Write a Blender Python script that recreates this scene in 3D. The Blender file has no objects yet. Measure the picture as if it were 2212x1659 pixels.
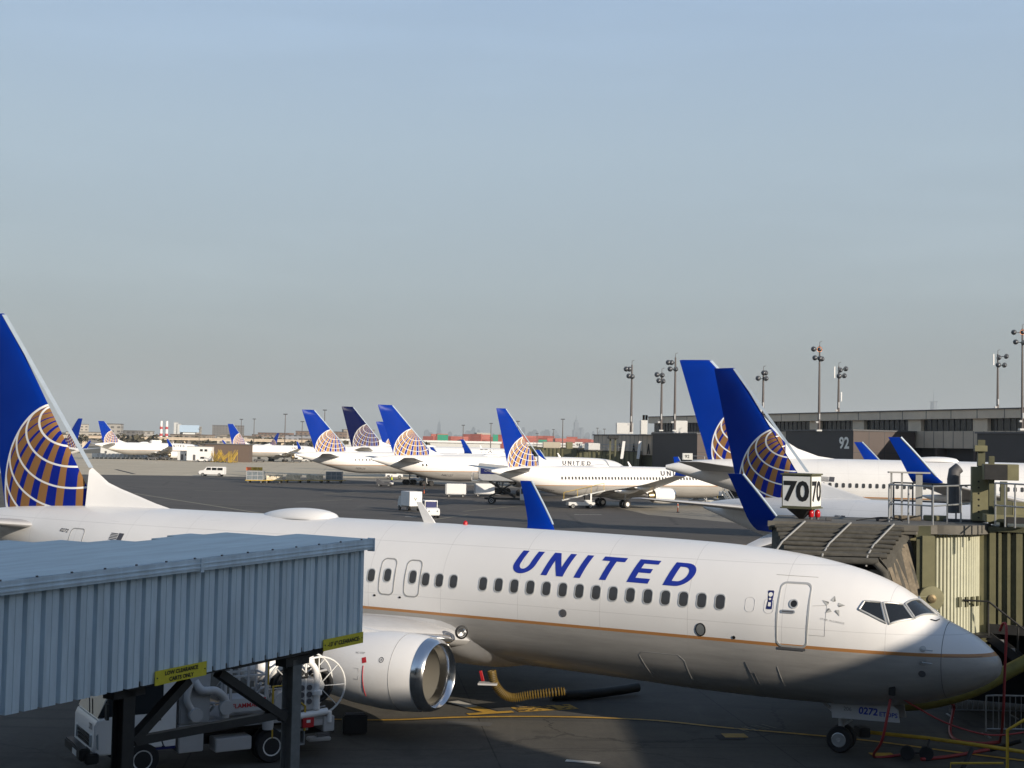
import bpy, bmesh, math, random
from math import sin, cos, pi, radians as R_, sqrt, atan2, degrees
from mathutils import Vector, Matrix
random.seed(7)
SC = bpy.context.scene
COL = SC.collection
# ------------------------------------------------------------------ camera, world, sun, exposure
F_PX, CAM_H, PITCH, ROLL = 2845.0, 7.84, R_(2.68), R_(1.145)
cam = bpy.data.objects.new('camera', bpy.data.cameras.new('camera')); COL.objects.link(cam)
cam.location = (0, 0, CAM_H)
cam.rotation_mode = 'QUATERNION'
cam.rotation_quaternion = (Matrix.Rotation(pi/2+PITCH, 4, 'X') @ Matrix.Rotation(ROLL, 4, 'Z')).to_quaternion()
cam.data.sensor_width = 36; cam.data.lens = 36*F_PX/2212
cam.data.clip_start = 0.5; cam.data.clip_end = 60000
SC.camera = cam
SUN_EL = R_(17.9); SUN_AZ = atan2(.673, -.740)      # azimuth measured from +Y towards +X
sv = Vector((sin(SUN_AZ)*cos(SUN_EL), cos(SUN_AZ)*cos(SUN_EL), sin(SUN_EL)))
sun = bpy.data.objects.new('sun', bpy.data.lights.new('sun', 'SUN')); COL.objects.link(sun)
sun.data.energy = 5.0; sun.data.angle = R_(.45); sun.data.color = (1, .88, .73)
sun.rotation_mode = 'QUATERNION'; sun.rotation_quaternion = sv.to_track_quat('Z', 'Y')
W = bpy.data.worlds.new('World'); SC.world = W; W.use_nodes = True
nt = W.node_tree; bgn = nt.nodes['Background']
sky = nt.nodes.new('ShaderNodeTexSky'); sky.sky_type = 'NISHITA'; sky.sun_disc = False
sky.sun_elevation = SUN_EL; sky.sun_rotation = SUN_AZ
sky.air_density = 1.0; sky.dust_density = 1.5; sky.ozone_density = 1.5
# hazy winter sky: the physical sky mixed with a milky layer that depends only on elevation
tcw = nt.nodes.new('ShaderNodeTexCoord'); sxw = nt.nodes.new('ShaderNodeSeparateXYZ'); nt.links.new(tcw.outputs['Generated'], sxw.inputs[0])
rmp = nt.nodes.new('ShaderNodeValToRGB'); nt.links.new(sxw.outputs[2], rmp.inputs[0])
els = rmp.color_ramp.elements
SKY = [(0, (.180, .194, .200)), (.05, (.218, .242, .252)), (.12, (.308, .366, .400)), (.22, (.342, .432, .510)), (.33, (.312, .425, .575)), (.5, (.17, .265, .42)), (.8, (.10, .155, .265)), (1, (.09, .14, .25))]
els[0].position = SKY[0][0]; els[0].color = (*SKY[0][1], 1); els[1].position = 1; els[1].color = (*SKY[-1][1], 1)
for p_, c_ in SKY[1:-1]: e_ = els.new(p_); e_.color = (*c_, 1)
# faint high cirrus
mpw = nt.nodes.new('ShaderNodeMapping'); mpw.inputs['Scale'].default_value = (1.2, 1.2, 9.0); nt.links.new(tcw.outputs['Generated'], mpw.inputs[0])
nzw = nt.nodes.new('ShaderNodeTexNoise'); nzw.inputs['Scale'].default_value = 2.2; nzw.inputs['Detail'].default_value = 5; nt.links.new(mpw.outputs[0], nzw.inputs['Vector'])
mrw = nt.nodes.new('ShaderNodeMapRange'); nt.links.new(nzw.outputs[0], mrw.inputs[0])
for i_, q_ in enumerate((.46, .70, 1.0, 1.10)): mrw.inputs[i_+1].default_value = q_
sc1 = nt.nodes.new('ShaderNodeVectorMath'); sc1.operation = 'SCALE'; nt.links.new(rmp.outputs[0], sc1.inputs[0]); nt.links.new(mrw.outputs[0], sc1.inputs['Scale'])
sc2 = nt.nodes.new('ShaderNodeVectorMath'); sc2.operation = 'SCALE'; nt.links.new(sc1.outputs[0], sc2.inputs[0]); sc2.inputs['Scale'].default_value = 10.0
mxw = nt.nodes.new('ShaderNodeMix'); mxw.data_type = 'RGBA'; mxw.inputs[0].default_value = .85
nt.links.new(sky.outputs[0], mxw.inputs[6]); nt.links.new(sc2.outputs[0], mxw.inputs[7]); nt.links.new(mxw.outputs[2], bgn.inputs['Color'])
bgn.inputs['Strength'].default_value = 0.10
SC.view_settings.view_transform = 'Standard'; SC.view_settings.look = 'None'
SC.view_settings.exposure = 0.32; SC.view_settings.gamma = 1
SC.render.engine = 'CYCLES'
SC.cycles.max_bounces = 6; SC.cycles.volume_bounces = 1

# ------------------------------------------------------------------ pixel helper (photo at 2212 px wide): where a thing stands in the world
def ray(u, v):
    x0, y0 = u-1106, v-829.5
    x1, y1 = x0*cos(ROLL)+y0*sin(ROLL), -x0*sin(ROLL)+y0*cos(ROLL)
    a, b = x1/F_PX, -y1/F_PX
    return (a, cos(PITCH)-b*sin(PITCH), sin(PITCH)+b*cos(PITCH))
def gp(u, v, z=0.0):
    r = ray(u, v); t = (z-CAM_H)/r[2]; return (r[0]*t, r[1]*t)
def at(u, v, d):
    r = ray(u, v); t = d/r[1]; return Vector((r[0]*t, d, CAM_H+r[2]*t))

# ------------------------------------------------------------------ materials
def mat(name, col, rough=.6, metal=0.0, noise=0.0, nscale=3.0, bump=0.0, coat=0.0, emit=None, estr=1.0, stretch=None, spec=None):
    m = bpy.data.materials.new(name); m.use_nodes = True; n = m.node_tree; b = n.nodes['Principled BSDF']
    b.inputs['Base Color'].default_value = (*col, 1); b.inputs['Roughness'].default_value = rough; b.inputs['Metallic'].default_value = metal
    if coat: b.inputs['Coat Weight'].default_value = coat; b.inputs['Coat Roughness'].default_value = .08
    if spec is not None: b.inputs['Specular IOR Level'].default_value = spec
    if emit: b.inputs['Emission Color'].default_value = (*emit, 1); b.inputs['Emission Strength'].default_value = estr
    if noise or bump:
        tc = n.nodes.new('ShaderNodeTexCoord'); mp = n.nodes.new('ShaderNodeMapping'); nz = n.nodes.new('ShaderNodeTexNoise')
        n.links.new(tc.outputs['Object'], mp.inputs[0]); n.links.new(mp.outputs[0], nz.inputs['Vector'])
        if stretch: mp.inputs['Scale'].default_value = stretch
        nz.inputs['Scale'].default_value = nscale; nz.inputs['Detail'].default_value = 6; nz.inputs['Roughness'].default_value = .65
        if noise:
            rp = n.nodes.new('ShaderNodeMapRange'); rp.inputs['From Min'].default_value = .25; rp.inputs['From Max'].default_value = .75
            rp.inputs['To Min'].default_value = 1-noise; rp.inputs['To Max'].default_value = 1+noise
            mx = n.nodes.new('ShaderNodeVectorMath'); mx.operation = 'SCALE'; mx.inputs[0].default_value = col
            n.links.new(nz.outputs[0], rp.inputs[0]); n.links.new(rp.outputs[0], mx.inputs['Scale']); n.links.new(mx.outputs[0], b.inputs['Base Color'])
        if bump:
            bp = n.nodes.new('ShaderNodeBump'); bp.inputs['Strength'].default_value = bump; bp.inputs['Distance'].default_value = .02
            n.links.new(nz.outputs[0], bp.inputs['Height']); n.links.new(bp.outputs[0], b.inputs['Normal'])
    return m
M = {}
M['white'] = mat('white_paint', (.80, .79, .77), .32, noise=.04, nscale=.6, coat=.2)
M['offwhite'] = mat('offwhite_paint', (.62, .62, .60), .4, noise=.10, nscale=4)
M['grey'] = mat('grey_paint', (.36, .37, .38), .45, noise=.12, nscale=2)
M['lgrey'] = mat('light_grey_paint', (.46, .46, .46), .42, noise=.08, nscale=2)
M['dgrey'] = mat('dark_grey_paint', (.09, .09, .095), .55, noise=.2, nscale=3)
M['black'] = mat('black_rubber', (.014, .014, .015), .7, noise=.25, nscale=8)
M['steel'] = mat('galvanised_steel', (.42, .43, .43), .38, .6, noise=.15, nscale=5)
M['chrome'] = mat('polished_aluminium', (.80, .80, .80), .17, 1.0, noise=.04, nscale=2)
M['edge'] = mat('painted_leading_edge', (.42, .49, .56), .4, noise=.08)
M['alu'] = mat('dull_aluminium', (.62, .64, .66), .45, .25, noise=.08, nscale=2)
M['bronze'] = mat('heat_tinted_metal', (.38, .30, .18), .35, .9)
M['duct'] = mat('inlet_liner', (.23, .215, .18), .55, noise=.05, nscale=2)
M['glass'] = mat('dark_glass', (.018, .021, .024), .08, 0, coat=.3)
M['winglass'] = mat('cabin_window_glass', (.045, .045, .045), .22)
M['blue'] = mat('blue_paint', (.001, .031, .30), .38, noise=.05, nscale=.5, spec=.06)
M['titleblue'] = mat('title_blue', (.012, .03, .30), .4)
M['titlegrey'] = mat('title_grey', (.06, .06, .07), .45)
M['navy'] = mat('navy_paint', (.006, .012, .10), .4)
M['seam'] = mat('panel_seam', (.30, .30, .29), .6)
M['frame'] = mat('window_frame_metal', (.55, .55, .53), .4, .4)
M['yellow'] = mat('yellow_paint', (.52, .34, .03), .55, noise=.2, nscale=4)
M['signyellow'] = mat('sign_yellow', (.70, .60, .04), .5, noise=.12, nscale=6)
M['red'] = mat('red_paint', (.45, .015, .02), .45, noise=.1)
M['hose'] = mat('red_hose', (.30, .03, .03), .5, noise=.2, nscale=6)
M['orange'] = mat('orange_plastic', (.75, .16, .05), .5)
M['signwhite'] = mat('sign_white', (.78, .78, .74), .45, noise=.05, nscale=5)
M['signblack'] = mat('sign_black', (.012, .012, .012), .5)
M['canopy'] = mat('blue_grey_steel_sheet', (.64, .75, .82), .55, noise=.20, nscale=1.6, bump=.05, stretch=(2.5, 2.5, .35))
M['canopyroof'] = mat('blue_grey_roof_sheet', (.50, .60, .62), .5, noise=.2, nscale=1.4, stretch=(.5, 2, 1))
M['post'] = mat('grey_steel_post', (.16, .17, .17), .5, noise=.2, nscale=5)
M['blacksteel'] = mat('black_steel_beam', (.022, .022, .022), .6, noise=.3, nscale=5)
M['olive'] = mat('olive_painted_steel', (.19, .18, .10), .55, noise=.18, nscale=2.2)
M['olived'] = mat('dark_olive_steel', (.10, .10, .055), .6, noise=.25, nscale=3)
M['curtain'] = mat('grey_green_curtain', (.50, .50, .38), .5, noise=.1, nscale=3)
M['canvas'] = mat('dusty_grey_canvas', (.07, .066, .055), .85, noise=.35, nscale=5, bump=.3)
M['canvas2'] = mat('brown_fold_canvas', (.17, .14, .10), .85, noise=.45, nscale=7, bump=.3)
M['roofgrey'] = mat('weathered_roof_felt', (.12, .112, .095), .8, noise=.3, nscale=2)
M['darkgap'] = mat('dark_lining', (.012, .012, .012), .9)
M['strap'] = mat('grey_strap', (.30, .30, .29), .6)
M['concwall'] = mat('tan_concrete_fascia', (.70, .58, .44), .8, noise=.12, nscale=.4)
M['panel'] = mat('tan_wall_panel', (.55, .45, .345), .7, noise=.14, nscale=.35)
M['brownpanel'] = mat('brown_wall_panel', (.075, .056, .05), .6, noise=.15, nscale=.3)
M['darkbox'] = mat('charcoal_cladding', (.034, .033, .037), .55, noise=.12, nscale=.4)
M['termglass'] = mat('tinted_terminal_glass', (.045, .045, .042), .15, noise=.5, nscale=.7)
M['pole'] = mat('weathered_mast_steel', (.10, .085, .08), .6, noise=.2)
M['lamp'] = mat('floodlight_housing', (.07, .075, .085), .35, .3)
M['lampglass'] = mat('floodlight_lens', (.32, .36, .38), .15, .2)
M['lampon'] = mat('lit_sodium_lamp', (.8, .3, .1), .4, emit=(1, .35, .12), estr=2.2)
M['redlamp'] = mat('red_beacon_lens', (.45, .01, .015), .25)
M['yellowhose'] = mat('yellow_air_duct', (.16, .14, .025), .6, noise=.25, nscale=5, bump=.3)
M['springhose'] = mat('yellow_ribbed_hose', (.14, .09, .015), .6)
M['darkhose'] = mat('dark_air_hose', (.035, .035, .028), .6, noise=.3)
M['terra'] = mat('red_container', (.36, .10, .075), .7, noise=.2, nscale=.2)
M['green'] = mat('green_container', (.03, .28, .17), .7, noise=.15, nscale=.2)
M['beige'] = mat('beige_wall', (.46, .41, .32), .7, noise=.15, nscale=.1)
M['skylinegrey'] = mat('tower_facade', (.07, .09, .12), .6)
M['brownwall'] = mat('brown_shed_wall', (.12, .085, .065), .8, noise=.1)
M['skin'] = mat('skin', (.35, .2, .14), .6)
M['hivis'] = mat('hivis_vest', (.55, .62, .05), .7)
M['cargo'] = mat('wrapped_cargo', (.68, .60, .46), .6, noise=.5, nscale=2.5)
M['cargogrey'] = mat('container_grey_mesh', (.20, .23, .25), .5, .3, noise=.4, nscale=3)
M['lightblue'] = mat('pale_blue_sheet', (.45, .58, .72), .5)

# node maths helper for painted patterns
class NX_:
    def __init__(s, nt): s.nt = nt
    def m(s, op, a, b=0.0, c=0.0):
        n = s.nt.nodes.new('ShaderNodeMath'); n.operation = op
        for i, x in enumerate((a, b, c)):
            if i >= len(n.inputs): break
            if isinstance(x, (int, float)): n.inputs[i].default_value = x
            else: s.nt.links.new(x, n.inputs[i])
        return n.outputs[0]
    def mix(s, f, a, b):
        n = s.nt.nodes.new('ShaderNodeMix'); n.data_type = 'RGBA'
        if isinstance(f, (int, float)): n.inputs[0].default_value = f
        else: s.nt.links.new(f, n.inputs[0])
        for i, x in ((6, a), (7, b)):
            if isinstance(x, tuple): n.inputs[i].default_value = (*x, 1)
            else: s.nt.links.new(x, n.inputs[i])
        return n.outputs[2]
    def noise(s, vec, scale, detail=5, rough=.6):
        n = s.nt.nodes.new('ShaderNodeTexNoise'); s.nt.links.new(vec, n.inputs['Vector']); n.inputs['Scale'].default_value = scale
        n.inputs['Detail'].default_value = detail; n.inputs['Roughness'].default_value = rough; return n.outputs[0]
    def rng(s, x, a, b, c, d):
        n = s.nt.nodes.new('ShaderNodeMapRange'); s.nt.links.new(x, n.inputs[0])
        for i, q in enumerate((a, b, c, d)): n.inputs[i+1].default_value = q
        return n.outputs[0]
    def scalevec(s, v, sc):
        n = s.nt.nodes.new('ShaderNodeMapping'); s.nt.links.new(v, n.inputs[0]); n.inputs['Scale'].default_value = sc; return n.outputs[0]

def new_mat(name, rough=.35, coat=.2):
    m = bpy.data.materials.new(name); m.use_nodes = True; t = m.node_tree; b = t.nodes['Principled BSDF']
    b.inputs['Roughness'].default_value = rough; b.inputs['Coat Weight'].default_value = coat; b.inputs['Coat Roughness'].default_value = .1
    tc = t.nodes.new('ShaderNodeTexCoord'); sp = t.nodes.new('ShaderNodeSeparateXYZ'); t.links.new(tc.outputs['Object'], sp.inputs[0])
    return m, t, b, NX_(t), tc.outputs['Object'], sp.outputs

def fuselage_mat(name, zline, thick, belly=(.40, .385, .36), gold=(.42, .20, .07), panel=True):
    m, t, b, N, oc, s = new_mat(name, .34, .15)
    z = s[2]
    st = N.scalevec(oc, (.25, 1, 2.5))
    n1 = N.noise(st, 1.6, 7, .7); n2 = N.noise(oc, .35, 3)
    white = N.mix(N.rng(n2, .3, .7, 0, 1), (.80, .79, .77), (.74, .73, .71))
    bel = N.mix(N.rng(n1, .35, .75, 0, 1), belly, tuple(c*.72 for c in belly))
    c = N.mix(N.m('GREATER_THAN', z, zline-thick), bel, gold)
    c = N.mix(N.m('GREATER_THAN', z, zline), c, white)
    if panel:   # faint skin joints
        fr = N.m('FRACT', N.m('DIVIDE', s[0], 2.54)); ln = N.m('LESS_THAN', fr, .006)
        c = N.mix(N.m('MULTIPLY', ln, .34), c, (.30, .29, .28))
        l2 = N.m('MAXIMUM', N.m('LESS_THAN', N.m('ABSOLUTE', N.m('SUBTRACT', z, zline+.42)), .008), N.m('MAXIMUM', N.m('LESS_THAN', N.m('ABSOLUTE', N.m('SUBTRACT', z, zline+1.95)), .008), N.m('LESS_THAN', N.m('ABSOLUTE', N.m('SUBTRACT', z, zline-.75)), .008)))
        c = N.mix(N.m('MULTIPLY', l2, .3), c, (.32, .31, .30))
    bp = t.nodes.new('ShaderNodeBump'); bp.inputs['Strength'].default_value = .5; bp.inputs['Distance'].default_value = .012
    t.links.new(N.noise(N.scalevec(oc, (1.0, 1.6, 1.6)), .9, 2, .4), bp.inputs['Height']); t.links.new(bp.outputs[0], b.inputs['Normal']); t.links.new(N.rng(n1, .3, .7, .26, .42), b.inputs['Roughness'])
    t.links.new(c, b.inputs['Base Color'])
    return m

def fin_mat(name, ac, zc, R, blue=(.001, .031, .30), gold=(.27, .140, .055), white=(.78, .78, .76), grid=0.0, dim=1.0):
    """globe emblem seen from outside: pole up, circles of latitude white, alternating sectors gold and blue"""
    m, t, b, N, oc, s = new_mat(name, .3, .0); b.inputs['Specular IOR Level'].default_value = .05
    P = Vector((.03, .84, sqrt(1-.03**2-.84**2)))
    e1 = P.cross(Vector((1, 0, 0))).normalized(); e2 = P.cross(e1); e1, e2 = -e1, -e2
    x = N.m('DIVIDE', N.m('SUBTRACT', ac, s[0]), R); y = N.m('DIVIDE', N.m('SUBTRACT', s[2], zc), R)
    r2 = N.m('ADD', N.m('MULTIPLY', x, x), N.m('MULTIPLY', y, y))
    z = N.m('SQRT', N.m('MAXIMUM', N.m('SUBTRACT', 1.0, r2), 0.0005))
    dot = lambda v: N.m('ADD', N.m('ADD', N.m('MULTIPLY', x, v.x), N.m('MULTIPLY', y, v.y)), N.m('MULTIPLY', z, v.z))
    lat = N.m('MULTIPLY', N.m('ARCCOSINE', N.m('MINIMUM', dot(P), .9999)), 180/pi)
    lon = N.m('MULTIPLY', N.m('ARCTAN2', dot(e2), dot(e1)), 180/pi)
    k = N.m('DIVIDE', N.m('SUBTRACT', lat, 29-13.4/2), 13.4)
    near = N.m('ABSOLUTE', N.m('SUBTRACT', N.m('FRACT', k), .5))
    wl = .045 if not grid else .042
    # lines get thinner towards the rim as they foreshorten
    line = N.m('MULTIPLY', N.m('LESS_THAN', near, N.m('DIVIDE', wl, N.m('MAXIMUM', N.m('POWER', z, .8), .22))), N.m('GREATER_THAN', k, 0.0))
    q = N.m('DIVIDE', N.m('ADD', lon, 720-3), 18.0); fq = N.m('ABSOLUTE', N.m('SUBTRACT', N.m('FRACT', q), .5))
    frac = N.rng(lon, -100, 10, .44, .17)
    goldm = N.m('LESS_THAN', fq, frac)
    c = N.mix(goldm, tuple(v*dim for v in (.006, .018, .24)), tuple(v*dim for v in gold))
    if grid:
        e = N.m('LESS_THAN', N.m('ABSOLUTE', N.m('SUBTRACT', fq, .30)), grid)
        line = N.m('MAXIMUM', line, e)
    c = N.mix(line, c, tuple(v*dim for v in white))
    rad = N.m('SQRT', r2)
    inside = N.m('LESS_THAN', rad, 1.0)
    rim = N.m('MULTIPLY', N.m('LESS_THAN', N.m('ABSOLUTE', N.m('SUBTRACT', rad, 1.0)), .013 if not grid else .014), 1.0)
    blu = N.mix(N.rng(N.noise(oc, .4, 2), .3, .7, 0, 1), tuple(v*dim for v in blue), tuple(v*dim*.86 for v in blue))
    c = N.mix(inside, blu, c)
    c = N.mix(rim, c, tuple(v*dim for v in white))
    t.links.new(c, b.inputs['Base Color'])
    return m

# ------------------------------------------------------------------ mesh builder
class MB:
    def __init__(s): s.v = []; s.f = []; s.mi = []; s.m = 0
    def add(s, vs, fs):
        o = len(s.v); s.v += [tuple(p) for p in vs]; s.f += [tuple(i+o for i in f) for f in fs]; s.mi += [s.m]*len(fs); return s
    def box(s, c, d, rz=0.0, M_=None):
        x, y, z = d[0]/2, d[1]/2, d[2]/2; vs = []
        for k in (-z, z):
            for i, j in ((-x, -y), (x, -y), (x, y), (-x, y)):
                p = Vector((i, j, k))
                if M_ is not None: p = M_ @ p
                elif rz: p = Vector((i*cos(rz)-j*sin(rz), i*sin(rz)+j*cos(rz), k))
                vs.append((p.x+c[0], p.y+c[1], p.z+c[2]))
        return s.add(vs, [(3, 2, 1, 0), (4, 5, 6, 7), (0, 1, 5, 4), (1, 2, 6, 5), (2, 3, 7, 6), (3, 0, 4, 7)])
    def bb(s, x0, x1, y0, y1, z0, z1): return s.box(((x0+x1)/2, (y0+y1)/2, (z0+z1)/2), (x1-x0, y1-y0, z1-z0))
    def hexa(s, p): return s.add(p, [(3, 2, 1, 0), (4, 5, 6, 7), (0, 1, 5, 4), (1, 2, 6, 5), (2, 3, 7, 6), (3, 0, 4, 7)])
    def beam(s, p, q, w, h):
        p, q = Vector(p), Vector(q); d = (q-p).normalized(); up = Vector((0, 0, 1)) if abs(d.z) < .95 else Vector((0, 1, 0))
        sx = d.cross(up).normalized()*w/2; sy = sx.cross(d).normalized()*h/2
        return s.hexa([p-sx-sy, p+sx-sy, p+sx+sy, p-sx+sy, q-sx-sy, q+sx-sy, q+sx+sy, q-sx+sy])
    def loft(s, rings, cap0=True, cap1=True, closed=True):
        n = len(rings[0]); vs = [p for r in rings for p in r]; fs = []
        for i in range(len(rings)-1):
            for j in range(n if closed else n-1):
                k = (j+1) % n; fs.append((i*n+j, i*n+k, (i+1)*n+k, (i+1)*n+j))
        if cap0 and closed: fs.append(tuple(range(n-1, -1, -1)))
        if cap1 and closed: fs.append(tuple((len(rings)-1)*n+j for j in range(n)))
        return s.add(vs, fs)
    def tube(s, pts, r, n=8, cap=True):
        pts = [Vector(p) for p in pts]; rings = []
        rr = r if isinstance(r, (list, tuple)) else [r]*len(pts)
        up = Vector((0, 0, 1)); pd = None
        for i, p in enumerate(pts):
            d = (pts[min(i+1, len(pts)-1)]-pts[max(i-1, 0)]).normalized()
            if pd is None:
                a = d.orthogonal().normalized()
            else:
                a = (a-d*a.dot(d)).normalized()
            b = d.cross(a); pd = d
            rings.append([p+(a*cos(2*pi*k/n)+b*sin(2*pi*k/n))*rr[i] for k in range(n)])
        return s.loft(rings, cap, cap)
    def cyl(s, p, q, r, r2=None, n=12): return s.tube([p, q], [r, r if r2 is None else r2], n)
    def lathe(s, prof, o, ax, n=24, cap0=False, cap1=False, sq=1.0):
        o, ax = Vector(o), Vector(ax).normalized(); a = ax.orthogonal().normalized()
        if abs(ax.z) < .5: a = Vector((0, 0, 1)); a = (a-ax*a.dot(ax)).normalized()
        b = ax.cross(a)
        return s.loft([[o+ax*h+(a*cos(2*pi*k/n)*sq+b*sin(2*pi*k/n))*r for k in range(n)] for r, h in prof], cap0, cap1)
    def prism(s, poly, vec):
        n = len(poly); vec = Vector(vec); a = [Vector(p) for p in poly]; b = [p+vec for p in a]
        return s.add(a+b, [tuple(range(n-1, -1, -1)), tuple(range(n, 2*n))]+[(i, (i+1) % n, n+(i+1) % n, n+i) for i in range(n)])
    def build(s, name, mats, parent=None, smooth=0, bevel=0.0, xf=None):
        me = bpy.data.meshes.new(name); vs = s.v if xf is None else [tuple(xf @ Vector(p)) for p in s.v]
        me.from_pydata(vs, [], s.f)
        if not isinstance(mats, (list, tuple)): mats = [mats]
        for m in mats: me.materials.append(m if not isinstance(m, str) else M[m])
        if len(mats) > 1: me.polygons.foreach_set('material_index', s.mi)
        bm = bmesh.new(); bm.from_mesh(me)
        if bevel:
            bmesh.ops.remove_doubles(bm, verts=bm.verts, dist=1e-5)
            es = [e for e in bm.edges if len(e.link_faces) == 2 and e.calc_face_angle(0) > .6]
            if es: bmesh.ops.bevel(bm, geom=es, offset=bevel, segments=2, affect='EDGES', clamp_overlap=True)
        bmesh.ops.recalc_face_normals(bm, faces=bm.faces); bm.to_mesh(me); bm.free()
        if smooth:
            me.polygons.foreach_set('use_smooth', [True]*len(me.polygons))
            me.set_sharp_from_angle(angle=R_(smooth))
        me.update()
        o = bpy.data.objects.new(name, me); COL.objects.link(o)
        if parent is not None: o.parent = parent
        return o

def tag(o, label=None, cat=None, group=None, kind=None):
    if label: o['label'] = label
    if cat: o['category'] = cat
    if group: o['group'] = group
    if kind: o['kind'] = kind
    return o
def thing(name, label, cat, loc=(0, 0, 0), rz=0.0, group=None):
    o = bpy.data.objects.new(name, None); COL.objects.link(o); o.location = loc; o.rotation_euler = (0, 0, rz)
    o.empty_display_size = .2
    return tag(o, label, cat, group)
def link_copy(src, name, parent, loc=None, mesh=None):
    o = bpy.data.objects.new(name, mesh or src.data); COL.objects.link(o); o.parent = parent
    if loc is not None: o.location = loc
    return o
def copy_tree(o, parent=None):
    c = o.copy(); COL.objects.link(c); c.parent = parent
    for ch in o.children: copy_tree(ch, c)
    return c

# ------------------------------------------------------------------ flat lettering, laid on any surface
def text_mesh(body, height, shear=0.0, bold=0.0, spacing=1.0, polys=None, cut=0.0):
    """returns verts (u,v) and faces; cap height = height, origin at lower left"""
    cu = bpy.data.curves.new('t', 'FONT' if polys is None else 'CURVE')
    cu.dimensions = '2D' if polys is not None else cu.dimensions
    cu.fill_mode = 'FRONT' if polys is None else 'BOTH'
    if polys is None:
        cu.body = body; cu.size = 1.0; cu.shear = shear; cu.offset = bold; cu.space_character = spacing; cu.resolution_u = 3
    else:
        for pl in polys:
            sp = cu.splines.new('POLY'); sp.points.add(len(pl)-1); sp.use_cyclic_u = True
            for i, p in enumerate(pl): sp.points[i].co = (p[0], p[1], 0, 1)
    ob = bpy.data.objects.new('t', cu); COL.objects.link(ob)
    dg = bpy.context.evaluated_depsgraph_get(); dg.update()
    me = bpy.data.meshes.new_from_object(ob.evaluated_get(dg))
    bpy.data.objects.remove(ob); bpy.data.curves.remove(cu)
    bm = bmesh.new(); bm.from_mesh(me); bpy.data.meshes.remove(me)
    bmesh.ops.remove_doubles(bm, verts=bm.verts, dist=1e-5)
    ys = [v.co.y for v in bm.verts]; xs = [v.co.x for v in bm.verts]
    y0, k = min(ys), height/(max(ys)-min(ys)); x0 = min(xs)
    for v in bm.verts: v.co = ((v.co.x-x0)*k, (v.co.y-y0)*k, 0)
    if cut:
        y = cut
        while y < height:
            g = list(bm.verts)+list(bm.edges)+list(bm.faces)
            bmesh.ops.bisect_plane(bm, geom=g, plane_co=(0, y, 0), plane_no=(0, 1, 0)); y += cut
    bm.verts.index_update()
    vs = [(v.co.x, v.co.y) for v in bm.verts]; fs = [tuple(v.index for v in f.verts) for f in bm.faces]
    bm.free()
    return vs, fs
def flat_text(name, body, h, origin, ux, uy, m, parent, off=.006, center=False, **kw):
    vs, fs = text_mesh(body, h, **kw); o, ux, uy = Vector(origin), Vector(ux).normalized(), Vector(uy).normalized(); n = ux.cross(uy)
    w = max(v[0] for v in vs)
    if center: o = o-ux*w/2-uy*h/2
    b = MB(); b.add([o+ux*v[0]+uy*v[1]+n*off for v in vs], fs)
    me = bpy.data.meshes.new(name); me.from_pydata(b.v, [], b.f); me.materials.append(M[m] if isinstance(m, str) else m); me.update()
    ob = bpy.data.objects.new(name, me); COL.objects.link(ob); ob.parent = parent
    return ob
def qpoly(x0, y0, x1, y1): return [(x0, y0), (x1, y0), (x1, y1), (x0, y1)]
def united_polys():
    P = []; t = .235
    def arc(cx, cy, rx, ry, a0, a1, n=14): return [(cx+rx*cos(R_(a0+(a1-a0)*i/n)), cy+ry*sin(R_(a0+(a1-a0)*i/n))) for i in range(n+1)]
    def sh(pl, x): return [(p[0]+x+p[1]*.30, p[1]) for p in pl]
    w = .84
    U = [(0, 1)]+arc(w/2, .40, w/2, .40, 180, 360)+[(w, 1), (w-t, 1)]+arc(w/2, .42, w/2-t, .23, 360, 180)+[(t, 1)]
    N = [(0, 0), (0, 1), (t*1.05, 1), (w-t*.95, .36), (w-t*.95, 1), (w, 1), (w, 0), (w-t*1.05, 0), (t*.95, .64), (t*.95, 0)]
    I = [(0, 0), (0, 1), (t, 1), (t, 0)]
    T = [(0, 1), (.84, 1), (.84, .8), (.42+t/2, .8), (.42+t/2, 0), (.42-t/2, 0), (.42-t/2, .8), (0, .8)]
    E = [(0, 0), (0, 1), (.74, 1), (.74, .81), (t, .81), (t, .595), (.66, .595), (.66, .41), (t, .41), (t, .19), (.76, .19), (.76, 0)]
    D = [(0, 0), (0, 1), (.40, 1)]+arc(.40, .5, .48, .5, 90, -90)
    Dh = [(t, .19), (t, .81)]+arc(.40, .5, .25, .31, 90, -90)
    out = []
    for pl, x in ((U, 0), (N, 1.24), (I, 2.50), (T, 3.15), (E, 4.46), (D, 5.75)): out.append(sh(pl, x))
    out.append(sh(Dh, 5.75))
    return out
# ------------------------------------------------------------------ airliners
ST737 = [(0,2.58,2.58,0.01),(.05,2.38,2.76,.2),(.15,2.27,2.88,.36),(.3,2.15,3.02,.55),(.6,1.97,3.25,.83),(1,1.79,3.46,1.07),(1.5,1.61,3.70,1.29),(2.0,1.47,4.08,1.45),(2.5,1.38,4.39,1.57),(3,1.31,4.61,1.67),(3.5,1.27,4.78,1.74),(4,1.25,4.90,1.79),(5,1.22,5.08,1.85),(6,1.21,5.19,1.88),(7.5,1.22,5.28,1.88),(10,1.3,5.34,1.88),(13,1.37,5.38,1.88),(18,1.4,5.41,1.88),(24,1.4,5.41,1.88),(26,1.43,5.41,1.86),(28,1.62,5.41,1.77),(30,2.03,5.40,1.58),(32,2.58,5.36,1.3),(34,3.18,5.27,.97),(36,3.82,5.1,.6),(37.4,4.27,4.9,.33),(38,4.45,4.75,.15)]
ZC737 = ([0,1,2,3,5,7,26,30,34,38],[2.58,2.66,2.85,3.0,3.2,3.35,3.42,3.75,4.2,4.6])
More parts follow.
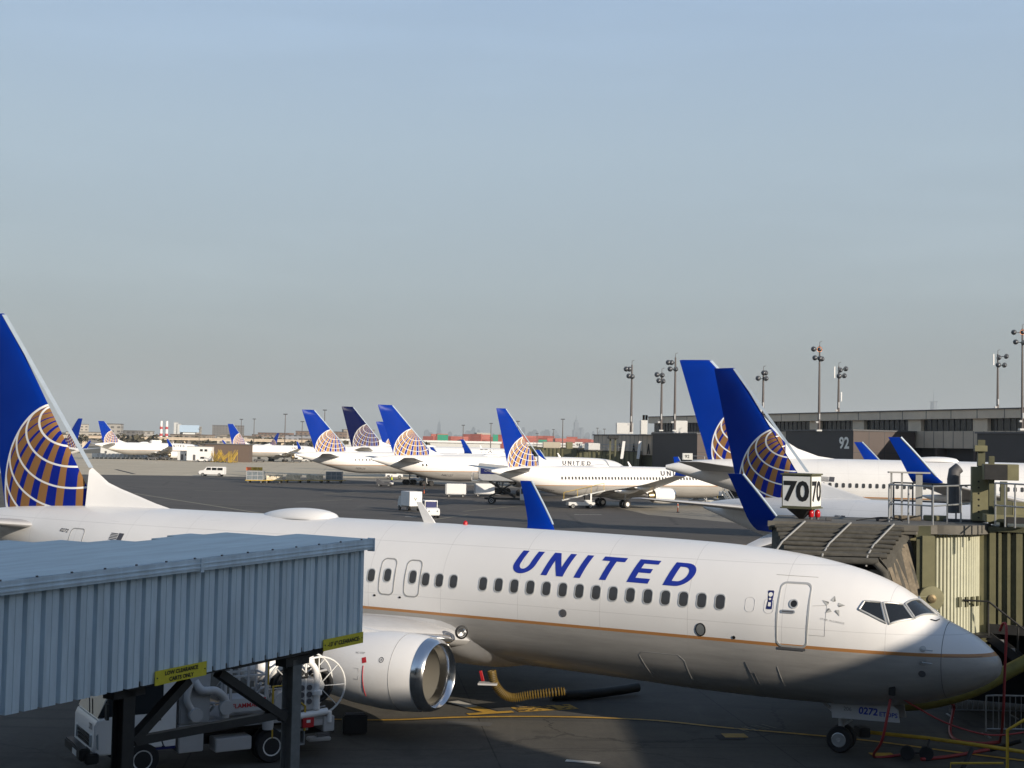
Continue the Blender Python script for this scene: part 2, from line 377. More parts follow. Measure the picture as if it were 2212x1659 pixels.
def interp(x, xs, ys):
    if x <= xs[0]: return ys[0]
    for i in range(len(xs)-1):
        if x <= xs[i+1]:
            t = (x-xs[i])/(xs[i+1]-xs[i]); return ys[i]*(1-t)+ys[i+1]*t
    return ys[-1]
def smoothst(xs, ys):
    """monotone-ish cubic through the stations"""
    n = len(xs); d = [(ys[i+1]-ys[i])/(xs[i+1]-xs[i]) for i in range(n-1)]
    m = [d[0]]+[0 if d[i-1]*d[i] <= 0 else 2*d[i-1]*d[i]/(d[i-1]+d[i]) for i in range(1, n-1)]+[d[-1]]
    def f(x):
        if x <= xs[0]: return ys[0]
        if x >= xs[-1]: return ys[-1]
        i = max(k for k in range(n-1) if xs[k] <= x); h = xs[i+1]-xs[i]; t = (x-xs[i])/h
        return (2*t**3-3*t*t+1)*ys[i]+(t**3-2*t*t+t)*h*m[i]+(-2*t**3+3*t*t)*ys[i+1]+(t**3-t*t)*h*m[i+1]
    return f
class Body:
    def __init__(s, L=38.0, w=1.88, zb=1.4, zt=5.41):
        k = (zt-zb)/4.01; s.L = L
        def ma(a): return a*k if a <= 13 else (L-(38-a)*k*1.05 if a >= 24 else None)
        st = []
        for (a, b, t, ww) in ST737:
            if L == 38.0: st.append((a, b, t, ww)); continue
            q = ma(a)
            if q is None: continue
            st.append((q, zb+(b-1.4)*k, zb+(t-1.4)*k, ww*w/1.88))
        xs = [q[0] for q in st]; s.xs = xs
        s.fb, s.ft, s.fw = (smoothst(xs, [q[i] for q in st]) for i in (1, 2, 3))
        if L == 38.0: zx, zy = ZC737
        else:
            zx = [a*k for a in ZC737[0][:6]]+[L-(38-a)*k*1.05 for a in ZC737[0][6:]]; zy = [zb+(z-1.4)*k for z in ZC737[1]]
        s.fc = smoothst(zx, zy)
        s.k = k
    def S(s, a, phi, off=0.0):
        """a metres behind the nose, phi degrees up from the starboard side"""
        zc = s.fc(a); zt, zb = s.ft(a), s.fb(a); w = s.fw(a); p = R_(phi)
        h = (zt-zc) if sin(p) >= 0 else (zc-zb)
        ny, nz = cos(p)/max(w, .05), sin(p)/max(h, .05); l = math.hypot(ny, nz)
        return Vector((a, w*cos(p)+ny/l*off, zc+h*sin(p)+nz/l*off))
    def phi_at(s, a, z):
        zc = s.fc(a); h = (s.ft(a)-zc) if z > zc else (zc-s.fb(a))
        return degrees(math.asin(max(-1, min(1, (z-zc)/h))))
    def side(s, a, z, off=0.0, sg=1):
        p = s.S(a, s.phi_at(a, z), off); return Vector((p.x, p.y*sg, p.z))
    def mesh(s, n=48, na=60):
        xs = sorted(set([round(x, 3) for x in s.xs]+[s.L*i/na for i in range(na+1)]+[.02, .1, .2, .45, .8, 1.25, 1.75]))
        xs = [x for x in xs if x <= s.L]
        b = MB(); b.loft([[s.S(a, 360*j/n) for j in range(n)] for a in xs]); return b
AF = [(1, 0), (.8, .26), (.6, .46), (.42, .58), (.28, .60), (.15, .50), (.06, .34), (.015, .17), (0, 0), (.015, -.13), (.06, -.24), (.15, -.33), (.28, -.38), (.42, -.36), (.6, -.27), (.8, -.13)]
def foil(o, le, chord, thick, tdir):
    """aerofoil ring; o gives y,z of the section, chord runs aft along +x, thickness along tdir (y,z)"""
    return [Vector((le+chord*x, o[0]+tdir[0]*t*thick, o[1]+tdir[1]*t*thick)) for x, t in AF]
def sym(o, le, chord, thick, tdir):
    pts = [(1, 0), (.75, .3), (.5, .46), (.3, .5), (.12, .4), (.03, .2), (0, 0), (.03, -.2), (.12, -.4), (.3, -.5), (.5, -.46), (.75, -.3)]
    return [Vector((le+chord*x, o[0]+tdir[0]*t*thick, o[1]+tdir[1]*t*thick)) for x, t in pts]

SPEC = {
 'narrow': dict(L=38.0, w=1.88, zb=1.4, zt=5.41, line=2.93, tip=(36.0, 37.45, 12.45), base=(30.6, 35.55, 5.15), strip=(31.19, 6.74), dors=[(30.37,6.22),(29.76,6.02),(28.91,5.79),(28.14,5.57),(27.34,5.39)],
    globe=(32.28, 5.9, 3.35), wing=[(1.5,14.45,7.6,2.15,.85),(4.83,16.2,5.6,2.60,.62),(5.6,16.75,4.9,2.70,.55),(11,18.9,3.2,3.45,.34),(17.0,20.8,1.75,4.30,.20)], wl=(2.35, .55, 1.5),
    stab=(32.6, 3.6, 7.1, 36.5, 1.2, 4.55, .62), eng=(13.45, 4.83, 1.72, .98, 3.25), gear=(19.6, 2.86, .56), nose=(4.0, .34), win=(.508, 3.86, 6.75, 29.0), fairing=(12.7, 23.5, 1.95), dome=None),
 'long': dict(L=47.0, w=1.88, zb=2.2, zt=6.2, line=3.75, tip=(43.7, 46.2, 13.56), base=(36.6, 43.3, 6.1), strip=(37.6, 7.2), dors=[(37.0,6.9),(35.9,6.45),(34.8,6.16)],
    globe=(39.8, 6.6, 3.6), wing=[(1.5,15.5,9.2,2.85,1.1),(6.5,19.2,6.0,3.3,.72),(12,22.7,3.9,3.95,.42),(18.6,27.0,1.9,4.9,.22)], wl=(2.4, .55, 1.7),
    stab=(38.2, 4.6, 7.6, 43.5, 1.6, 5.0, .75), eng=(14.6, 6.5, 2.25, 1.3, 4.3), gear=(22.6, 3.66, .5), nose=(5.2, .4), win=(.56, 4.68, 8.0, 36.0), fairing=(14.5, 27, 2.75), dome=None),
 'wide': dict(L=54.0, w=2.52, zb=2.0, zt=7.25, line=4.05, tip=(50.0, 52.9, 15.85), base=(41.8, 50.2, 7.1), strip=(43.4, 8.75), dors=[(42.4,8.1),(40.6,7.45),(38.8,7.2)],
    globe=(45.6, 7.9, 4.3), wing=[(2.0,17.0,11.4,2.8,1.4),(8,22.0,7.2,3.6,.9),(15,26.6,4.6,4.6,.55),(23.3,32.2,2.3,5.75,.28)], wl=(3.2, .7, 1.7),
    stab=(44.6, 5.8, 9.3, 50.3, 2.0, 5.9, .9), eng=(18.4, 7.9, 2.25, 1.45, 4.9), gear=(24.9, 4.65, .57), nose=(5.6, .46), win=(.559, 5.0, 10.0, 44.0), fairing=(17.5, 32, 2.6), dome=None),
}
import copy as _cp
SPEC['near'] = _cp.deepcopy(SPEC['narrow']); SPEC['near']['wing'][-1] = (17.0, 20.8, 1.6, 3.95, .20); SPEC['near']['wl'] = (2.3, .55, 1.35)
SPEC['narrow']['wing'][-1] = (17.0, 20.7, 2.0, 4.55, .20)
NB = ('narrow', 'near')
BODIES = {k: Body(v['L'], v['w'], v['zb'], v['zt']) for k, v in SPEC.items()}
BMATS = {k: fuselage_mat('fuselage_livery_'+k, v['line'], .085 if k in NB else .1, panel=True) for k, v in SPEC.items()}
FMATS = {}
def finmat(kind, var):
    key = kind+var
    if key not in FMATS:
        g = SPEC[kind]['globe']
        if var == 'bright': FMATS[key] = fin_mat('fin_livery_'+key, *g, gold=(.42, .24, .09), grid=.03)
        elif var == 'dark': FMATS[key] = fin_mat('fin_livery_'+key, *g, gold=(.17, .10, .08), blue=(.001, .006, .07), grid=.03, dim=.7)  # dark variant: deeper blue and gold, all colours dimmed, white lines included
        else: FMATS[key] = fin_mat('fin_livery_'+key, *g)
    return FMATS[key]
CACHE = {}
def cached(key, name, parent, fn):
    if key in CACHE: return link_copy(None, name, parent, mesh=CACHE[key])
    o = fn(); CACHE[key] = o.data; return o

def rounded(cx, cy, w, h, r, n=5):
    out = []
    for qx, qy, a0 in ((1, 1, 0), (-1, 1, 90), (-1, -1, 180), (1, -1, 270)):
        for i in range(n+1):
            a = R_(a0+90*i/n); out.append((cx+qx*(w/2-r)+r*cos(a), cy+qy*(h/2-r)+r*sin(a)))
    return out
def ring_on(B, pts, wd, off, sg=1, off2=None):
    """closed strip along pts (a,z) following the skin, standing proud by off"""
    n = len(pts); cx = sum(p[0] for p in pts)/n; cy = sum(p[1] for p in pts)/n
    outer, inner = [], []
    for p in pts:
        d = Vector((p[0]-cx, p[1]-cy)); l = d.length
        # push by wd along the outline normal approximated by scaling per axis
        outer.append((p[0]+d.x/l*wd, p[1]+d.y/l*wd)); inner.append(p)
    b = MB()
    r0 = [B.side(x, z, -.01, sg) for x, z in outer]; r1 = [B.side(x, z, off, sg) for x, z in outer]
    r2 = [B.side(x, z, off, sg) for x, z in inner]; r3 = [B.side(x, z, off2 if off2 is not None else -.01, sg) for x, z in inner]
    vs = r0+r1+r2+r3; fs = []
    for q in range(3):
        for i in range(n): j = (i+1) % n; fs.append((q*n+i, q*n+j, (q+1)*n+j, (q+1)*n+i))
    b.add(vs, fs); return b
def patch_on(B, pts, off, sg=1):
    n = len(pts); cx = sum(p[0] for p in pts)/n; cy = sum(p[1] for p in pts)/n
    b = MB(); vs = [B.side(x, z, off, sg) for x, z in pts]+[B.side((x+cx)/2, (z+cy)/2, off, sg) for x, z in pts]+[B.side(cx, cy, off, sg)]
    b.add(vs, [(i, (i+1) % n, n+(i+1) % n, n+i) for i in range(n)]+[(n+i, n+(i+1) % n, 2*n) for i in range(n)]); return b

def airliner(kind, label, x, y, yaw, detail=0, fin='', wl=True, group=None, title=True, winrange=None, reg=None, scim=False, dome=True, sides=(1, -1), fan=False, titlemat='titlegrey', gears=True):
    """yaw degrees: 0 = nose to +X, positive turns the nose towards the camera.  (x, y) = nose position"""
    S, B = SPEC[kind], BODIES[kind]
    root = thing('airliner', label, 'airliner', (x, y, 0), pi-R_(yaw), group)
    hi = detail >= 2
    cached((kind, 'fus', hi), 'fuselage', root, lambda: B.mesh(64 if hi else 36, 110 if hi else 50).build('fuselage', BMATS[kind], None, smooth=60)).parent = root
    # ---- fin, rudder line, strip, dorsal
    (tl, tt, tz), (bl, bt, bz) = S['tip'], S['base']
    def mk_fin():
        b = MB(); rs = []
        for i in range(9):
            t = i/8; le = bl+(tl-bl)*t; te = bt+(tt-bt)*t; z = bz-.25+(tz-bz+.25)*t; c = te-le
            rs.append(sym((0, z), le, c, c*.10, (1, 0)))
        rs.append(sym((0, tz+.05), tl+.12, (tt-tl)*.9, (tt-tl)*.05, (1, 0)))
        b.loft(rs); return b.build('tail_fin', finmat(kind, fin), None, smooth=50)
    cached((kind, 'fin', fin), 'tail_fin', root, mk_fin).parent = root
    def mk_strip():
        (sa, sz) = S['strip']; b = MB(); w = .10 if kind in NB else .16
        rs = []
        for i in range(8):
            t = i/7; a = sa+(tl-sa)*t; z = sz+(tz-sz)*t
            rs.append([Vector((a-.04, 0, z)), Vector((a+w*.5, w*.33, z)), Vector((a+w*1.3, w*.62, z)), Vector((a+w*1.3, -w*.62, z)), Vector((a+w*.5, -w*.33, z))])
        b.loft(rs)
        return b.build('leading_edge', 'edge', None, smooth=60)
    cached((kind, 'strip'), 'leading_edge', root, mk_strip).parent = root
    def mk_dors():
        pts = [(S['strip'][0]+.02, S['strip'][1])]+S['dors']; b = MB(); rs = []
        base = bz-.45
        for i, (a, z) in enumerate(pts):
            t = i/(len(pts)-1); th = .27*(1-t)+.06
            if kind not in NB: th *= 1.3
            rs.append([Vector((a, 0, z)), Vector((a, th*.45, z-.1)), Vector((a, th, base)), Vector((a, -th, base)), Vector((a, -th*.45, z-.1))])
        # close back under the fin edge
        rs = [[Vector((bl+.05+(p.x*0), p.y, min(p.z, bz))) for p in rs[0]]]+rs if False else rs
        b.loft(rs)
        # white web between strip foot and fin foot
        a0, z0 = S['strip']; th = .05
        for sg in (1, -1):
            b.add([(a0+.03, .03*sg, z0), (bl+.0, .20*sg, bz-.1), (a0-.8, .17*sg, bz-.1), (a0-.55, .05*sg, z0-.38)], [(0, 1, 2, 3)])
        return b.build('dorsal_fairing', 'white', None, smooth=60)
    cached((kind, 'dors'), 'dorsal_fairing', root, mk_dors).parent = root
    # ---- tailplane
    sa, sc, sy, ta, tcd, sz, sdi = S['stab']
    for sg in sides:
        def mk_stab(sg=sg):
            b = MB(); b.loft([foil((sg*.3, sz), sa, sc*1.05, .36, (0, 1)), foil((sg*sy*.5, sz+sdi*.5), (sa+ta)/2, (sc+tcd)/2, .24, (0, 1)), foil((sg*sy, sz+sdi), ta, tcd, .10, (0, 1)), foil((sg*(sy+.1), sz+sdi), ta+.25, tcd*.6, .03, (0, 1))])
            return b.build('tailplane', 'lgrey', None, smooth=50)
        cached((kind, 'stab', sg), 'tailplane', root, mk_stab).parent = root
    # ---- wings
    Wg = S['wing']; yt, at_, ct, zt_, tht = Wg[-1]; h, lean, rk = S['wl']
    for sg in sides:
        def mk_wing(sg=sg):
            b = MB(); b.loft([foil((sg*yy, z), a, c, th, (0, 1)) for yy, a, c, z, th in Wg])
            return b.build('wing', 'lgrey', None, smooth=50)
        w_ = cached((kind, 'wing', sg), 'wing', root, mk_wing); w_.parent = root
        for fi, f in enumerate((.30, .62, .80) if kind not in NB else (.33, .50, .68)):
            def mk_fair(sg=sg, f=f):
                b = MB(); i = f*(len(Wg)-1); k = int(i); t = i-k; q = [Wg[k][j]*(1-t)+Wg[min(k+1, len(Wg)-1)][j]*t for j in range(5)]
                te = q[1]+q[2]; rr = .30*(1-f*.4)*S['zt']/5.41
                b.tube([(te-q[2]*.45, sg*q[0], q[3]-.25), (te-q[2]*.25, sg*q[0], q[3]-.42), (te+.1, sg*q[0], q[3]-.42), (te+rr*4, sg*q[0], q[3]-.28)], [rr*.3, rr, rr*.9, .04], 10)
                return b.build('flap_fairing', 'white', None, smooth=60)
            cached((kind, 'ff', sg, fi), 'flap_fairing', w_, mk_fair).parent = w_
        if wl:
            def mk_wl(sg=sg, part=0):
                b = MB(); rs = []
                N = 12; R0 = h*.42
                for i in range(N+1):
                    t = i/N; th = min(1, t*2.2)*R_(76)
                    # blended curve: arc then straight
                    if t*2.2 <= 1: yy = R0*sin(th); zz = R0*(1-cos(th))
                    else:
                        l = (t-1/2.2)/(1-1/2.2)*(h-R0*(1-cos(R_(76))))/sin(R_(76)); yy = R0*sin(R_(76))+l*cos(R_(76)); zz = R0*(1-cos(R_(76)))+l*sin(R_(76))
                    c = ct*(1-t)+ct*.36*t; a = at_+rk*h*.62*(t**1.15)
                    rs.append((t, foil((sg*(yt+yy), zt_+zz), a, c, tht*(1-t*.75), (-sg*sin(th), cos(th)))))
                if part == 0: b.loft([r for t, r in rs if t <= .17])
                else: b.loft([r for t, r in rs if t >= .16])
                return b.build('winglet_root' if part == 0 else 'winglet', 'white' if part == 0 else 'blue', None, smooth=60)
            o = cached((kind, 'wl0', sg), 'winglet_root', root, lambda: mk_wl(sg, 0)); o.parent = root
            o2 = cached((kind, 'wl1', sg), 'winglet', root, lambda: mk_wl(sg, 1)); o2.parent = root
            def mk_le(sg=sg):
                b = MB(); pts = []
                R0 = h*.42
                for i in range(4, 13):
                    t = i/12; th = min(1, t*2.2)*R_(76)
                    if t*2.2 <= 1: yy = R0*sin(th); zz = R0*(1-cos(th))
                    else:
                        l = (t-1/2.2)/(1-1/2.2)*(h-R0*(1-cos(R_(76))))/sin(R_(76)); yy = R0*sin(R_(76))+l*cos(R_(76)); zz = R0*(1-cos(R_(76)))+l*sin(R_(76))
                    pts.append((at_+rk*h*.62*(t**1.15)-.01, sg*(yt+yy), zt_+zz))
                b.tube(pts, .05 if kind in NB else .08, 8); return b.build('winglet_edge', 'edge', None, smooth=60)
            cached((kind, 'wle', sg), 'winglet_edge', o2, mk_le).parent = o2
            if scim:
                def mk_sc(sg=sg):
                    b = MB(); b.loft([foil((sg*(yt+.30), zt_+.05), at_+.2, 1.35, .10, (sg*.5, .86)), foil((sg*(yt+.85), zt_-.40), at_+1.35, .85, .06, (sg*.6, .8)), foil((sg*(yt+1.35), zt_-.85), at_+2.5, .22, .02, (sg*.6, .8))])
                    return b.build('winglet_strake', 'white', None, smooth=60)
                cached((kind, 'sc', sg), 'winglet_strake', root, mk_sc).parent = root
    # ---- belly fairing
    fa, fb_, fz = S['fairing']; k = B.k
    def mk_bf():
        b = MB(); rs = []; N = 40; ph = [-172+344*0 + 0 for _ in ()]
        phs = [-180-(-12)+(-12) + 0 for _ in ()]
        phs = [-18-144*j/40 for j in range(41)]
        ln = fb_-fa
        for i in range(N+1):
            a = fa+ln*i/N; row = []
            for q in phs:
                m_ = abs(q+90)/72.0            # 0 at the keel, 1 at the sides
                s0 = fa+1.9*k*m_**1.5; s1 = fb_-3.5*k*m_
                g = min(1, max(0, (a-s0)/(1.7*k)))*min(1, max(0, (s1-a)/(4*k))); g = g*g*(3-2*g)
                edge = 1-max(0, (m_-.86)/.14)**2
                row.append(B.S(a, q, (-.05+.22*k*g*edge)))
            rs.append(row)
        b.loft(rs, closed=False); return b.build('belly_fairing', 'lgrey', None, smooth=70)
    cached((kind, 'bf'), 'belly_fairing', root, mk_bf).parent = root
    # ---- engines
    ea, ey, ez, er, el = S['eng']
    def eng_parts():
        P = {}
        r = er
        outer = [(r*.86, .0), (r*.93, .07), (r*.985, .22)]
        P['inlet_lip'] = ('chrome', MB().lathe([(r*.74, .42), (r*.755, .22), (r*.80, .06), (r*.86, 0), (r*.93, .055), (r*.985, .20), (r*1.0, .30)], (0, 0, 0), (1, 0, 0), 48))
        P['nacelle'] = ('white', MB().lathe([(r*.985, .29), (r*1.03, .55), (r*1.06, 1.1), (r*1.06, el*.5), (r*.98, el*.8), (r*.86, el), (r*.80, el-.02), (r*.80, el-.5)], (0, 0, 0), (1, 0, 0), 48))
        P['inlet_duct'] = ('duct', MB().lathe([(r*.745, .40), (r*.76, .8), (r*.77, 1.25)], (0, 0, 0), (1, 0, 0), 48))
        f = MB(); f.lathe([(r*.765, 1.22), (r*.30, 1.15)], (0, 0, 0), (1, 0, 0), 36)
        P['fan'] = ('dgrey', f)
        P['spinner'] = ('dgrey', MB().lathe([(.02, .78), (r*.14, .90), (r*.24, 1.05), (r*.31, 1.18)], (0, 0, 0), (1, 0, 0), 24))
        P['exhaust_nozzle'] = ('bronze', MB().lathe([(r*.62, el-.45), (r*.60, el+.2), (r*.47, el+.75), (r*.44, el+.74), (r*.44, el+.3)], (0, 0, 0), (1, 0, 0), 32))
        P['exhaust_plug'] = ('dgrey', MB().lathe([(r*.40, el+.3), (r*.26, el+.85), (.03, el+1.35)], (0, 0, 0), (1, 0, 0), 24))
        return P
    for sg in sides:
        e = None
        P = eng_parts() if (kind, 'eng', 'nacelle') not in CACHE else None
        names = ['nacelle', 'inlet_lip', 'inlet_duct', 'fan', 'spinner', 'exhaust_nozzle', 'exhaust_plug']
        for nm in names:
            key = (kind, 'eng', nm)
            o = cached(key, nm, root, (lambda nm=nm: P[nm][1].build(nm, P[nm][0], None, smooth=45)))
            if nm == 'nacelle': e = o; o.parent = root; o.location = (ea, sg*ey, ez)
            else: o.parent = e
        def mk_py(sg=sg):
            zw = interp(ey, [q[0] for q in Wg], [q[3] for q in Wg]); aw = interp(ey, [q[0] for q in Wg], [q[1] for q in Wg]); b = MB()
            b.loft([[Vector((ea+.9, sg*ey+.05, ez+er*.95)), Vector((ea+.9, sg*ey-.05, ez+er*.95)), Vector((ea+.9, sg*ey-.05, ez+er*.7)), Vector((ea+.9, sg*ey+.05, ez+er*.7))],
                    [Vector((aw+.2, sg*ey+.16, zw+.22)), Vector((aw+.2, sg*ey-.16, zw+.22)), Vector((aw-.6, sg*ey-.16, ez)), Vector((aw-.6, sg*ey+.16, ez))],
                    [Vector((aw+2.4, sg*ey+.14, zw)), Vector((aw+2.4, sg*ey-.14, zw)), Vector((ea+el+.7, sg*ey-.1, ez+er*.2)), Vector((ea+el+.7, sg*ey+.1, ez+er*.2))]])
            return b.build('engine_pylon', 'white', None, smooth=40)
        cached((kind, 'py', sg), 'engine_pylon', root, mk_py).parent = root
    # ---- landing gear
    if gears:
        ga, gy, gr = S['gear']; na, nr = S['nose']
        def mk_leg(): 
            b = MB(); b.cyl((0, 0, gr), (0, 0, S['wing'][0][3]), .12*k, .14*k); b.cyl((0, -.45*k, gr), (0, .45*k, gr), .07*k); b.beam((0, 0, gr+.9*k), (-.9*k, 0, S['wing'][0][3]), .09, .09)
            return b.build('main_gear_leg', 'lgrey', None, smooth=40)
        for sg in sides:
            lg = cached((kind, 'leg'), 'main_gear_leg', root, mk_leg); lg.parent = root; lg.location = (ga, sg*gy, 0)
            offs = [(0, .43*k), (0, -.43*k)] if kind in NB else [(.75, .5), (.75, -.5), (-.75, .5), (-.75, -.5)]
            for dx, dy in offs:
                t = cached((kind, 'tyre'), 'wheel', lg, lambda: MB().lathe([(gr*.5, -.17), (gr*.9, -.19), (gr, -.11), (gr, .11), (gr*.9, .19), (gr*.5, .17)], (0, 0, 0), (0, 1, 0), 24, True, True).build('wheel', 'black', None, smooth=40))
                t.parent = lg; t.location = (dx, dy, gr)
                if detail >= 1:
                    hb = cached((kind, 'hub'), 'wheel_hub', lg, lambda: MB().lathe([(gr*.5, -.178), (gr*.42, -.2), (gr*.15, -.16), (gr*.15, .16), (gr*.42, .2), (gr*.5, .178)], (0, 0, 0), (0, 1, 0), 20, True, True).build('wheel_hub', 'white', None, smooth=40))
                    hb.parent = lg; hb.location = (dx, dy, gr)
        ng = cached((kind, 'nleg'), 'nose_gear_leg', root, lambda: (lambda b: (b.cyl((0, 0, nr), (0, 0, S['zb']+.2), .07*k, .09*k), b.cyl((0, -.3, nr), (0, .3, nr), .05), b.beam((-.0, 0, nr+.3), (-.28, 0, nr+.5), .05, .05), b.beam((0, 0, nr+.5), (.9, 0, S['zb']+.15), .07, .07), b.build('nose_gear_leg', 'lgrey', None, smooth=40))[-1])(MB()))
        ng.parent = root; ng.location = (na, 0, 0)
        for dy in (-.2, .2):
            t = cached((kind, 'ntyre'), 'nose_wheel', ng, lambda: MB().lathe([(nr*.55, -.09), (nr*.9, -.10), (nr, -.05), (nr, .05), (nr*.9, .10), (nr*.55, .09)], (0, 0, 0), (0, 1, 0), 28, True, True).build('nose_wheel', 'black', None, smooth=40)); t.parent = ng; t.location = (0, dy*k, nr)
            hb = cached((kind, 'nhub'), 'nose_wheel_hub', ng, lambda: MB().lathe([(nr*.56, -.096), (nr*.50, -.105), (nr*.40, -.075), (nr*.18, -.08), (nr*.14, -.11), (nr*.14, .11), (nr*.18, .08), (nr*.40, .075), (nr*.50, .105), (nr*.56, .096)], (0, 0, 0), (0, 1, 0), 24, True, True).build('nose_wheel_hub', 'steel', None, smooth=40)); hb.parent = ng; hb.location = (0, dy*k, nr)
    # ---- cabin windows (starboard side, each its own part)
    pitch, wz, a0, a1 = S['win']
    if winrange: alist = winrange
    elif detail >= 1: alist = [a0+pitch*i for i in range(int((a1-a0)/pitch)+1)][:96]
    else: alist = []
    for a in alist:
        if detail >= 2:
            pts = rounded(a, wz, .245, .36, .10); o = ring_on(B, pts, .028, .010, 1, .0).build('cabin_window', 'frame', root, smooth=30)
            g = patch_on(B, rounded(a, wz, .25, .365, .10), .003, 1).build('pane', 'winglass', o)
        else:
            p = B.side(a, wz, .015); 
            o = cached((kind, 'cw'), 'cabin_window', root, lambda: MB().add([(x, 0.0, z) for x, z in rounded(0, 0, .26, .40, .10, 3)], [tuple(range(16))]).build('cabin_window', 'winglass', None)); o.parent = root; o.location = p
            ph = R_(B.phi_at(a, wz)); o.rotation_euler = (ph*.95, 0, 0)
    # ---- title
    if title:
        vs, fs = text_mesh('', .73*k, polys=united_polys(), cut=.10)
        a_left, ph0 = (13.0, 25.0) if kind in NB else (B.k*14.6, 22.0)
        W_ = 5.45*k; mx = max(v[0] for v in vs)
        mm = MB().add([B.S(a_left-v[0]*W_/mx, ph0+degrees(v[1]/(1.92*k)), .008) for v in vs], fs)
        me = bpy.data.meshes.new('title_lettering'); me.from_pydata(mm.v, [], mm.f); me.materials.append(M[titlemat]); me.update()
        o = bpy.data.objects.new('title_lettering', me); COL.objects.link(o); o.parent = root
    if reg:
        txt, ra, rz, rh = reg
        vs, fs = text_mesh(txt, rh, shear=.25, bold=.015)
        mm = MB().add([B.S(ra-v[0], B.phi_at(ra, rz)+degrees(v[1]/(1.92*k)), .01) for v in vs], fs)
        me = bpy.data.meshes.new('registration'); me.from_pydata(mm.v, [], mm.f); me.materials.append(M['titlegrey']); me.update()
        o = bpy.data.objects.new('registration', me); COL.objects.link(o); o.parent = root
    # ---- cockpit glass for lower detail aircraft
    if not hi:
        def mk_ck():
            b = MB()
            for sgn in (1, -1):
                for poly in (((3.22,34.7),(3.12,40.4),(2.75,45.7),(2.56,26.6),(3.16,28.8)), ((2.69,47.0),(2.26,56.2),(1.97,45.2),(2.48,26.8)), ((2.22,58.9),(2.0,87),(1.55,84),(1.94,47.2))):
                    q = [B.S(a*k, ph, .01) for a, ph in poly]; b.add([(p.x, p.y*sgn, p.z) for p in q], [tuple(range(len(q)))])
            return b.build('cockpit_glazing', 'glass', None)
        cached((kind, 'ck'), 'cockpit_glazing', root, mk_ck).parent = root
    # ---- satellite dome and aerials
    if dome:
        def mk_dome():
            b = MB(); rs = []; a0, ln = (20.3, 3.1) if kind in NB else (S['L']*.53, 3.6*k)
            for i in range(15):
                t = i/14; a = a0+ln*t; g = max(.02, (sin(pi*min(1, t**.75)))**.5); w = .58*g*k; hh = .36*g*k
                zt = B.ft(a)-.10
                rs.append([Vector((a, w*cos(p), zt+(hh*sin(p) if sin(p) > 0 else .1*sin(p)))) for p in [2*pi*j/20 for j in range(20)]])
            b.loft(rs); b.m = 1; L1 = [r[0]+Vector((0, .01, 0)) for r in rs]; R1 = [r[10]-Vector((0, .01, 0)) for r in rs]; b.tube(L1+R1[::-1]+[L1[0]], .014, 5, False); return b.build('antenna_dome', ['white', 'dgrey'], None, smooth=70)
        cached((kind, 'dome'), 'antenna_dome', root, mk_dome).parent = root
    for a in ((16.85,) if kind in NB else (S['L']*.3,)):
        z = B.ft(a)
        b = MB(); b.loft([[Vector((a-.25, .03, z-.03)), Vector((a+.16, .03, z-.03)), Vector((a+.16, -.03, z-.03)), Vector((a-.25, -.03, z-.03))], [Vector((a+.30, .012, z+.62)), Vector((a+.48, .012, z+.62)), Vector((a+.48, -.012, z+.62)), Vector((a+.30, -.012, z+.62))]])
        b.build('blade_antenna', 'white', root)
    return root

def plane_from_fin(kind, yaw, u, v, d):
    """nose position of an airliner whose fin-tip trailing corner stands at distance d in direction (u, v)"""
    p = at(u, v, d); tt = SPEC[kind]['tip'][1]; c, s = cos(R_(yaw)), sin(R_(yaw))
    return p.x+tt*c, p.y-tt*s

# ---- the near aircraft
hero = airliner('near', 'nearest white airliner with large blue lettering, its nose beside the jet bridge', 12.37, 33.13, 28.13, detail=2,
    winrange=[6.75+.508*i for i in range(15)]+[14.85, 15.33, 15.80]+[17.72+.508*i for i in range(22)], titlemat='titleblue', gears=True)
HB = BODIES['near']
def on(parent, name, m, b, **kw): return b.build(name, m, parent, **kw)
def grid_patch(pl, off, sg=1, n=8):
    """quad patch given by 4 corners (a, phi) in order"""
    b = MB(); vs = []
    for i in range(n+1):
        for j in range(n+1):
            s, t = i/n, j/n
            a = (1-t)*((1-s)*pl[0][0]+s*pl[1][0])+t*((1-s)*pl[3][0]+s*pl[2][0]); ph = (1-t)*((1-s)*pl[0][1]+s*pl[1][1])+t*((1-s)*pl[3][1]+s*pl[2][1])
            p = HB.S(a, ph, off); vs.append((p.x, p.y*sg, p.z))
    fs = [(i*(n+1)+j, (i+1)*(n+1)+j, (i+1)*(n+1)+j+1, i*(n+1)+j+1) for i in range(n) for j in range(n)]
    return b.add(vs, fs)
def edge_pts(pl, off, sg=1, n=8):
    out = []
    for q in range(len(pl)):
        a, b = pl[q], pl[(q+1) % len(pl)]
        for i in range(n):
            t = i/n; p = HB.S(a[0]*(1-t)+b[0]*t, a[1]*(1-t)+b[1]*t, off); out.append((p.x, p.y*sg, p.z))
    return out
for sg in (1, -1):
    for pl in (((3.22,31.5),(3.12,41.0),(2.75,45.7),(2.56,26.6)), ((2.69,46.6),(2.26,56.0),(1.97,45.0),(2.48,26.8)), ((2.22,59.0),(2.02,87.5),(1.56,84.5),(1.94,47.6))):
        w = grid_patch(pl, .012, sg).build('cockpit_window', 'glass', hero, smooth=60)
        MB().tube(edge_pts(pl, .014, sg)+[edge_pts(pl, .014, sg)[0]], .027, 6, False).build('window_frame', 'frame', w, smooth=60)
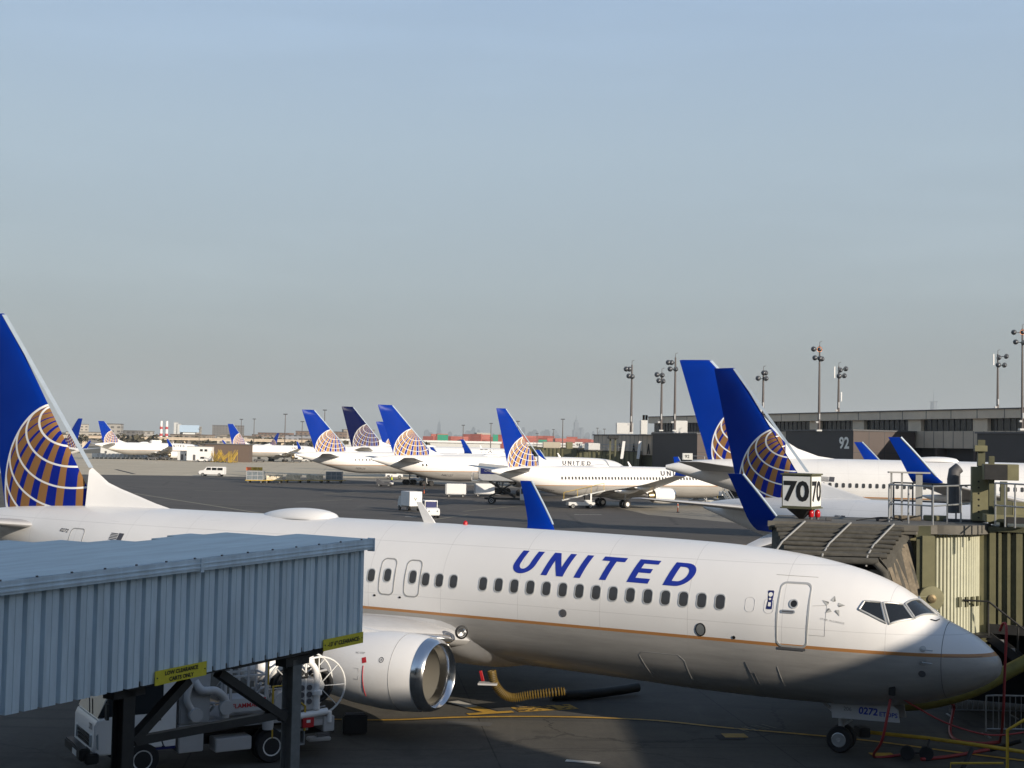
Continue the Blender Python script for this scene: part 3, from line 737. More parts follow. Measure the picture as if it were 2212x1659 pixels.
# forward service door and overwing exits
def door(a0, a1, z0, z1, r, name='door', frame='seam', w=.03):
    pts = rounded((a0+a1)/2, (z0+z1)/2, abs(a1-a0), z1-z0, r, 6); big = []
    for i in range(len(pts)):
        p, q = pts[i], pts[(i+1) % len(pts)]; n = max(1, int(math.hypot(p[0]-q[0], p[1]-q[1])/.12))
        big += [(p[0]+(q[0]-p[0])*j/n, p[1]+(q[1]-p[1])*j/n) for j in range(n)]
    return ring_on(HB, big, w, .010).build(name, frame, hero, smooth=30)
M['doorframe'] = mat('bare_metal_door_frame', (.50, .50, .48), .35, .35)
d1 = door(4.46, 5.20, 2.90, 4.42, .14, 'service_door', 'doorframe', .05)
def disc_on(a, z, r, name, m, parent=None, off=.012, sz=1.0): return patch_on(HB, [(a+r*cos(2*pi*i/16), z+r*sz*sin(2*pi*i/16)) for i in range(16)], off).build(name, m, parent or hero)
disc_on(4.82, 3.94, .085, 'door_window', 'signblack', d1); ring_on(HB, [(4.82+.085*cos(2*pi*i/16), 3.94+.085*sin(2*pi*i/16)) for i in range(16)], .03, .02).build('window_ring', 'frame', d1)
patch_on(HB, rounded(4.95, 3.74, .36, .085, .04), .02).build('handle', 'steel', d1); patch_on(HB, rounded(4.95, 3.74, .30, .035, .015), .026).build('handle_recess', 'dgrey', d1)
patch_on(HB, rounded(4.83, 2.82, .70, .07, .02), .02).build('door_sill', 'dgrey', d1)
for a in (16.26, 17.15):
    e = door(a-.25, a+.25, 3.35, 4.36, .15, 'overwing_exit', 'seam', .035)
    ring_on(HB, rounded(a-.01, 3.90, .235, .36, .10), .028, .012, 1, .0).build('exit_window', 'frame', e, smooth=30); patch_on(HB, rounded(a-.01, 3.90, .24, .365, .10), .004).build('pane', 'winglass', e)
for a in (16.65, 17.55): disc_on(a, 3.28, .045, 'vent', 'signblack', sz=.7)
for a in (5.95, 5.45): ring_on(HB, rounded(a, 3.85, .24, .36, .10), .006, .006).build('window_plug', 'lgrey', hero)
p1 = disc_on(11.27, 3.23, .11, 'valve_port', 'dgrey'); p2 = disc_on(7.26, 3.11, .115, 'vent_cover', 'post', sz=1.25)
ring_on(HB, [(7.26+.115*cos(2*pi*i/16), 3.11+.145*sin(2*pi*i/16)) for i in range(16)], .03, .014).build('vent_ring', 'signblack', p2)
disc_on(6.35, 2.98, .045, 'static_port', 'signblack')
for z in (3.03, 2.72): 
    o = disc_on(1.68, z, .075, 'pitot_plate', 'steel'); s0 = HB.side(1.68, z, .0); MB().tube([s0, s0+Vector((-.02, .10, 0)), s0+Vector((-.26, .16, 0))], .014, 6).build('pitot_probe', 'steel', o)
disc_on(1.70, 2.42, .085, 'sensor_plate', 'dgrey')
# radome joint, conductor strips, wiper
MB().tube([HB.S(1.27, 10*i, .003) for i in range(37)], .007, 5).build('radome_joint', 'dgrey', hero)
MB().tube([HB.side(1.2-.1*i, 2.86, .004) for i in range(9)], .006, 5).build('diverter_strip', 'dgrey', hero)
MB().tube([HB.S(1.62, 62, .03), HB.S(1.5, 66, .04), HB.S(1.46, 75, .035)], .014, 5).build('wiper', 'signblack', hero)
# cargo door outline, belly panels, stray joints
def line_on(pts, r=.006, m='seam', name='panel_joint'):
    P = []
    for (a, z), (a2, z2) in zip(pts[:-1], pts[1:]):
        n = max(2, int(math.hypot(a2-a, z2-z)/.1)); P += [HB.side(a+(a2-a)*i/n, z+(z2-z)*i/n, .002) for i in range(n+1)]
    return MB().tube(P, r, 5).build(name, m, hero)
line_on([(8.9, 1.65), (9.1, 2.25), (9.0, 2.35), (7.95, 2.35), (7.8, 2.2), (7.72, 1.6)], .004, name='cargo_door_joint')
line_on([(4.35, 4.60), (5.4, 4.62)]); line_on([(4.35, 3.92), (4.0, 3.95), (4.0, 3.2), (4.4, 3.2)], .004)
line_on([(6.1, 2.35), (6.0, 2.05), (5.9, 2.05)], .007, 'dgrey', 'ground_service_mark'); line_on([(6.0, 2.05), (5.92, 1.72), (5.82, 1.74), (5.9, 2.07)], .006, 'dgrey', 'ground_service_mark')
line_on([(5.25, 2.3), (5.15, 1.75)], .005)
# star emblem
star = MB(); ca, cph = 3.84, 28.8
def emb(ang, r): return HB.S(ca-r*sin(ang), cph+degrees(r*cos(ang)/1.85), .010)
for i in range(5):
    t = 2*pi*i/5
    star.add([emb(t, .30), emb(t+.28, .15), emb(t-.02, .12)], [(0, 1, 2)]); star.m = 0
st_o = star.build('star_emblem', mat('emblem_grey', (.18, .18, .17), .4), hero)
st2 = MB()
for i in range(5):
    t = 2*pi*i/5; st2.add([emb(t, .30), emb(t-.02, .12), emb(t-.52, .17)], [(0, 1, 2)])
st2.build('star_shade', mat('emblem_light', (.45, .45, .43), .4), hero)
def fus_text(txt, a, ph, h, m, name, B=HB, parent=None, k=1.0, **kw):
    vs, fs = text_mesh(txt, h, **kw)
    mm = MB().add([B.S(a-v[0], ph+degrees(v[1]/(1.9*k)), .010) for v in vs], fs)
    me = bpy.data.meshes.new(name); me.from_pydata(mm.v, [], mm.f); me.materials.append(M[m] if isinstance(m, str) else m); me.update()
    o = bpy.data.objects.new(name, me); COL.objects.link(o); o.parent = parent or hero; return o
fus_text('STAR ALLIANCE', 4.12, 15.5, .05, 'seam', 'emblem_caption', spacing=1.2)
fus_text('0272', 31.36, 24.0, .17, 'titlegrey', 'fleet_number', shear=.3, bold=.02)
# flag
def flag(B, a, ph, w, h, parent, k=1.0):
    b = MB(); q = lambda u, v, o=.01: B.S(a-u, ph+degrees(v/(1.9*k)), o)
    for i in range(5):
        v0 = h*i/5; b.add([q(.06*w*(i/5), v0), q(w*.62, v0), q(w*.64, v0+h*.11), q(.06*w*(i/5)+.02, v0+h*.11)], [(0, 1, 2, 3)])
    b.add([q(w*.64, h*.05), q(w, h*.05), q(w*1.06, h), q(w*.68, h)], [(0, 1, 2, 3)])
    return b.build('flag_marking', 'titlegrey', parent)
flag(HB, 28.75, 24.5, .62, .30, hero)
door(30.05, 30.75, 3.3, 4.62, .14, 'aft_service_door', 'seam', .03)
# door-side placard
pc = patch_on(HB, rounded(5.44, 4.0, .15, .46, .02, 2), .010).build('door_placard', 'navy', hero)
disc_on(5.44, 4.13, .055, 'placard_symbol', 'signwhite', pc, .014); patch_on(HB, rounded(5.44, 3.89, .07, .10, .01, 2), .014).build('placard_symbol', 'signwhite', pc); patch_on(HB, rounded(5.44, 4.02, .05, .05, .01, 2), .014).build('placard_symbol', 'signwhite', pc)
# engine markings on the near nacelle (tube of radius er around (ea, ey, ez))
ea, ey, ez, er, el = SPEC['near']['eng']
def nac(a, ph, off=.006):
    r = interp(a, [.29, .55, 1.1, el*.5, el*.8, el], [er*.985, er*1.03, er*1.06, er*1.06, er*.98, er*.86])+off
    return Vector((ea+a, ey+r*cos(R_(ph)), ez+r*sin(R_(ph))))
MB().tube([nac(.95, ph, .0) for ph in range(-80, 100, 6)], .008, 5).build('cowl_joint', 'seam', hero)
MB().tube([nac(1.75, ph, .0) for ph in range(-35, 16, 4)], .012, 5).build('red_cowl_line', 'red', hero)
q = MB(); q.add([nac(1.85, 24), nac(1.72, 26), nac(1.66, 18), nac(1.80, 16)], [(0, 1, 2, 3)]); q.build('hazard_mark', 'red', hero)
q = MB()
for i in range(14): 
    t0, t1 = 2*pi*i/14, 2*pi*(i+1)/14
    q.add([nac(1.22+.075*cos(t0), 24+4.2*sin(t0)), nac(1.22+.075*cos(t1), 24+4.2*sin(t1)), nac(1.22+.055*cos(t1), 24+3.1*sin(t1)), nac(1.22+.055*cos(t0), 24+3.1*sin(t0))], [(0, 1, 2, 3)])
q.add([nac(1.235, 22.5), nac(1.205, 22.5), nac(1.205, 25.5), nac(1.235, 25.5)], [(0, 1, 2, 3)]); q.build('lift_point_mark', 'titlegrey', hero)
vs, fs = text_mesh('NO STEP', .055); q = MB().add([nac(2.1-v[0], 30+degrees(v[1]/er), .004) for v in vs], fs); me = bpy.data.meshes.new('cowl_placard'); me.from_pydata(q.v, [], q.f); me.materials.append(M['seam']); o = bpy.data.objects.new('cowl_placard', me); COL.objects.link(o); o.parent = hero
MB().tube([nac(2.05, 8), nac(1.9, 8), nac(1.9, -8), nac(2.05, -8)], .004, 4).build('cowl_placard_box', 'seam', hero)
bc_ = MB(); bc_.lathe([(.07, -.02), (.075, .05), (.05, .10), (.01, .12)], (15.55, 0, HB.ft(15.55)), (0, 0, 1), 14); bc_.build('beacon', 'redlamp', hero, smooth=50)
# landing light in the wing root, wing leading edge
le = MB(); Wg = SPEC['near']['wing']
le.tube([(interp(yy, [q[0] for q in Wg], [q[1] for q in Wg])-.015, yy, interp(yy, [q[0] for q in Wg], [q[3] for q in Wg])) for yy in [2.15+.4*i for i in range(36)]], [.13-.0025*i for i in range(36)], 12)
lo = le.build('wing_leading_edge', 'chrome', hero, smooth=60)
ll = MB(); c = Vector((14.33, 2.12, 2.47)); ll.lathe([(.001, .0), (.10, .01), (.13, .06)], c+Vector((.0, .10, .02)), (-.72, .62, .05), 20); ll.build('landing_light', 'chrome', hero, smooth=40)
ll = MB(); ll.lathe([(.14, .07), (.20, .04)], c+Vector((.0, .10, .02)), (-.72, .62, .05), 20); ll.build('light_rim', 'signblack', hero)
# nose gear door with number
gd = MB(); gd.prism([(2.42, .36, .98), (4.15, .36, .92), (4.2, .36, 1.40), (2.62, .36, 1.42), (2.46, .36, 1.30)], (0, .03, 0)); gdo = gd.build('nose_gear_door', 'lgrey', hero)
flat_text('door_number', '0272', .19, (3.46, .39, 1.09), (-1, 0, 0), (0, 0, 1), 'titleblue', hero, off=.004, bold=.03, shear=.1)
flat_text('door_lettering', 'ETOPS', .12, (2.93, .39, 1.09), (-1, 0, 0), (0, 0, 1), 'titleblue', hero, off=.004, bold=.02)
flat_text('door_small_number', '206', .10, (3.85, .39, 1.14), (-1, 0, 0), (0, 0, 1), 'titlegrey', hero, off=.004)
gd2 = MB(); gd2.prism([(2.42, -.36, .98), (4.15, -.36, .92), (4.2, -.36, 1.40), (2.62, -.36, 1.42), (2.46, -.36, 1.30)], (0, -.03, 0)); gd2.build('nose_gear_door', 'lgrey', hero)
# headset panel with plug near the nose gear
hp = HB.side(2.44, 1.95, 0)
MB().box(hp+Vector((0, .02, 0)), (.16, .06, .3)).build('ground_power_socket', 'signblack', hero, bevel=.01)
# red remove-before-flight streamer and air-conditioning door under the fairing
MB().prism([(14.05, 1.45, 1.32), (14.12, 1.46, 1.30), (14.0, 1.52, 1.02), (13.92, 1.52, 1.05)], (.01, .01, .0)).build('red_streamer', 'red', hero)
MB().box((13.9, 1.35, .95), (.55, .35, .05), .4).build('service_panel', 'lgrey', hero)

# ---- the other aircraft
def place(kind, yaw, u, v, d, label, **kw):
    x, y = plane_from_fin(kind, yaw, u, v, d); return airliner(kind, label, x, y, yaw, **kw)
BODIES['wide'];
Q = place('narrow', 44.3, 1543, 793, 75.5, 'airliner behind the gate 70 sign with a large gold globe on its fin', detail=1, scim=True, title=True, dome=False)
R = place('wide', 12, 1468, 778, 119, 'widest white airliner, its blue fin half hidden by the nearer globe fin', detail=1, title=False, winrange=[10+.559*i for i in range(57)])
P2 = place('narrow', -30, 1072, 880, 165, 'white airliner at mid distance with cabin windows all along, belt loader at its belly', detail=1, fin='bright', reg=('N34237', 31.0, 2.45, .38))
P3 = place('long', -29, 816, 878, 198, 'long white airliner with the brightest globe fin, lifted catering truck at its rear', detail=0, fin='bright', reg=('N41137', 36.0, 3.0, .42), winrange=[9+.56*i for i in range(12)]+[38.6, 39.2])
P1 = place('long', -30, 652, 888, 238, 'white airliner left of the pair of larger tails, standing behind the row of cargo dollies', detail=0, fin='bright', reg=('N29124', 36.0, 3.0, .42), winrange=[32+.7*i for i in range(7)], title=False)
P1b = place('wide', -32, 738, 880, 296, 'airliner with the darkest fin, between two brighter globe tails', detail=0, fin='dark', title=False)
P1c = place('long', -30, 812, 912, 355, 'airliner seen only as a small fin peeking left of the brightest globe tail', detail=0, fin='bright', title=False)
def place_small(sc, yaw, u, v, d, label):
    q = at(u, v, d); tt = SPEC['wide']['tip'][1]*sc; o = airliner('wide', label, q.x+tt*cos(R_(yaw)), q.y-tt*sin(R_(yaw)), yaw, detail=0, fin='bright', title=True); o.scale = (sc, sc, sc); return o
F1 = place_small(.865, -48, 212, 910, 472, 'distant airliner on the left with a raised white box on its back')
F2 = place_small(.865, -50, 492, 912, 483, 'distant airliner right of the heap of yellow stairs')
F0 = place('narrow', 205, 178, 908, 330, 'distant airliner facing left, its plain blue fin just behind the nearest fin', detail=0, title=False)
F3 = place('narrow', 200, 603, 936, 800, 'farthest airliner facing left, a tiny blue fin above the second distant fuselage', detail=0, title=False)
MB().bb(22.5, 27.5, -.7, .7, BODIES['wide'].ft(25)-.1, BODIES['wide'].ft(25)+1.1).build('roof_box', 'white', F1, bevel=.2)
BW = BODIES['wide']; flag(BW, 40.5, 12, 1.2, .45, R, 1.3)
flag(BODIES['narrow'], 28.75, 24.5, .62, .30, Q); ring_on(HB, rounded(30.4, 3.95, .7, 1.3, .14), .03, .01).build('aft_service_door', 'seam', Q)
# partial lettering of the dark-tailed aircraft
fus_text('TTAI', 17.5, 33, 1.15, 'titlegrey', 'title_lettering', BW, P1b, 1.3, shear=.5, bold=.03, spacing=1.3)
b = MB(); qf = lambda u, v: BW.S(u, v, .02)
for ph in (36, 44): b.add([qf(11.0, ph), qf(7.5, ph), qf(7.5, ph+3), qf(11.0, ph+3)], [(0, 1, 2, 3)])
b.build('title_bars', 'titlegrey', P1b)
# ------------------------------------------------------------------ ground, paving and painted markings
def ground_mat(name, c1, c2, scale, joints=0.0, jw=.004, cracks=True, spots=.5, rough=.85, crackscale=.12):
    m = bpy.data.materials.new(name); m.use_nodes = True; t = m.node_tree; b = t.nodes['Principled BSDF']; b.inputs['Roughness'].default_value = rough
    tc = t.nodes.new('ShaderNodeTexCoord'); N = NX_(t); oc = tc.outputs['Object']
    sp = t.nodes.new('ShaderNodeSeparateXYZ'); t.links.new(oc, sp.inputs[0]); s = sp.outputs
    n1 = N.noise(oc, scale, 8, .7); n2 = N.noise(N.scalevec(oc, (.25, 1.4, 1)), .09, 4, .6); n3 = N.noise(oc, scale*14, 4, .7)
    f = N.m('ADD', N.m('ADD', N.m('MULTIPLY', n1, .5), N.m('MULTIPLY', n2, .6)), N.m('MULTIPLY', n3, .3))
    c = N.mix(N.rng(f, .5, .95, 0, 1), c1, c2)
    n5 = N.noise(N.scalevec(oc, (.035, 1.3, 1)), 1.0, 3, .6); c = N.mix(N.m('MULTIPLY', N.rng(n5, .56, .66, 0, 1), .35), c, tuple(v*.6 for v in c1))   # tyre tracks
    n6 = N.noise(N.scalevec(oc, (.9, .05, 1)), .8, 3, .6); c = N.mix(N.m('MULTIPLY', N.rng(n6, .60, .68, 0, 1), .25), c, tuple(v*1.25 for v in c2))
    if spots:   # oil and rubber stains
        n4 = N.noise(oc, .55, 5, .55); c = N.mix(N.m('MULTIPLY', N.rng(n4, .60, .72, 0, 1), spots), c, tuple(v*.45 for v in c1))
    if joints:
        for ax in (0, 1):
            rot = N.m('ADD', N.m('MULTIPLY', s[0], cos(.12) if ax == 0 else -sin(.12)), N.m('MULTIPLY', s[1], sin(.12) if ax == 0 else cos(.12)))
            fr = N.m('ABSOLUTE', N.m('SUBTRACT', N.m('FRACT', N.m('DIVIDE', rot, joints)), .5))
            wob = N.m('MULTIPLY', N.m('SUBTRACT', N.noise(oc, 1.5), .5), .01)
            c = N.mix(N.m('MULTIPLY', N.m('LESS_THAN', N.m('ADD', fr, wob), jw), .75), c, tuple(v*.3 for v in c1))
    if cracks:
        vo = t.nodes.new('ShaderNodeTexVoronoi'); vo.feature = 'DISTANCE_TO_EDGE'; vo.inputs['Scale'].default_value = crackscale
        w = N.noise(oc, 1.2, 4, .7); ad = t.nodes.new('ShaderNodeVectorMath'); ad.operation = 'MULTIPLY_ADD'
        cmb = t.nodes.new('ShaderNodeCombineXYZ'); t.links.new(w, cmb.inputs[0]); t.links.new(n1, cmb.inputs[1])
        t.links.new(cmb.outputs[0], ad.inputs[0]); ad.inputs[1].default_value = (1.6, 1.6, 0); t.links.new(oc, ad.inputs[2]); t.links.new(ad.outputs[0], vo.inputs['Vector'])
        c = N.mix(N.m('MULTIPLY', N.m('LESS_THAN', vo.outputs['Distance'], .007), N.m('MULTIPLY', N.rng(n2, .4, .6, .2, 1), .7)), c, tuple(v*.25 for v in c1))
    t.links.new(c, b.inputs['Base Color'])
    bp = t.nodes.new('ShaderNodeBump'); bp.inputs['Strength'].default_value = .25; bp.inputs['Distance'].default_value = .01; t.links.new(n3, bp.inputs['Height']); t.links.new(bp.outputs[0], b.inputs['Normal'])
    return m
M['land'] = ground_mat('dry_ground', (.10, .092, .065), (.17, .15, .11), .02, cracks=False, spots=.3)
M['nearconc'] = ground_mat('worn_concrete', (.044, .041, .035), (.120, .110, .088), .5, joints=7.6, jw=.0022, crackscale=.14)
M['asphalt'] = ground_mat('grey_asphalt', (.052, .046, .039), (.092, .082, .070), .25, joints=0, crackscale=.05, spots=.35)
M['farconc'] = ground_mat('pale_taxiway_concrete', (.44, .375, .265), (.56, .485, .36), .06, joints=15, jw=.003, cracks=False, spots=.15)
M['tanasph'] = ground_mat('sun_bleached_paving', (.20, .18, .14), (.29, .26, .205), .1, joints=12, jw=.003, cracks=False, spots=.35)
def sheet(name, pts, z, m, kind='structure', sub=0):
    b = MB(); b.add([(p[0], p[1], z) for p in pts], [tuple(range(len(pts)))]); o = b.build(name, m); 
    return tag(o, kind=kind)
sheet('ground', [(-45000, -3000), (45000, -3000), (45000, 45000), (-45000, 45000)], 0, 'land')
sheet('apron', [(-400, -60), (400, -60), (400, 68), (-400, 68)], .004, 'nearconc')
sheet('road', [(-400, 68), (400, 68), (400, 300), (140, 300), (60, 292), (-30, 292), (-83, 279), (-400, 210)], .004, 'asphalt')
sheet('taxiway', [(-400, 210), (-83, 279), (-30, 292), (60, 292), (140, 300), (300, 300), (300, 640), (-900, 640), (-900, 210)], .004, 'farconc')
# lighter stand areas under the parked aircraft
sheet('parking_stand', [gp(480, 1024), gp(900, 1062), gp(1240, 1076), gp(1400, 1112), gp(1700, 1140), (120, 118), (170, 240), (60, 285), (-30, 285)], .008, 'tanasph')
sheet('service_road', [gp(560, 1039), gp(900, 1062), gp(1240, 1078), gp(1400, 1090), gp(1440, 1082), gp(1200, 1058), gp(900, 1043), gp(600, 1030)], .012, 'asphalt')
M['mk_yel'] = mat('worn_yellow_line', (.50, .29, .03), .7, noise=.35, nscale=2.5)
M['mk_white'] = mat('worn_white_paint', (.55, .53, .47), .7, noise=.35, nscale=3)
M['mk_blk'] = mat('black_line_border', (.018, .017, .016), .8, noise=.2)
M['patch'] = mat('darker_paving_patch', (.10, .098, .09), .9, noise=.25, nscale=1)
M['mk_pale'] = mat('faded_pale_line', (.24, .22, .16), .8, noise=.35, nscale=1)
def stripe(pts, w, m, z=.016, name='marking'):
    b = MB(); n = len(pts); L, Rr = [], []
    for i, p in enumerate(pts):
        a, c = Vector(pts[max(0, i-1)]), Vector(pts[min(n-1, i+1)]); d = (c-a).normalized(); nn = Vector((-d.y, d.x))*w/2
        L.append((p[0]+nn.x, p[1]+nn.y, z)); Rr.append((p[0]-nn.x, p[1]-nn.y, z))
    b.add(L+Rr, [(i, i+1, n+i+1, n+i) for i in range(n-1)]); return tag(b.build(name, m), kind='structure')
def curve(ps, n=8):
    out = []
    for i in range(len(ps)-1):
        p0, p1, p2, p3 = ps[max(i-1, 0)], ps[i], ps[i+1], ps[min(i+2, len(ps)-1)]
        for j in range(n):
            t = j/n; out.append(tuple(.5*(2*p1[k]+(p2[k]-p0[k])*t+(2*p0[k]-5*p1[k]+4*p2[k]-p3[k])*t*t+(3*p1[k]-p0[k]-3*p2[k]+p3[k])*t**3) for k in range(len(p1))))
    out.append(tuple(ps[-1])); return out
lead = curve([gp(690, 1554), gp(840, 1556), gp(1000, 1550), gp(1200, 1549), gp(1400, 1556), gp(1560, 1572), gp(1700, 1584), gp(1870, 1600), gp(2060, 1625), gp(2300, 1655)])
stripe(lead, .34, 'mk_blk', .012, 'line_border'); stripe(lead, .17, 'mk_yel', .016, 'lead_in_line')
l2 = [gp(1010, 1544), gp(1108, 1538)]; stripe(l2, .42, 'mk_blk', .013, 'line_border'); stripe(l2, .26, 'mk_yel', .017, 'stop_line')
l3 = [gp(978, 1516), gp(1020, 1528)]; l4 = [gp(1020, 1528), gp(1065, 1541)]
stripe([gp(970, 1512), gp(1072, 1543)], .62, 'mk_blk', .014, 'line_border'); stripe(l3, .42, 'mk_white', .018, 'stop_bar'); stripe(l4, .42, 'mk_yel', .018, 'stop_bar')
# worn black stencil blocks
rb = random.Random(3); b = MB(); p, q_ = Vector(gp(1112, 1534)), Vector(gp(1240, 1527)); d = (q_-p).normalized(); nn = Vector((-d.y, d.x)); L = (q_-p).length
for i in range(int(L/.13)):
    for j in range(5):
        if rb.random() < .6:
            c = p+d*(i*.13)+nn*((j-2)*.14); b.add([(c.x, c.y, .017), (c.x+d.x*.12, c.y+d.y*.12, .017), (c.x+d.x*.12+nn.x*.10, c.y+d.y*.12+nn.y*.10, .017), (c.x+nn.x*.10, c.y+nn.y*.10, .017)], [(0, 1, 2, 3)])
stripe([gp(1112, 1534), gp(1240, 1527)], .72, 'mk_yel', .014, 'stencil_ground'); tag(b.build('stencil_marking', 'mk_blk'), kind='structure')
stripe([gp(1562, 1590), gp(1612, 1590)], .5, 'mk_yel', .019, 'line_block'); stripe([gp(1548, 1594), gp(1606, 1594)], .55, 'mk_blk', .0175, 'block_border')
stripe([gp(1222, 1644), gp(1296, 1650)], .22, 'mk_white', .018, 'paint_dash'); stripe([gp(1728, 1663), gp(1795, 1667)], .18, 'mk_white', .018, 'paint_dash')
stripe([gp(1790, 1610), gp(1836, 1610)], .25, 'mk_yel', .021, 'wheel_mark'); stripe([gp(1880, 1631), gp(1930, 1631)], .35, 'mk_yel', .021, 'wheel_mark')
stripe([gp(965, 1562), gp(1062, 1566)], .5, 'patch', .0135, 'repair_patch')
# faint stencilled number in the shade
b = MB(); rb = random.Random(5); p, q_ = Vector(gp(1600, 1578)), Vector(gp(1690, 1566)); d = (q_-p).normalized(); nn = Vector((-d.y, d.x))
for i in range(9):
    if i % 3 != 1: b.add([(p.x+d.x*i*.13+nn.x*k*.3, p.y+d.y*i*.13+nn.y*k*.3, .018) for k in (-1, 1)]+[(p.x+d.x*(i*.13+.06)+nn.x*k*.3, p.y+d.y*(i*.13+.06)+nn.y*k*.3, .018) for k in (1, -1)], [(0, 1, 2, 3)])
tag(b.build('stand_number_marking', 'mk_pale'), kind='structure')
# apron lines farther out
for i, (pa, pb, w, m) in enumerate([((290, 1066), (640, 1121), .45, 'mk_pale'), ((1380, 1169), (1440, 1170), .25, 'mk_yel'), ((1500, 1170), (1560, 1173), .25, 'mk_yel'), ((1590, 1176), (1640, 1180), .25, 'mk_yel'),
     ((900, 1128), (1010, 1112), .3, 'mk_pale'), ((1000, 1105), (1130, 1092), .3, 'mk_pale'), ((1240, 1112), (1300, 1112), .35, 'mk_white'), ((875, 1116), (900, 1117), .5, 'mk_white'), ((450, 1090), (590, 1094), .3, 'mk_pale'), ((640, 1085), (760, 1079), .3, 'mk_pale'), ((420, 1060), (520, 1063), .4, 'mk_pale'), ((700, 1067), (840, 1060), .4, 'mk_pale'), ((340, 1100), (520, 1112), .3, 'patch'), ((1300, 1138), (1500, 1140), .3, 'patch')]):
    stripe([gp(*pa), gp(*pb)], w, m, .016, 'apron_line')
stripe([gp(250, 1014), gp(290, 1024)], .9, 'mk_blk', .0165, 'tar_seam'); stripe([gp(470, 1023), gp(980, 1024)], .8, 'mk_pale', .0155, 'taxi_line')

# ------------------------------------------------------------------ the terminal we look out of (stands behind the camera, shades the near apron)
t = thing('terminal_building', 'tall tan terminal wing behind the viewpoint that shades the near apron', 'terminal', (0, -14, 0))
b = MB(); b.bb(-90, 34, -12, 12, 0, 16.6); b.build('wall', 'panel', t); MB().bb(-90.5, 34.2, -12.5, 12.5, 16.603, 17.1).build('roof', 'concwall', t)
MB().bb(17, 26, -6, 11.8, 17.103, 19.0).build('roof_shade_block', 'grey', t)  # unseen block added on the roof to keep the walkway canopy shaded
for i in range(12): MB().bb(-88+i*10, -80+i*10, 12.003, 12.12, 9.5, 13.0).build('window', 'termglass', t)
t = thing('terminal_pier', 'tan terminal pier to the right of the viewpoint that shades the nose', 'terminal', (34.6, 0, 0))
MB().bb(0, 30, -40, 9.6, 0, 14.5).build('wall', 'panel', t); MB().bb(-.1, 30.2, -40, 9.8, 14.503, 15.0).build('roof', 'concwall', t)
for i in range(5): MB().bb(-.12, -.003, -38+i*9, -31+i*9, 8.5, 12).build('window', 'termglass', t)
# ------------------------------------------------------------------ blue-grey canopy over the service road, lower left
cp0, cp1 = Vector((-7.28, 19.0)), Vector((-2.86, 25.86)); cd = (cp1-cp0).normalized(); cn = Vector((cd.y, -cd.x)); CL = (cp1-cp0).length
can = thing('walkway_canopy', 'blue-grey corrugated overhead walkway on steel posts, lower left', 'canopy', (cp0.x, cp0.y, 0), atan2(cd.y, cd.x))
# local frame: x along the wall, -y towards the viewer side
zb = lambda x: 3.83+.19*x/CL
X0 = -6.0
b = MB(); prof = [(0, .0), (.008, .09), (.068, .09), (.085, 0), (.19, 0), (.195, -.01), (.205, -.01), (.21, 0)]; per = .318; x = X0; pts = []
while x < CL-.01:
    for dx, dy in prof:
        if x+dx < CL: pts.append((x+dx, -.05+dy))
    x += per
pts.append((CL, -.05))
vs = [(p[0], p[1], zb(p[0])) for p in pts]+[(p[0], p[1], zb(p[0])+1.74) for p in pts]; n = len(pts)
b.add(vs, [(i, i+1, n+i+1, n+i) for i in range(n-1)]); b.add([(CL, -.05, zb(CL)), (CL, .06, zb(CL)), (CL, .06, zb(CL)+1.74), (CL, -.05, zb(CL)+1.74)], [(0, 1, 2, 3)])
b.build('corrugated_wall', 'canopy', can)
b = MB()
x = X0
while x < CL-.01:
    b.add([(x, -.062, zb(x)+.01), (x+.012, -.062, zb(x)+.01), (x+.012, -.062, zb(x)+1.7), (x, -.062, zb(x)+1.7)], [(0, 1, 2, 3)]); x += per*1.0
def sl(x0, x1, y0, y1, z0, z1, bb=None):
    bb = bb or MB(); return bb.hexa([(x0, y0, zb(x0)-3.86+z0), (x1, y0, zb(x1)-3.86+z0), (x1, y1, zb(x1)-3.86+z0), (x0, y1, zb(x0)-3.86+z0), (x0, y0, zb(x0)-3.86+z1), (x1, y0, zb(x1)-3.86+z1), (x1, y1, zb(x1)-3.86+z1), (x0, y1, zb(x0)-3.86+z1)])
f = sl(X0, 3.75, -.17, -.055, 5.60, 5.80); sl(3.76, CL+.14, -.17, -.055, 5.60, 5.80, f); sl(X0, CL+.14, -.185, -.168, 5.64, 5.66, f); sl(X0, CL+.14, -.185, -.168, 5.71, 5.725, f); sl(CL+.12, CL+.155, -.19, -.03, 5.56, 5.815, f); sl(3.72, 3.79, -.19, -.16, 5.57, 5.81, f)
f.build('fascia', 'canopy', can)
# roof: sheets laid side by side, the far edge stepping sheet by sheet
b = MB(); x = X0; i = 0
while x < CL+.2:
    x1 = min(x+.62, CL+.12); dep = (.3+(8.94-x1)*2.2) if x1 > 7.45 else (3.02+(x1-5.67)*.39 if x1 > 5.67 else min(7.5, 3.02+(5.67-x1)*1.23))
    sl(x+.001, x1-.001, -.16, dep, 5.745, 5.80, b); x += .62; i += 1
b.build('roof', 'canopyroof', can)
b = MB(); x = X0+.3
while x < CL: sl(x, x+.03, -.155, -.13, 5.8, 5.825, b); x += .62
b.build('rivet_row', 'dgrey', can)
sl(X0, 7.2, 2.9, 2.98, 3.9, 5.74).build('back_wall', 'canopy', can)
sl(X0, 7.3, .07, 2.9, 3.87, 3.95).build('floor_underside', 'blacksteel', can)
sl(X0, -1.0, 7.6, 7.7, 5.62, 5.79).build('rear_gutter', 'grey', can)
def wall_x(u):
    """x along the wall seen at photo column u (near v 1450)"""
    r = ray(u, 1430); k = r[0]/r[1]; return (k*cp0.y-cp0.x)/(cd.x-k*cd.y)
xa, xb = wall_x(267)+.30, wall_x(625)+.42
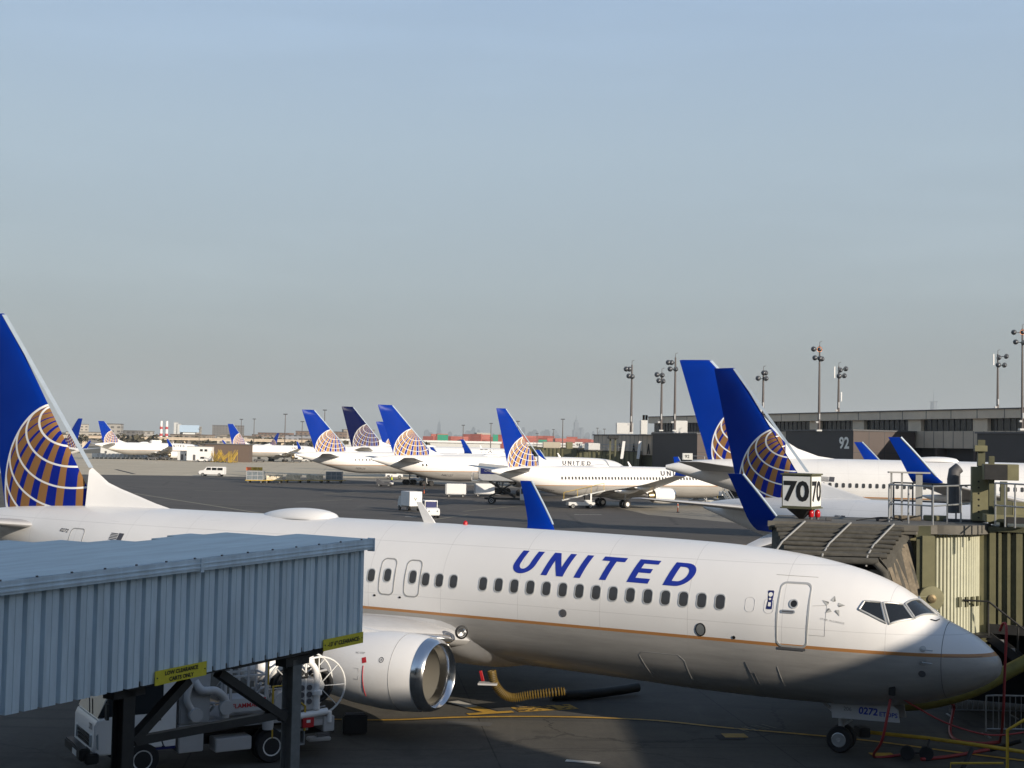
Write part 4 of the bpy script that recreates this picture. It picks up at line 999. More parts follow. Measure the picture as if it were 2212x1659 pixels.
for x, m in ((xa, 'blacksteel'), (xb, 'post')):
    b = MB(); y = .30
    b.bb(x-.12, x+.12, y-.13, y-.11, 0, 3.80); b.bb(x-.12, x+.12, y+.11, y+.13, 0, 3.80); b.bb(x-.012, x+.012, y-.109, y+.109, 0, 3.80); b.bb(x-.25, x+.25, y-.25, y+.25, 0, .03)
    b.build('post', m, can)
    q = MB(); q.bb(x-.32, x+.32, y-.13, y+.13, 3.70, 3.86); q.build('cap_beam', 'blacksteel', can)
for (x0, z0, x1, z1) in ((xa+.18, 2.95, xa+1.35, 3.78), (xb-.2, 2.75, xb-1.9, 3.80)):
    MB().beam((x0, .30, z0), (x1, .30, z1), .17, .15).build('diagonal_brace', 'blacksteel', can)
MB().beam((xa+.18, .30, 2.95), (xb-.18, .30, 2.83), .14, .14).build('cross_beam', 'blacksteel', can)
sl(xa-.2, wall_x(505), .0, .25, 3.82, 3.93).build('edge_beam', 'blacksteel', can); sl(wall_x(505), CL-1.4, .0, .25, 3.80, 3.93).build('edge_beam', 'blacksteel', can)
b = MB(); b.beam((CL-1.5, .3, 3.80), (CL-.7, .3, 3.93), .15, .12); b.build('end_bracket', 'blacksteel', can)
def csign(u0, u1, zlo, zhi, lines, h, name):
    x0, x1 = wall_x(u0), wall_x(u1); s = sl(x0, x1, -.095, -.075, zlo, zhi).build(name, 'signyellow', can)
    for txt, zz, hh in lines: flat_text('sign_lettering', txt, hh, ((x0+x1)/2, -.10, zb((x0+x1)/2)-3.86+zz), (1, 0, .0228), (0, 0, 1), 'signblack', s, off=.002, center=True, bold=.035)
    for xx in (x0+.04, x1-.04):
        MB().cyl((xx, -.102, zb(xx)-3.86+(zlo+zhi)/2), (xx, -.094, zb(xx)-3.86+(zlo+zhi)/2), .012).build('bolt', 'signblack', s)
    return s
csign(328, 438, 3.83, 4.06, [('LOW CLEARANCE', 4.0, .068), ('CARTS ONLY', 3.895, .068)], .07, 'clearance_sign')
csign(690, 775, 3.80, 4.01, [("-13' 6\" CLEARANCE-", 3.905, .085)], .08, 'clearance_sign')

# ------------------------------------------------------------------ fuel hydrant truck behind the canopy
fwx = Vector(gp(305, 1640, .4)); rwx = Vector(gp(597, 1609, .4)); fw = (fwx-rwx).normalized(); fo_ = fwx-Vector((-fw.y, fw.x))*.92
tr = thing('fuel_truck', 'white airport fuel truck with hose reels, parked under the canopy', 'truck', (fo_.x, fo_.y, 0), atan2(fw.y, fw.x)); print('wheelbase', (fwx-rwx).length)
tp = lambda n, m, b, par=None, **k: b.build(n, m, par or tr, **k)
b = MB(); b.loft([[Vector((x, s*w, z)) for s, z in ((1, z0), (1, z1), (-1, z1), (-1, z0))] for x, w, z0, z1 in ((-.78, 1.0, .62, 2.42), (.55, 1.0, .62, 2.40), (.62, .99, .60, 2.36))])
b.loft([[Vector((x, s*w, z)) for s, z in ((1, z0), (1, z1), (-1, z1), (-1, z0))] for x, w, z0, z1 in ((.625, .99, .58, 1.45), (1.02, .97, .58, 1.40), (1.10, .94, .60, 1.25))])
tp('cab', 'white', b, smooth=30, bevel=.03)
b = MB(); b.add([(1.03, .90, 1.43), (1.03, -.90, 1.43), (.66, -.86, 2.25), (.66, .86, 2.25)], [(0, 1, 2, 3)]); b.add([(1.03, .90, 1.43), (.66, .86, 2.25), (.63, .95, 2.25), (.63, .98, 1.45)], [(0, 1, 2, 3)]); b.add([(1.03, -.90, 1.43), (.66, -.86, 2.25), (.63, -.95, 2.25), (.63, -.98, 1.45)], [(3, 2, 1, 0)]); 
tp('windscreen', 'glass', b)
b = MB(); b.add([(.48, 1.008, 1.45), (-.45, 1.008, 1.45), (-.45, 1.008, 2.15), (.40, 1.008, 2.15)], [(0, 1, 2, 3)]); tp('side_window', 'glass', b)
dr = MB(); dr.bb(-.52, .52, 1.004, 1.02, .68, 1.42); dr = tp('door', 'white', dr); MB().bb(-.4, -.24, 1.02, 1.05, 1.28, 1.33).build('handle', 'signblack', dr)
flat_text('fleet_number', '270', .14, (1.112, .50, 1.14), (0, 1, 0), (0, 0, 1), 'titlegrey', tr, off=.006, bold=.02)
b = MB()
for i in range(3): b.bb(1.10, 1.125, -.55+.04*i, .55-.04*i, .92-i*.085, .965-i*.085)
tp('grille', 'signblack', b.bb(1.06, 1.10, -.6, .6, .72, 1.0) and b)
for s in (1, -1):
    b = MB(); b.loft([[Vector((1.085, s*.60, .72)), Vector((1.105, s*.60, 1.02)), Vector((1.02, s*.985, 1.08)), Vector((1.0, s*.985, .72))], [Vector((1.135, s*.62, .74)), Vector((1.13, s*.62, 1.0)), Vector((1.05, s*.99, 1.05)), Vector((1.03, s*.99, .74))]]); tp('headlight', 'lampglass', b)
    b = MB(); b.tube([(.55, s*1.0, 2.0), (.85, s*1.18, 2.0), (.9, s*1.2, 1.7)], .02, 6); b.box((.90, s*1.22, 1.62), (.06, .18, .36)); tp('mirror', 'signblack', b)
b = MB(); b.bb(1.0, 1.30, -1.05, 1.05, .42, .66); b.bb(1.18, 1.42, .70, .98, .50, .78); tp('bumper', 'signblack', b, bevel=.03)
MB().bb(1.302, 1.31, -.2, .2, .45, .58).build('number_plate', 'offwhite', tr)
b = MB(); b.tube([(1.06, .3, 1.46), (.95, -.2, 1.7)], .015, 5); tp('wiper', 'signblack', b)
b = MB(); b.bb(1.0, 1.06, -.5, .3, 1.45, 1.47); 
tp('chassis', 'blacksteel', MB().bb(-5.0, 1.0, -.42, .42, .48, .72))
def wheel(x, y, r=.40, w=.24):
    t = MB().lathe([(r*.58, -w/2), (r*.93, -w/2), (r, -w*.3), (r, w*.3), (r*.93, w/2), (r*.58, w/2)], (x, y, r), (0, 1, 0), 26, True, True).build('wheel', 'black', tr, smooth=40)
    h = MB(); s = 1 if y > 0 else -1; h.lathe([(r*.58, w*.52*s), (r*.50, w*.50*s), (r*.34, w*.30*s), (r*.30, w*.46*s), (.01, w*.50*s)], (x, y, r), (0, 1, 0), 20)
    for i in range(6): a = i*pi/3; h.cyl((x+cos(a)*r*.42, y+s*w*.34, r+sin(a)*r*.42), (x+cos(a)*r*.42, y+s*w*.42, r+sin(a)*r*.42), .022, n=6)
    h.build('wheel_rim', 'offwhite', t, smooth=40)
for y in (.92, -.92): wheel(0, y); wheel(-3.15, y); 
for y in (.66, -.66): wheel(-3.15, y)
b = MB(); b.tube([(-.5, .98, .62), (-.42, .98, .86), (0, .98, .98), (.42, .98, .86), (.5, .98, .62)], .05, 6); tp('wheel_arch', 'signblack', b)
b = MB(); b.bb(-4.6, -.85, -.98, .98, .95, 1.10); tp('deck', 'grey', b); tp('side_stripe', 'navy', MB().bb(-.88, -.80, 1.001, 1.012, .9, 1.0).bb(-.76, .0, 1.0205, 1.026, .60, .66))
b = MB(); b.bb(-1.45, -.85, .35, .99, .45, .93); tp('tool_box', 'lgrey', b, bevel=.02); tp('tool_box', 'lgrey', MB().bb(-2.65, -1.75, .5, .99, .38, .70), bevel=.02)
b = MB(); b.bb(-1.60, -.86, -.95, .95, 1.105, 2.3); tp('pump_cabinet', 'grey', b, bevel=.03)
# pipework
b = MB(); b.tube(curve([(-1.2, .97, 2.1), (-1.35, 1.06, 1.9), (-1.7, 1.05, 1.85), (-1.95, 1.0, 1.6), (-1.95, 1.0, 1.2)]), .10, 12); b.tube([(-1.95, .99, 1.45), (-1.95, 1.14, 1.45)], .17, 14); b.tube([(-1.2, 1.0, 1.35), (-1.2, 1.2, 1.35)], .16, 14); b.tube(curve([(-1.2, 1.05, 1.35), (-1.0, 1.05, 1.7), (-1.1, 1.0, 2.1)]), .08, 10); tp('fuel_pipe', 'lgrey', b, smooth=50)
# lift platform with hazard lettering
pf = MB(); pf.bb(-3.0, -2.05, .30, 1.03, 1.30, 1.62); pf = tp('lift_platform', 'lgrey', pf, bevel=.01)
flat_text('hazard_lettering', 'FLAMMABLE', .11, (-2.12, 1.034, 1.40), (-1, 0, 0), (0, 0, 1), 'red', pf, off=.004, bold=.02)
MB().bb(-2.96, -2.78, 1.031, 1.038, 1.50, 1.61).build('hazard_placard', 'red', pf); MB().bb(-2.96, -2.78, 1.031, 1.038, 1.385, 1.499).build('hazard_placard', 'yellow', pf)
b = MB()
for x in (-2.08, -2.52, -2.97):
    for y in (.33, 1.0): b.beam((x, y, 1.6), (x, y, 2.75), .05, .05)
for z in (2.15, 2.72):
    for y in (.33, 1.0): b.beam((-2.08, y, z), (-2.97, y, z), .045, .045)
    b.beam((-2.97, .33, z), (-2.97, 1.0, z), .045, .045)
tp('platform_railing', 'lgrey', b)
b = MB(); b.tube([(-3.02, 1.0, 1.9), (-3.02, 1.0, 2.7), (-3.3, 1.0, 2.75)], .03, 8); b.tube([(-3.15, 1.02, .6), (-3.15, 1.02, 1.85), (-3.75, 1.02, 1.85), (-3.75, 1.02, 1.2)], .03, 8); b.tube([(-3.75, 1.02, 1.5), (-4.0, 1.02, 1.3), (-4.0, 1.02, .7)], .03, 8); tp('grab_rail', 'yellow', b)
# tank, filters, gauges
b = MB(); b.lathe([(.02, -.95), (.25, -.9), (.34, -.75), (.34, .75), (.25, .9), (.02, .95)], (-3.7, -.1, 2.15), (1, 0, 0), 28); tp('filter_tank', 'white', b, smooth=50)
b = MB(); b.lathe([(.02, -.3), (.22, -.26), (.28, -.15), (.28, .2)], (-3.5, .75, 1.42), (0, 1, 0), 20, False, True); tp('air_tank', 'lgrey', b, smooth=50)
b = MB(); b.bb(-4.25, -3.75, .55, 1.02, 1.2, 1.95); gb = tp('gauge_panel', 'lgrey', b, bevel=.02)
for i, z in enumerate((1.75, 1.58, 1.41)):
    for x in (-3.9, -4.1): MB().lathe([(.07, .0), (.07, .02), (.055, .022), (.05, .012), (.001, .012)], (x, 1.021, z), (0, 1, 0), 16).build('gauge', 'dgrey', gb)
s_ = MB().bb(-4.05, -3.72, 1.03, 1.04, 1.98, 2.12).build('product_sign', 'signblack', gb); flat_text('product_lettering', 'JET-A', .08, (-3.76, 1.045, 2.01), (-1, 0, 0), (0, 0, 1), 'signwhite', s_, off=.003, bold=.02)
b = MB(); b.bb(-4.1, -3.1, .4, 1.0, .70, .76); b.bb(-4.0, -3.4, .6, 1.04, .36, .40); b.bb(-3.42, -3.40, .6, 1.04, .36, .70); b.bb(-4.0, -3.98, .6, 1.04, .36, .70); tp('step', 'steel', b)
tp('waste_bin', 'lgrey', MB().lathe([(.13, 0), (.16, .38), (.17, .38)], (-3.0, 1.12, .85), (0, 0, 1), 16, True))
# hose reels at the rear
for x, y in ((-4.35, .25), (-4.95, .35)):
    b = MB()
    for sy in (-.42, .42):
        rim = [(x+.72*cos(a), y+sy, 1.72+.72*sin(a)) for a in [2*pi*i/32 for i in range(33)]]; b.tube(rim, .028, 6, False)
        for i in range(8): a = 2*pi*i/8; b.beam((x, y+sy, 1.72), (x+.70*cos(a), y+sy, 1.72+.70*sin(a)), .03, .02)
    b.cyl((x, y-.42, 1.72), (x, y+.42, 1.72), .16, n=14); rl = tp('hose_reel', 'offwhite', b)
    h = MB()
    for k in range(6): h.tube([(x+(.34+.05*(k % 2))*cos(a), y-.33+k*.13, 1.72+(.34+.05*(k % 2))*sin(a)) for a in [2*pi*i/20 for i in range(21)]], .055, 8, False)
    h.build('wound_hose', 'black', rl, smooth=50)
b = MB(); b.tube(curve([(-4.2, .95, 2.35), (-4.5, 1.0, 2.42), (-4.75, 1.0, 2.2), (-4.8, 1.0, 1.85), (-4.8, 1.0, 1.6)]), .075, 12); b.tube([(-4.8, 1.0, 1.66), (-4.8, 1.0, 1.56)], .14, 14); b.tube([(-4.8, 1.0, 1.55), (-4.8, 1.0, 1.2)], .09, 12); b.tube([(-4.2, 1.0, 1.05), (-5.1, 1.0, 1.12)], .09, 12); b.tube([(-4.5, 1.0, 2.35), (-4.5, 1.0, 1.2)], .03, 8); b.tube([(-5.15, 1.0, 1.12), (-5.15, 1.0, .85)], .07, 10); tp('rear_pipework', 'white', b, smooth=50)
b = MB(); b.bb(-5.15, -4.15, .4, .98, .78, .95); b.bb(-5.3, -5.0, .2, 1.02, .62, 1.0); tp('rear_deck', 'lgrey', b, bevel=.02)
tp('emergency_box', 'red', MB().bb(-4.72, -4.42, 1.0, 1.09, .78, 1.02), bevel=.01); MB().bb(-4.62, -4.52, 1.091, 1.096, .90, .97).build('box_label', 'signwhite', tr)
m_ = MB().bb(-4.25, -3.75, .9, .93, .28, .62).build('mud_flap', 'offwhite', tr); MB().bb(-4.2, -3.8, .931, .936, .36, .55).build('flap_panel', 'red', m_)
MB().bb(-5.35, -5.30, -.9, .9, .55, .75).build('rear_bumper', 'signblack', tr)
rb = random.Random(11)
for i in range(26):
    b = MB(); x = -1.7-rb.random()*2.6; z = 1.12+rb.random()*.9; y = .1+rb.random()*.6
    p = Vector((x, y, z)); q = p+Vector(rb.choice([(.5, 0, 0), (0, 0, .45), (-.35, .2, .1), (0, .3, .2)])); b.tube([p, q], rb.choice([.02, .03, .045]), 7); tp('inner_pipe', 'lgrey', b, smooth=50)
for o_ in tr.children:
    if o_.name.split('.')[0] in ('rear_pipework', 'rear_deck', 'emergency_box', 'box_label', 'mud_flap', 'rear_bumper', 'hose_reel'): o_.location.x = .5
# equipment behind the truck
bx, by = gp(765, 1588); o = thing('equipment_case', 'low black case standing on the ground under the engine', 'case', (bx, by, 0), .3); MB().box((0, 0, .3), (.65, .3, .5)).build('case', 'signblack', o, bevel=.03); MB().box((0, -.0, .58), (.5, .2, .03)).build('lid', 'dgrey', o)
bx, by = gp(688, 1600); o = thing('wheel_chock', 'pale concrete chock block on the ground behind the fuel truck', 'chock', (bx, by, 0), .3); MB().box((0, 0, .06), (.6, .3, .1), .1).build('block', 'lgrey', o, bevel=.02); MB().box((.1, .05, .15), (.35, .2, .08), .3).build('strap', 'dgrey', o)

# ------------------------------------------------------------------ accordion jet bridge at the nose
JY = R_(-14.0); jo = Vector((9.0, 37.6, 0)); jb = thing('jet_bridge', 'olive jet bridge with grey accordion hood beside the nearest airliner', 'jet bridge', jo, JY)
def jl(w): d = Vector(w)-jo; return Vector((d.x*cos(-JY)-d.y*sin(-JY), d.x*sin(-JY)+d.y*cos(-JY), d.z))
jp = lambda n, m, b, par=None, **k: b.build(n, m, par or jb, **k)
# hood folds: U-shaped frames from near (small y) to far
rb = random.Random(2); cc_ = jl(at(2016, 1250, 40.0)); cc = Vector((cc_.x, cc_.y)); XC = cc.x
XL, XR = -1.55, XC-1.22
def uframe(y, top, xl, xr, zlo, wd=.5):
    """outer outline of the hood at depth y: left foot, over the top, right foot"""
    return [Vector((xl-.05, y, zlo)), Vector((xl, y, top-.25)), Vector((xl+.18, y, top-.02)), Vector(((xl+xr)/2-1.2, y, top+.03)), Vector(((xl+xr)/2+1.2, y, top+.05)), Vector((xr-.22, y, top)), Vector((xr, y, top-.22)), Vector((xr+.33, y, top-1.3)), Vector((xr+.62, y, zlo))]
rings = []; NF = 8
for i in range(NF*2+1):
    t = i/(NF*2); y = -.95+2.05*t; out = (i % 2 == 0); top = 4.86+.74*t+(.10 if out else -.02); xr = XR-.35+.62*t+(.10 if out else 0); xl = XL+.45-.45*t
    rings.append([p+Vector((rb.uniform(-.02, .02), rb.uniform(-.02, .02), rb.uniform(-.015, .015))) for p in uframe(y, top, xl, xr, 2.2)])
b = MB(); b.loft(rings, closed=False); hood = jp('accordion_hood', 'canvas', b); 
mod = hood.modifiers.new('thick', 'SOLIDIFY'); mod.thickness = .03
# right side folds in brown canvas
rings = []
for i in range(NF*2+1):
    t = i/(NF*2); y = -.95+2.05*t; out = (i % 2 == 0); xr = XR-.35+.62*t+(.13 if out else -.02)
    rings.append([Vector((xr+.02+rb.uniform(-.02, .02), y, 4.62+.74*t)), Vector((xr+.36+rb.uniform(-.03, .03), y, 3.55+.6*t)), Vector((xr+.66+rb.uniform(-.03, .03), y, 2.2))])
b = MB(); b.loft(rings, closed=False); jp('side_folds', 'canvas2', b)
# long roof slats
for i in range(7):
    t = (i+.3)/7; y = -.95+2.05*t; top = 4.98+.74*t; b = MB(); xs = [XL+.5-.45*t+j*((XR-.30+.62*t)-(XL+.5-.45*t))/10 for j in range(11)]
    b.tube([Vector((x, y+rb.uniform(-.01, .01), top+rb.uniform(-.012, .012))) for x in xs], [.075+rb.uniform(-.012, .012) for _ in xs], 8); jp('hood_slat', 'canvas', b, smooth=60)
for x0 in (-.95, .35, 1.55):
    b = MB(); b.tube([Vector((x0-.45, -1.0, 4.72)), Vector((x0-.42, -.95, 5.0)), Vector((x0-.25, -.35, 5.26)), Vector((x0+.35, .95, 5.80))], .028, 6); jp('hood_strap', 'strap', b)
# opening frame at the fuselage and dark mouth
b = MB(); fr = uframe(-1.0, 4.82, XL+.4, XR-.35, 2.2); b.tube(fr, .10, 8); jp('hood_bumper', 'canvas', b, smooth=50)
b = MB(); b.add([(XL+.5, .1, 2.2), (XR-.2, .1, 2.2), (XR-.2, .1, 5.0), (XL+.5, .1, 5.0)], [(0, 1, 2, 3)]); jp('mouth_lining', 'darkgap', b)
b = MB(); b.prism([(XR-.75, -.90, 4.62), (XR-.45, -.90, 4.62), (XR+.25, -.90, 2.2), (XR-.35, -.90, 2.2)], (0, .12, 0)); jp('side_pad', 'canvas', b)
# cab roof edge over the hood, cab body
b = MB(); b.bb(XL-.1, XR+.62, 1.12, 1.5, 5.50, 5.74); b.bb(XL-.12, XR+.66, .98, 1.118, 5.62, 5.78); jp('hood_header', 'roofgrey', b)
jp('header_recess', 'darkgap', MB().bb(XL, XR+.55, 1.1, 1.117, 5.42, 5.60))
hk = MB(); hk.prism([(XR+.50, 1.05, 5.76), (XR+1.0, 1.0, 5.78), (XR+1.0, 1.0, 4.78), (XR+.82, 1.0, 4.74), (XR+.68, 1.02, 5.2)], (0, .14, 0)); jp('header_end', 'olived', hk)
jp('cab_wall', 'olive', MB().bb(XL, XC-.5, 1.5, 3.4, 2.3, 5.5).bb(XC-.47, XC-.12, .8, 1.2, 2.3, 5.5), bevel=.01)
jp('guide_channel', 'olived', MB().bb(XC-.62, XC-.475, .85, 1.15, 2.3, 5.4))
# curved roller curtain (rotating cab front)
cc_ = jl(at(2016, 1250, 40.0)); cc = Vector((cc_.x, cc_.y)); CR_ = 1.36; b = MB(); n = 120; pts = []
for i in range(n+1):
    a = R_(-100+130*i/n); r = CR_+(.026 if i % 4 in (1, 2) else -.008); pts.append((cc.x+r*cos(a), cc.y+r*sin(a)))
vs = [(p[0], p[1], 2.25) for p in pts]+[(p[0], p[1], 5.50) for p in pts]; m_ = len(pts); b.add(vs, [(i, i+1, m_+i+1, m_+i) for i in range(m_-1)]); jp('roller_curtain', 'curtain', b)
b = MB(); pl = [(cc.x+(CR_+.28)*cos(R_(a)), cc.y+(CR_+.28)*sin(R_(a)), 5.52) for a in range(-90, 95, 6)]; b.prism(pl+[(XL, cc.y+1.6, 5.52), (XL, 1.2, 5.52), (XR+.6, 1.0, 5.52)], (0, 0, .26)); jp('cab_roof', 'roofgrey', b)
jp('cab_floor', 'olived', MB().prism([(p[0], p[1], 2.05) for p in pl]+[(XL, cc.y+1.6, 2.05), (XL, 1.2, 2.05)], (0, 0, .18)))
b = MB()
for i in range(6): a = R_(-62+i*10); b.box((cc.x+(CR_+.05)*cos(a), cc.y+(CR_+.05)*sin(a), 3.55), (.10, .05, .28), a+pi/2)
jp('curtain_handle', 'olived', b)
# round fan cover on the channel
b = MB(); b.lathe([(.34, -.03), (.36, 0), (.34, .03), (.10, .05), (.02, .05)], (XC-.22, .70, 3.75), (.2, -1, 0), 28, True); b.tube([(XC-1.0, .4, 3.55), (XC-.6, .6, 3.78), (XC-.25, .68, 3.8)], .045, 8); fo = jp('hose_winder', 'olive', b, smooth=40)
MB().lathe([(.12, .052), (.12, .09), (.05, .10)], (XC-.22, .70, 3.75), (.2, -1, 0), 16, False, True).build('winder_hub', 'bronze', fo)
# yellow-olive end panel and tunnel with ribs
px = XR+3.22
tn = thing('tunnel', '', '', (0, 0, 0)); bpy.data.objects.remove(tn)
th = R_(-11)   # tunnel direction in the local frame
tdir = Vector((cos(th), sin(th), 0)); tno = Vector((sin(th), -cos(th), 0)); t0_ = jl(at(2112, 1250, 39.2)); t0 = Vector((t0_.x, t0_.y, 0))
jp('end_panel', 'olive', MB().hexa([tuple(t0+tdir*s+tno*w+Vector((0, 0, z))) for z in (2.1, 5.52) for s, w in ((-.10, .04), (.26, .04), (.26, -2.4), (-.10, -2.4))]), bevel=.01)
b = MB(); L_ = 26
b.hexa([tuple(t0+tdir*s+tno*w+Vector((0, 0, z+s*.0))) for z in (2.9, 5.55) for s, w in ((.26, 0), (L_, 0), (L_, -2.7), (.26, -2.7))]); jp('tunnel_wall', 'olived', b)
s = .34
b = MB(); g_ = MB(); k = 0
while s < 12:
    w_ = .08 if k % 3 else .17
    b.hexa([tuple(t0+tdir*ss+tno*w+Vector((0, 0, z))) for z in (2.85, 5.6) for ss, w in ((s, .11), (s+w_, .11), (s+w_, .002), (s, .002))]); s += .245; k += 1
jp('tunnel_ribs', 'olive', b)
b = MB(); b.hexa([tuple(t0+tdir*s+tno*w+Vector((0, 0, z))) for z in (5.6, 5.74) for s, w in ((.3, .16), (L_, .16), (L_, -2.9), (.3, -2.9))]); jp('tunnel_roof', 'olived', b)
b = MB(); b.hexa([tuple(t0+tdir*s+tno*w+Vector((0, 0, z))) for z in (2.62, 2.9) for s, w in ((.3, .14), (L_, .14), (L_, -2.8), (.3, -2.8))]); jp('tunnel_skirt', 'blacksteel', b)
# lift frame and drive column under the bridge
b = MB()
for s, w in ((3.6, -.2), (3.6, -2.4)): p = t0+tdir*s+tno*w; b.bb(p.x-.2, p.x+.2, p.y-.2, p.y+.2, .35, 2.7)
p, q = t0+tdir*3.6+tno*-.2, t0+tdir*3.6+tno*-2.4; b.beam((p.x, p.y, 1.0), (q.x, q.y, 1.0), .4, .4); b.beam((p.x, p.y, 2.2), (q.x, q.y, 2.2), .3, .3); jp('lift_column', 'blacksteel', b)
for w in (-.7, -1.9):
    p = t0+tdir*3.6+tno*w; MB().lathe([(.2, -.16), (.42, -.16), (.45, -.1), (.45, .1), (.42, .16), (.2, .16)], (p.x, p.y, .45), tdir.cross(Vector((0, 0, 1))), 24, True, True).build('drive_wheel', 'black', jb, smooth=40)
# machinery above the bridge: posts, boxes
def colm(u0, u1, v0, v1, d, dep, m, name):
    """box whose near face covers photo columns u0..u1 and rows v0..v1 at distance d"""
    A = jl(at(u0, v1, d)); B_ = jl(at(u1, v1, d)); C_ = jl(at(u0, v0, d)); return jp(name, m, MB().box(((A.x+B_.x)/2, (A.y+B_.y)/2+dep/2, (A.z+C_.z)/2), (abs(B_.x-A.x), dep, C_.z-A.z)), bevel=.008)
colm(2100, 2138, 1008, 1125, 40.2, .5, 'olive', 'lift_tower'); colm(2136, 2148, 985, 1132, 39.6, .18, 'olived', 'tower_post'); colm(2112, 2128, 950, 1008, 40.3, .25, 'olived', 'tower_motor'); colm(2106, 2133, 962, 975, 40.2, .3, 'olive', 'motor_cap')
colm(2161, 2176, 1040, 1140, 39.0, .15, 'olived', 'tower_post'); colm(2127, 2200, 1002, 1037, 39.4, .7, 'olive', 'equipment_box'); colm(2127, 2176, 1003, 1036, 39.36, .04, 'blacksteel', 'box_side')
colm(2188, 2225, 1085, 1125, 39.0, .5, 'olive', 'drive_box'); colm(2150, 2186, 1082, 1128, 38.9, .35, 'olived', 'drive_box'); colm(2130, 2212, 1112, 1128, 38.7, .9, 'olive', 'top_beam'); colm(2176, 2240, 1118, 1131, 38.2, .3, 'blacksteel', 'top_beam')
b = MB()
for k in range(7): p = jl(at(2105+k*0, 1040+k*13, 40.1)); b.cyl(p+Vector((.12, -.02, 0)), p+Vector((.12, .03, 0)), .03, n=8)
jp('tower_bolt', 'signblack', b)
# exhaust stack with bent top
p0_, p1_, p2_, p3_ = (jl(at(u, v, 41.5)) for u, v in ((2062, 1108), (2060, 1035), (2062, 1018), (2072, 1010)))
jp('vent_stack', 'dgrey', MB().tube([p0_, p1_, p2_, p3_], [.20, .20, .19, .17], 14), smooth=50)
# roof railing
def rail(pts, ztop, zmid, posts, m='steel', r=.026):
    b = MB(); P = [Vector(p) for p in pts]
    for z in (ztop, zmid):
        b.tube([Vector((p.x, p.y, p.z+z)) for p in P], r, 6)
    for p in posts: b.tube([Vector(p), Vector(p)+Vector((0, 0, ztop))], r, 6)
    return b
zr = 5.78
A, B_, C_, D_ = jl(at(1920, 1130, 39.6)), jl(at(2015, 1130, 38.4)), jl(at(2100, 1120, 41)), jl(at(1930, 1118, 42.5))
for p in (A, B_, C_, D_): p.z = zr
mid = lambda a, b_, t: a*(1-t)+b_*t
b = rail([A, B_, C_], 1.12, .55, [A, mid(A, B_, .45), mid(A, B_, 1), mid(B_, C_, .35), mid(B_, C_, .7), C_]); jp('roof_railing', 'steel', b)
b = rail([A, D_, mid(D_, C_, .8)], 1.12, .55, [D_, mid(D_, C_, .25), mid(D_, C_, .5), mid(D_, C_, .8)]); jp('roof_railing', 'dgrey', b)
E1, E2 = jl(at(2150, 1125, 38.6)), jl(at(2260, 1125, 36.5)); E1.z = E2.z = zr; b = rail([E1, mid(E1, E2, .35), E2], 1.25, .6, [E1, mid(E1, E2, .2), mid(E1, E2, .4), mid(E1, E2, .65), mid(E1, E2, .9)]); jp('roof_railing', 'steel', b)
b = MB(); T0, T1 = jl(at(1925, 1125, 41)), jl(at(1990, 1125, 41)); T0.z = T1.z = zr
for p in (T0, mid(T0, T1, .35), T1): b.beam(p, p+Vector((0, 0, 1.45)), .06, .06)
b.beam(T0+Vector((-.1, 0, 1.47)), T1+Vector((.25, 0, 1.47)), .16, .05); b.beam(T1+Vector((-.1, 0, 0)), T1+Vector((-.1, 0, 1.44)), .14, .14); jp('roof_ladder_hoop', 'strap', b)
for u, v, d, sx, sz, m in ((1960, 1112, 41, .8, .14, 'canvas2'), (2020, 1110, 41, .7, .16, 'olive'), (1905, 1122, 40, .35, .10, 'dgrey'), (1790, 1124, 39.6, .18, .12, 'dgrey'), (2085, 1112, 40.6, 1.3, .08, 'dgrey')):
    p = jl(at(u, v, d)); jp('roof_equipment', m, MB().box((p.x, p.y, zr+sz/2), (sx, .3, sz)), bevel=.02)
b = MB(); b.tube(curve([jl(at(1850, 1124, 39.8)), jl(at(1900, 1118, 39.8)), jl(at(1935, 1120, 39.7)), jl(at(1950, 1126, 39.5))]), .02, 6); jp('roof_cable', 'black', b)
# gate number box
gs = thing('gate_sign', 'four-sided gate number box reading 70 on a short pole above the jet bridge', 'gate sign', at(1731, 1124, 40.5), R_(-32))
gs.location.z = 5.78
b = MB(); b.bb(-.46, .46, -.46, .46, .36, 1.34); gb_ = b.build('sign_box', 'olived', gs); MB().bb(-.50, .50, -.50, .50, 1.345, 1.39).build('sign_cap', 'olived', gs); MB().bb(-.50, .50, -.50, .50, .32, .358).build('sign_base', 'olived', gs)
for ang in (0, pi/2, pi, -pi/2):
    c, s_ = cos(ang), sin(ang); nrm = Vector((s_, -c, 0)); ux = Vector((c, s_, 0)); o_ = nrm*.462+Vector((0, 0, .85))
    q = MB(); q.add([o_+ux*i*.43+Vector((0, 0, j*.45))+nrm*.004 for i, j in ((-1, -1), (1, -1), (1, 1), (-1, 1))], [(0, 1, 2, 3)]); f_ = q.build('sign_face', 'signwhite', gs)
    flat_text('gate_number', '70', .64, o_+nrm*.006, ux, (0, 0, 1), 'signblack', f_, off=.004, center=True, bold=.035)
MB().lathe([(.50, .318), (.10, .02), (.05, -.02)], (0, 0, 0), (0, 0, 1), 4).build('sign_funnel', 'blacksteel', gs); MB().cyl((0, 0, -.06), (0, 0, .05), .05).build('pole', 'blacksteel', gs)
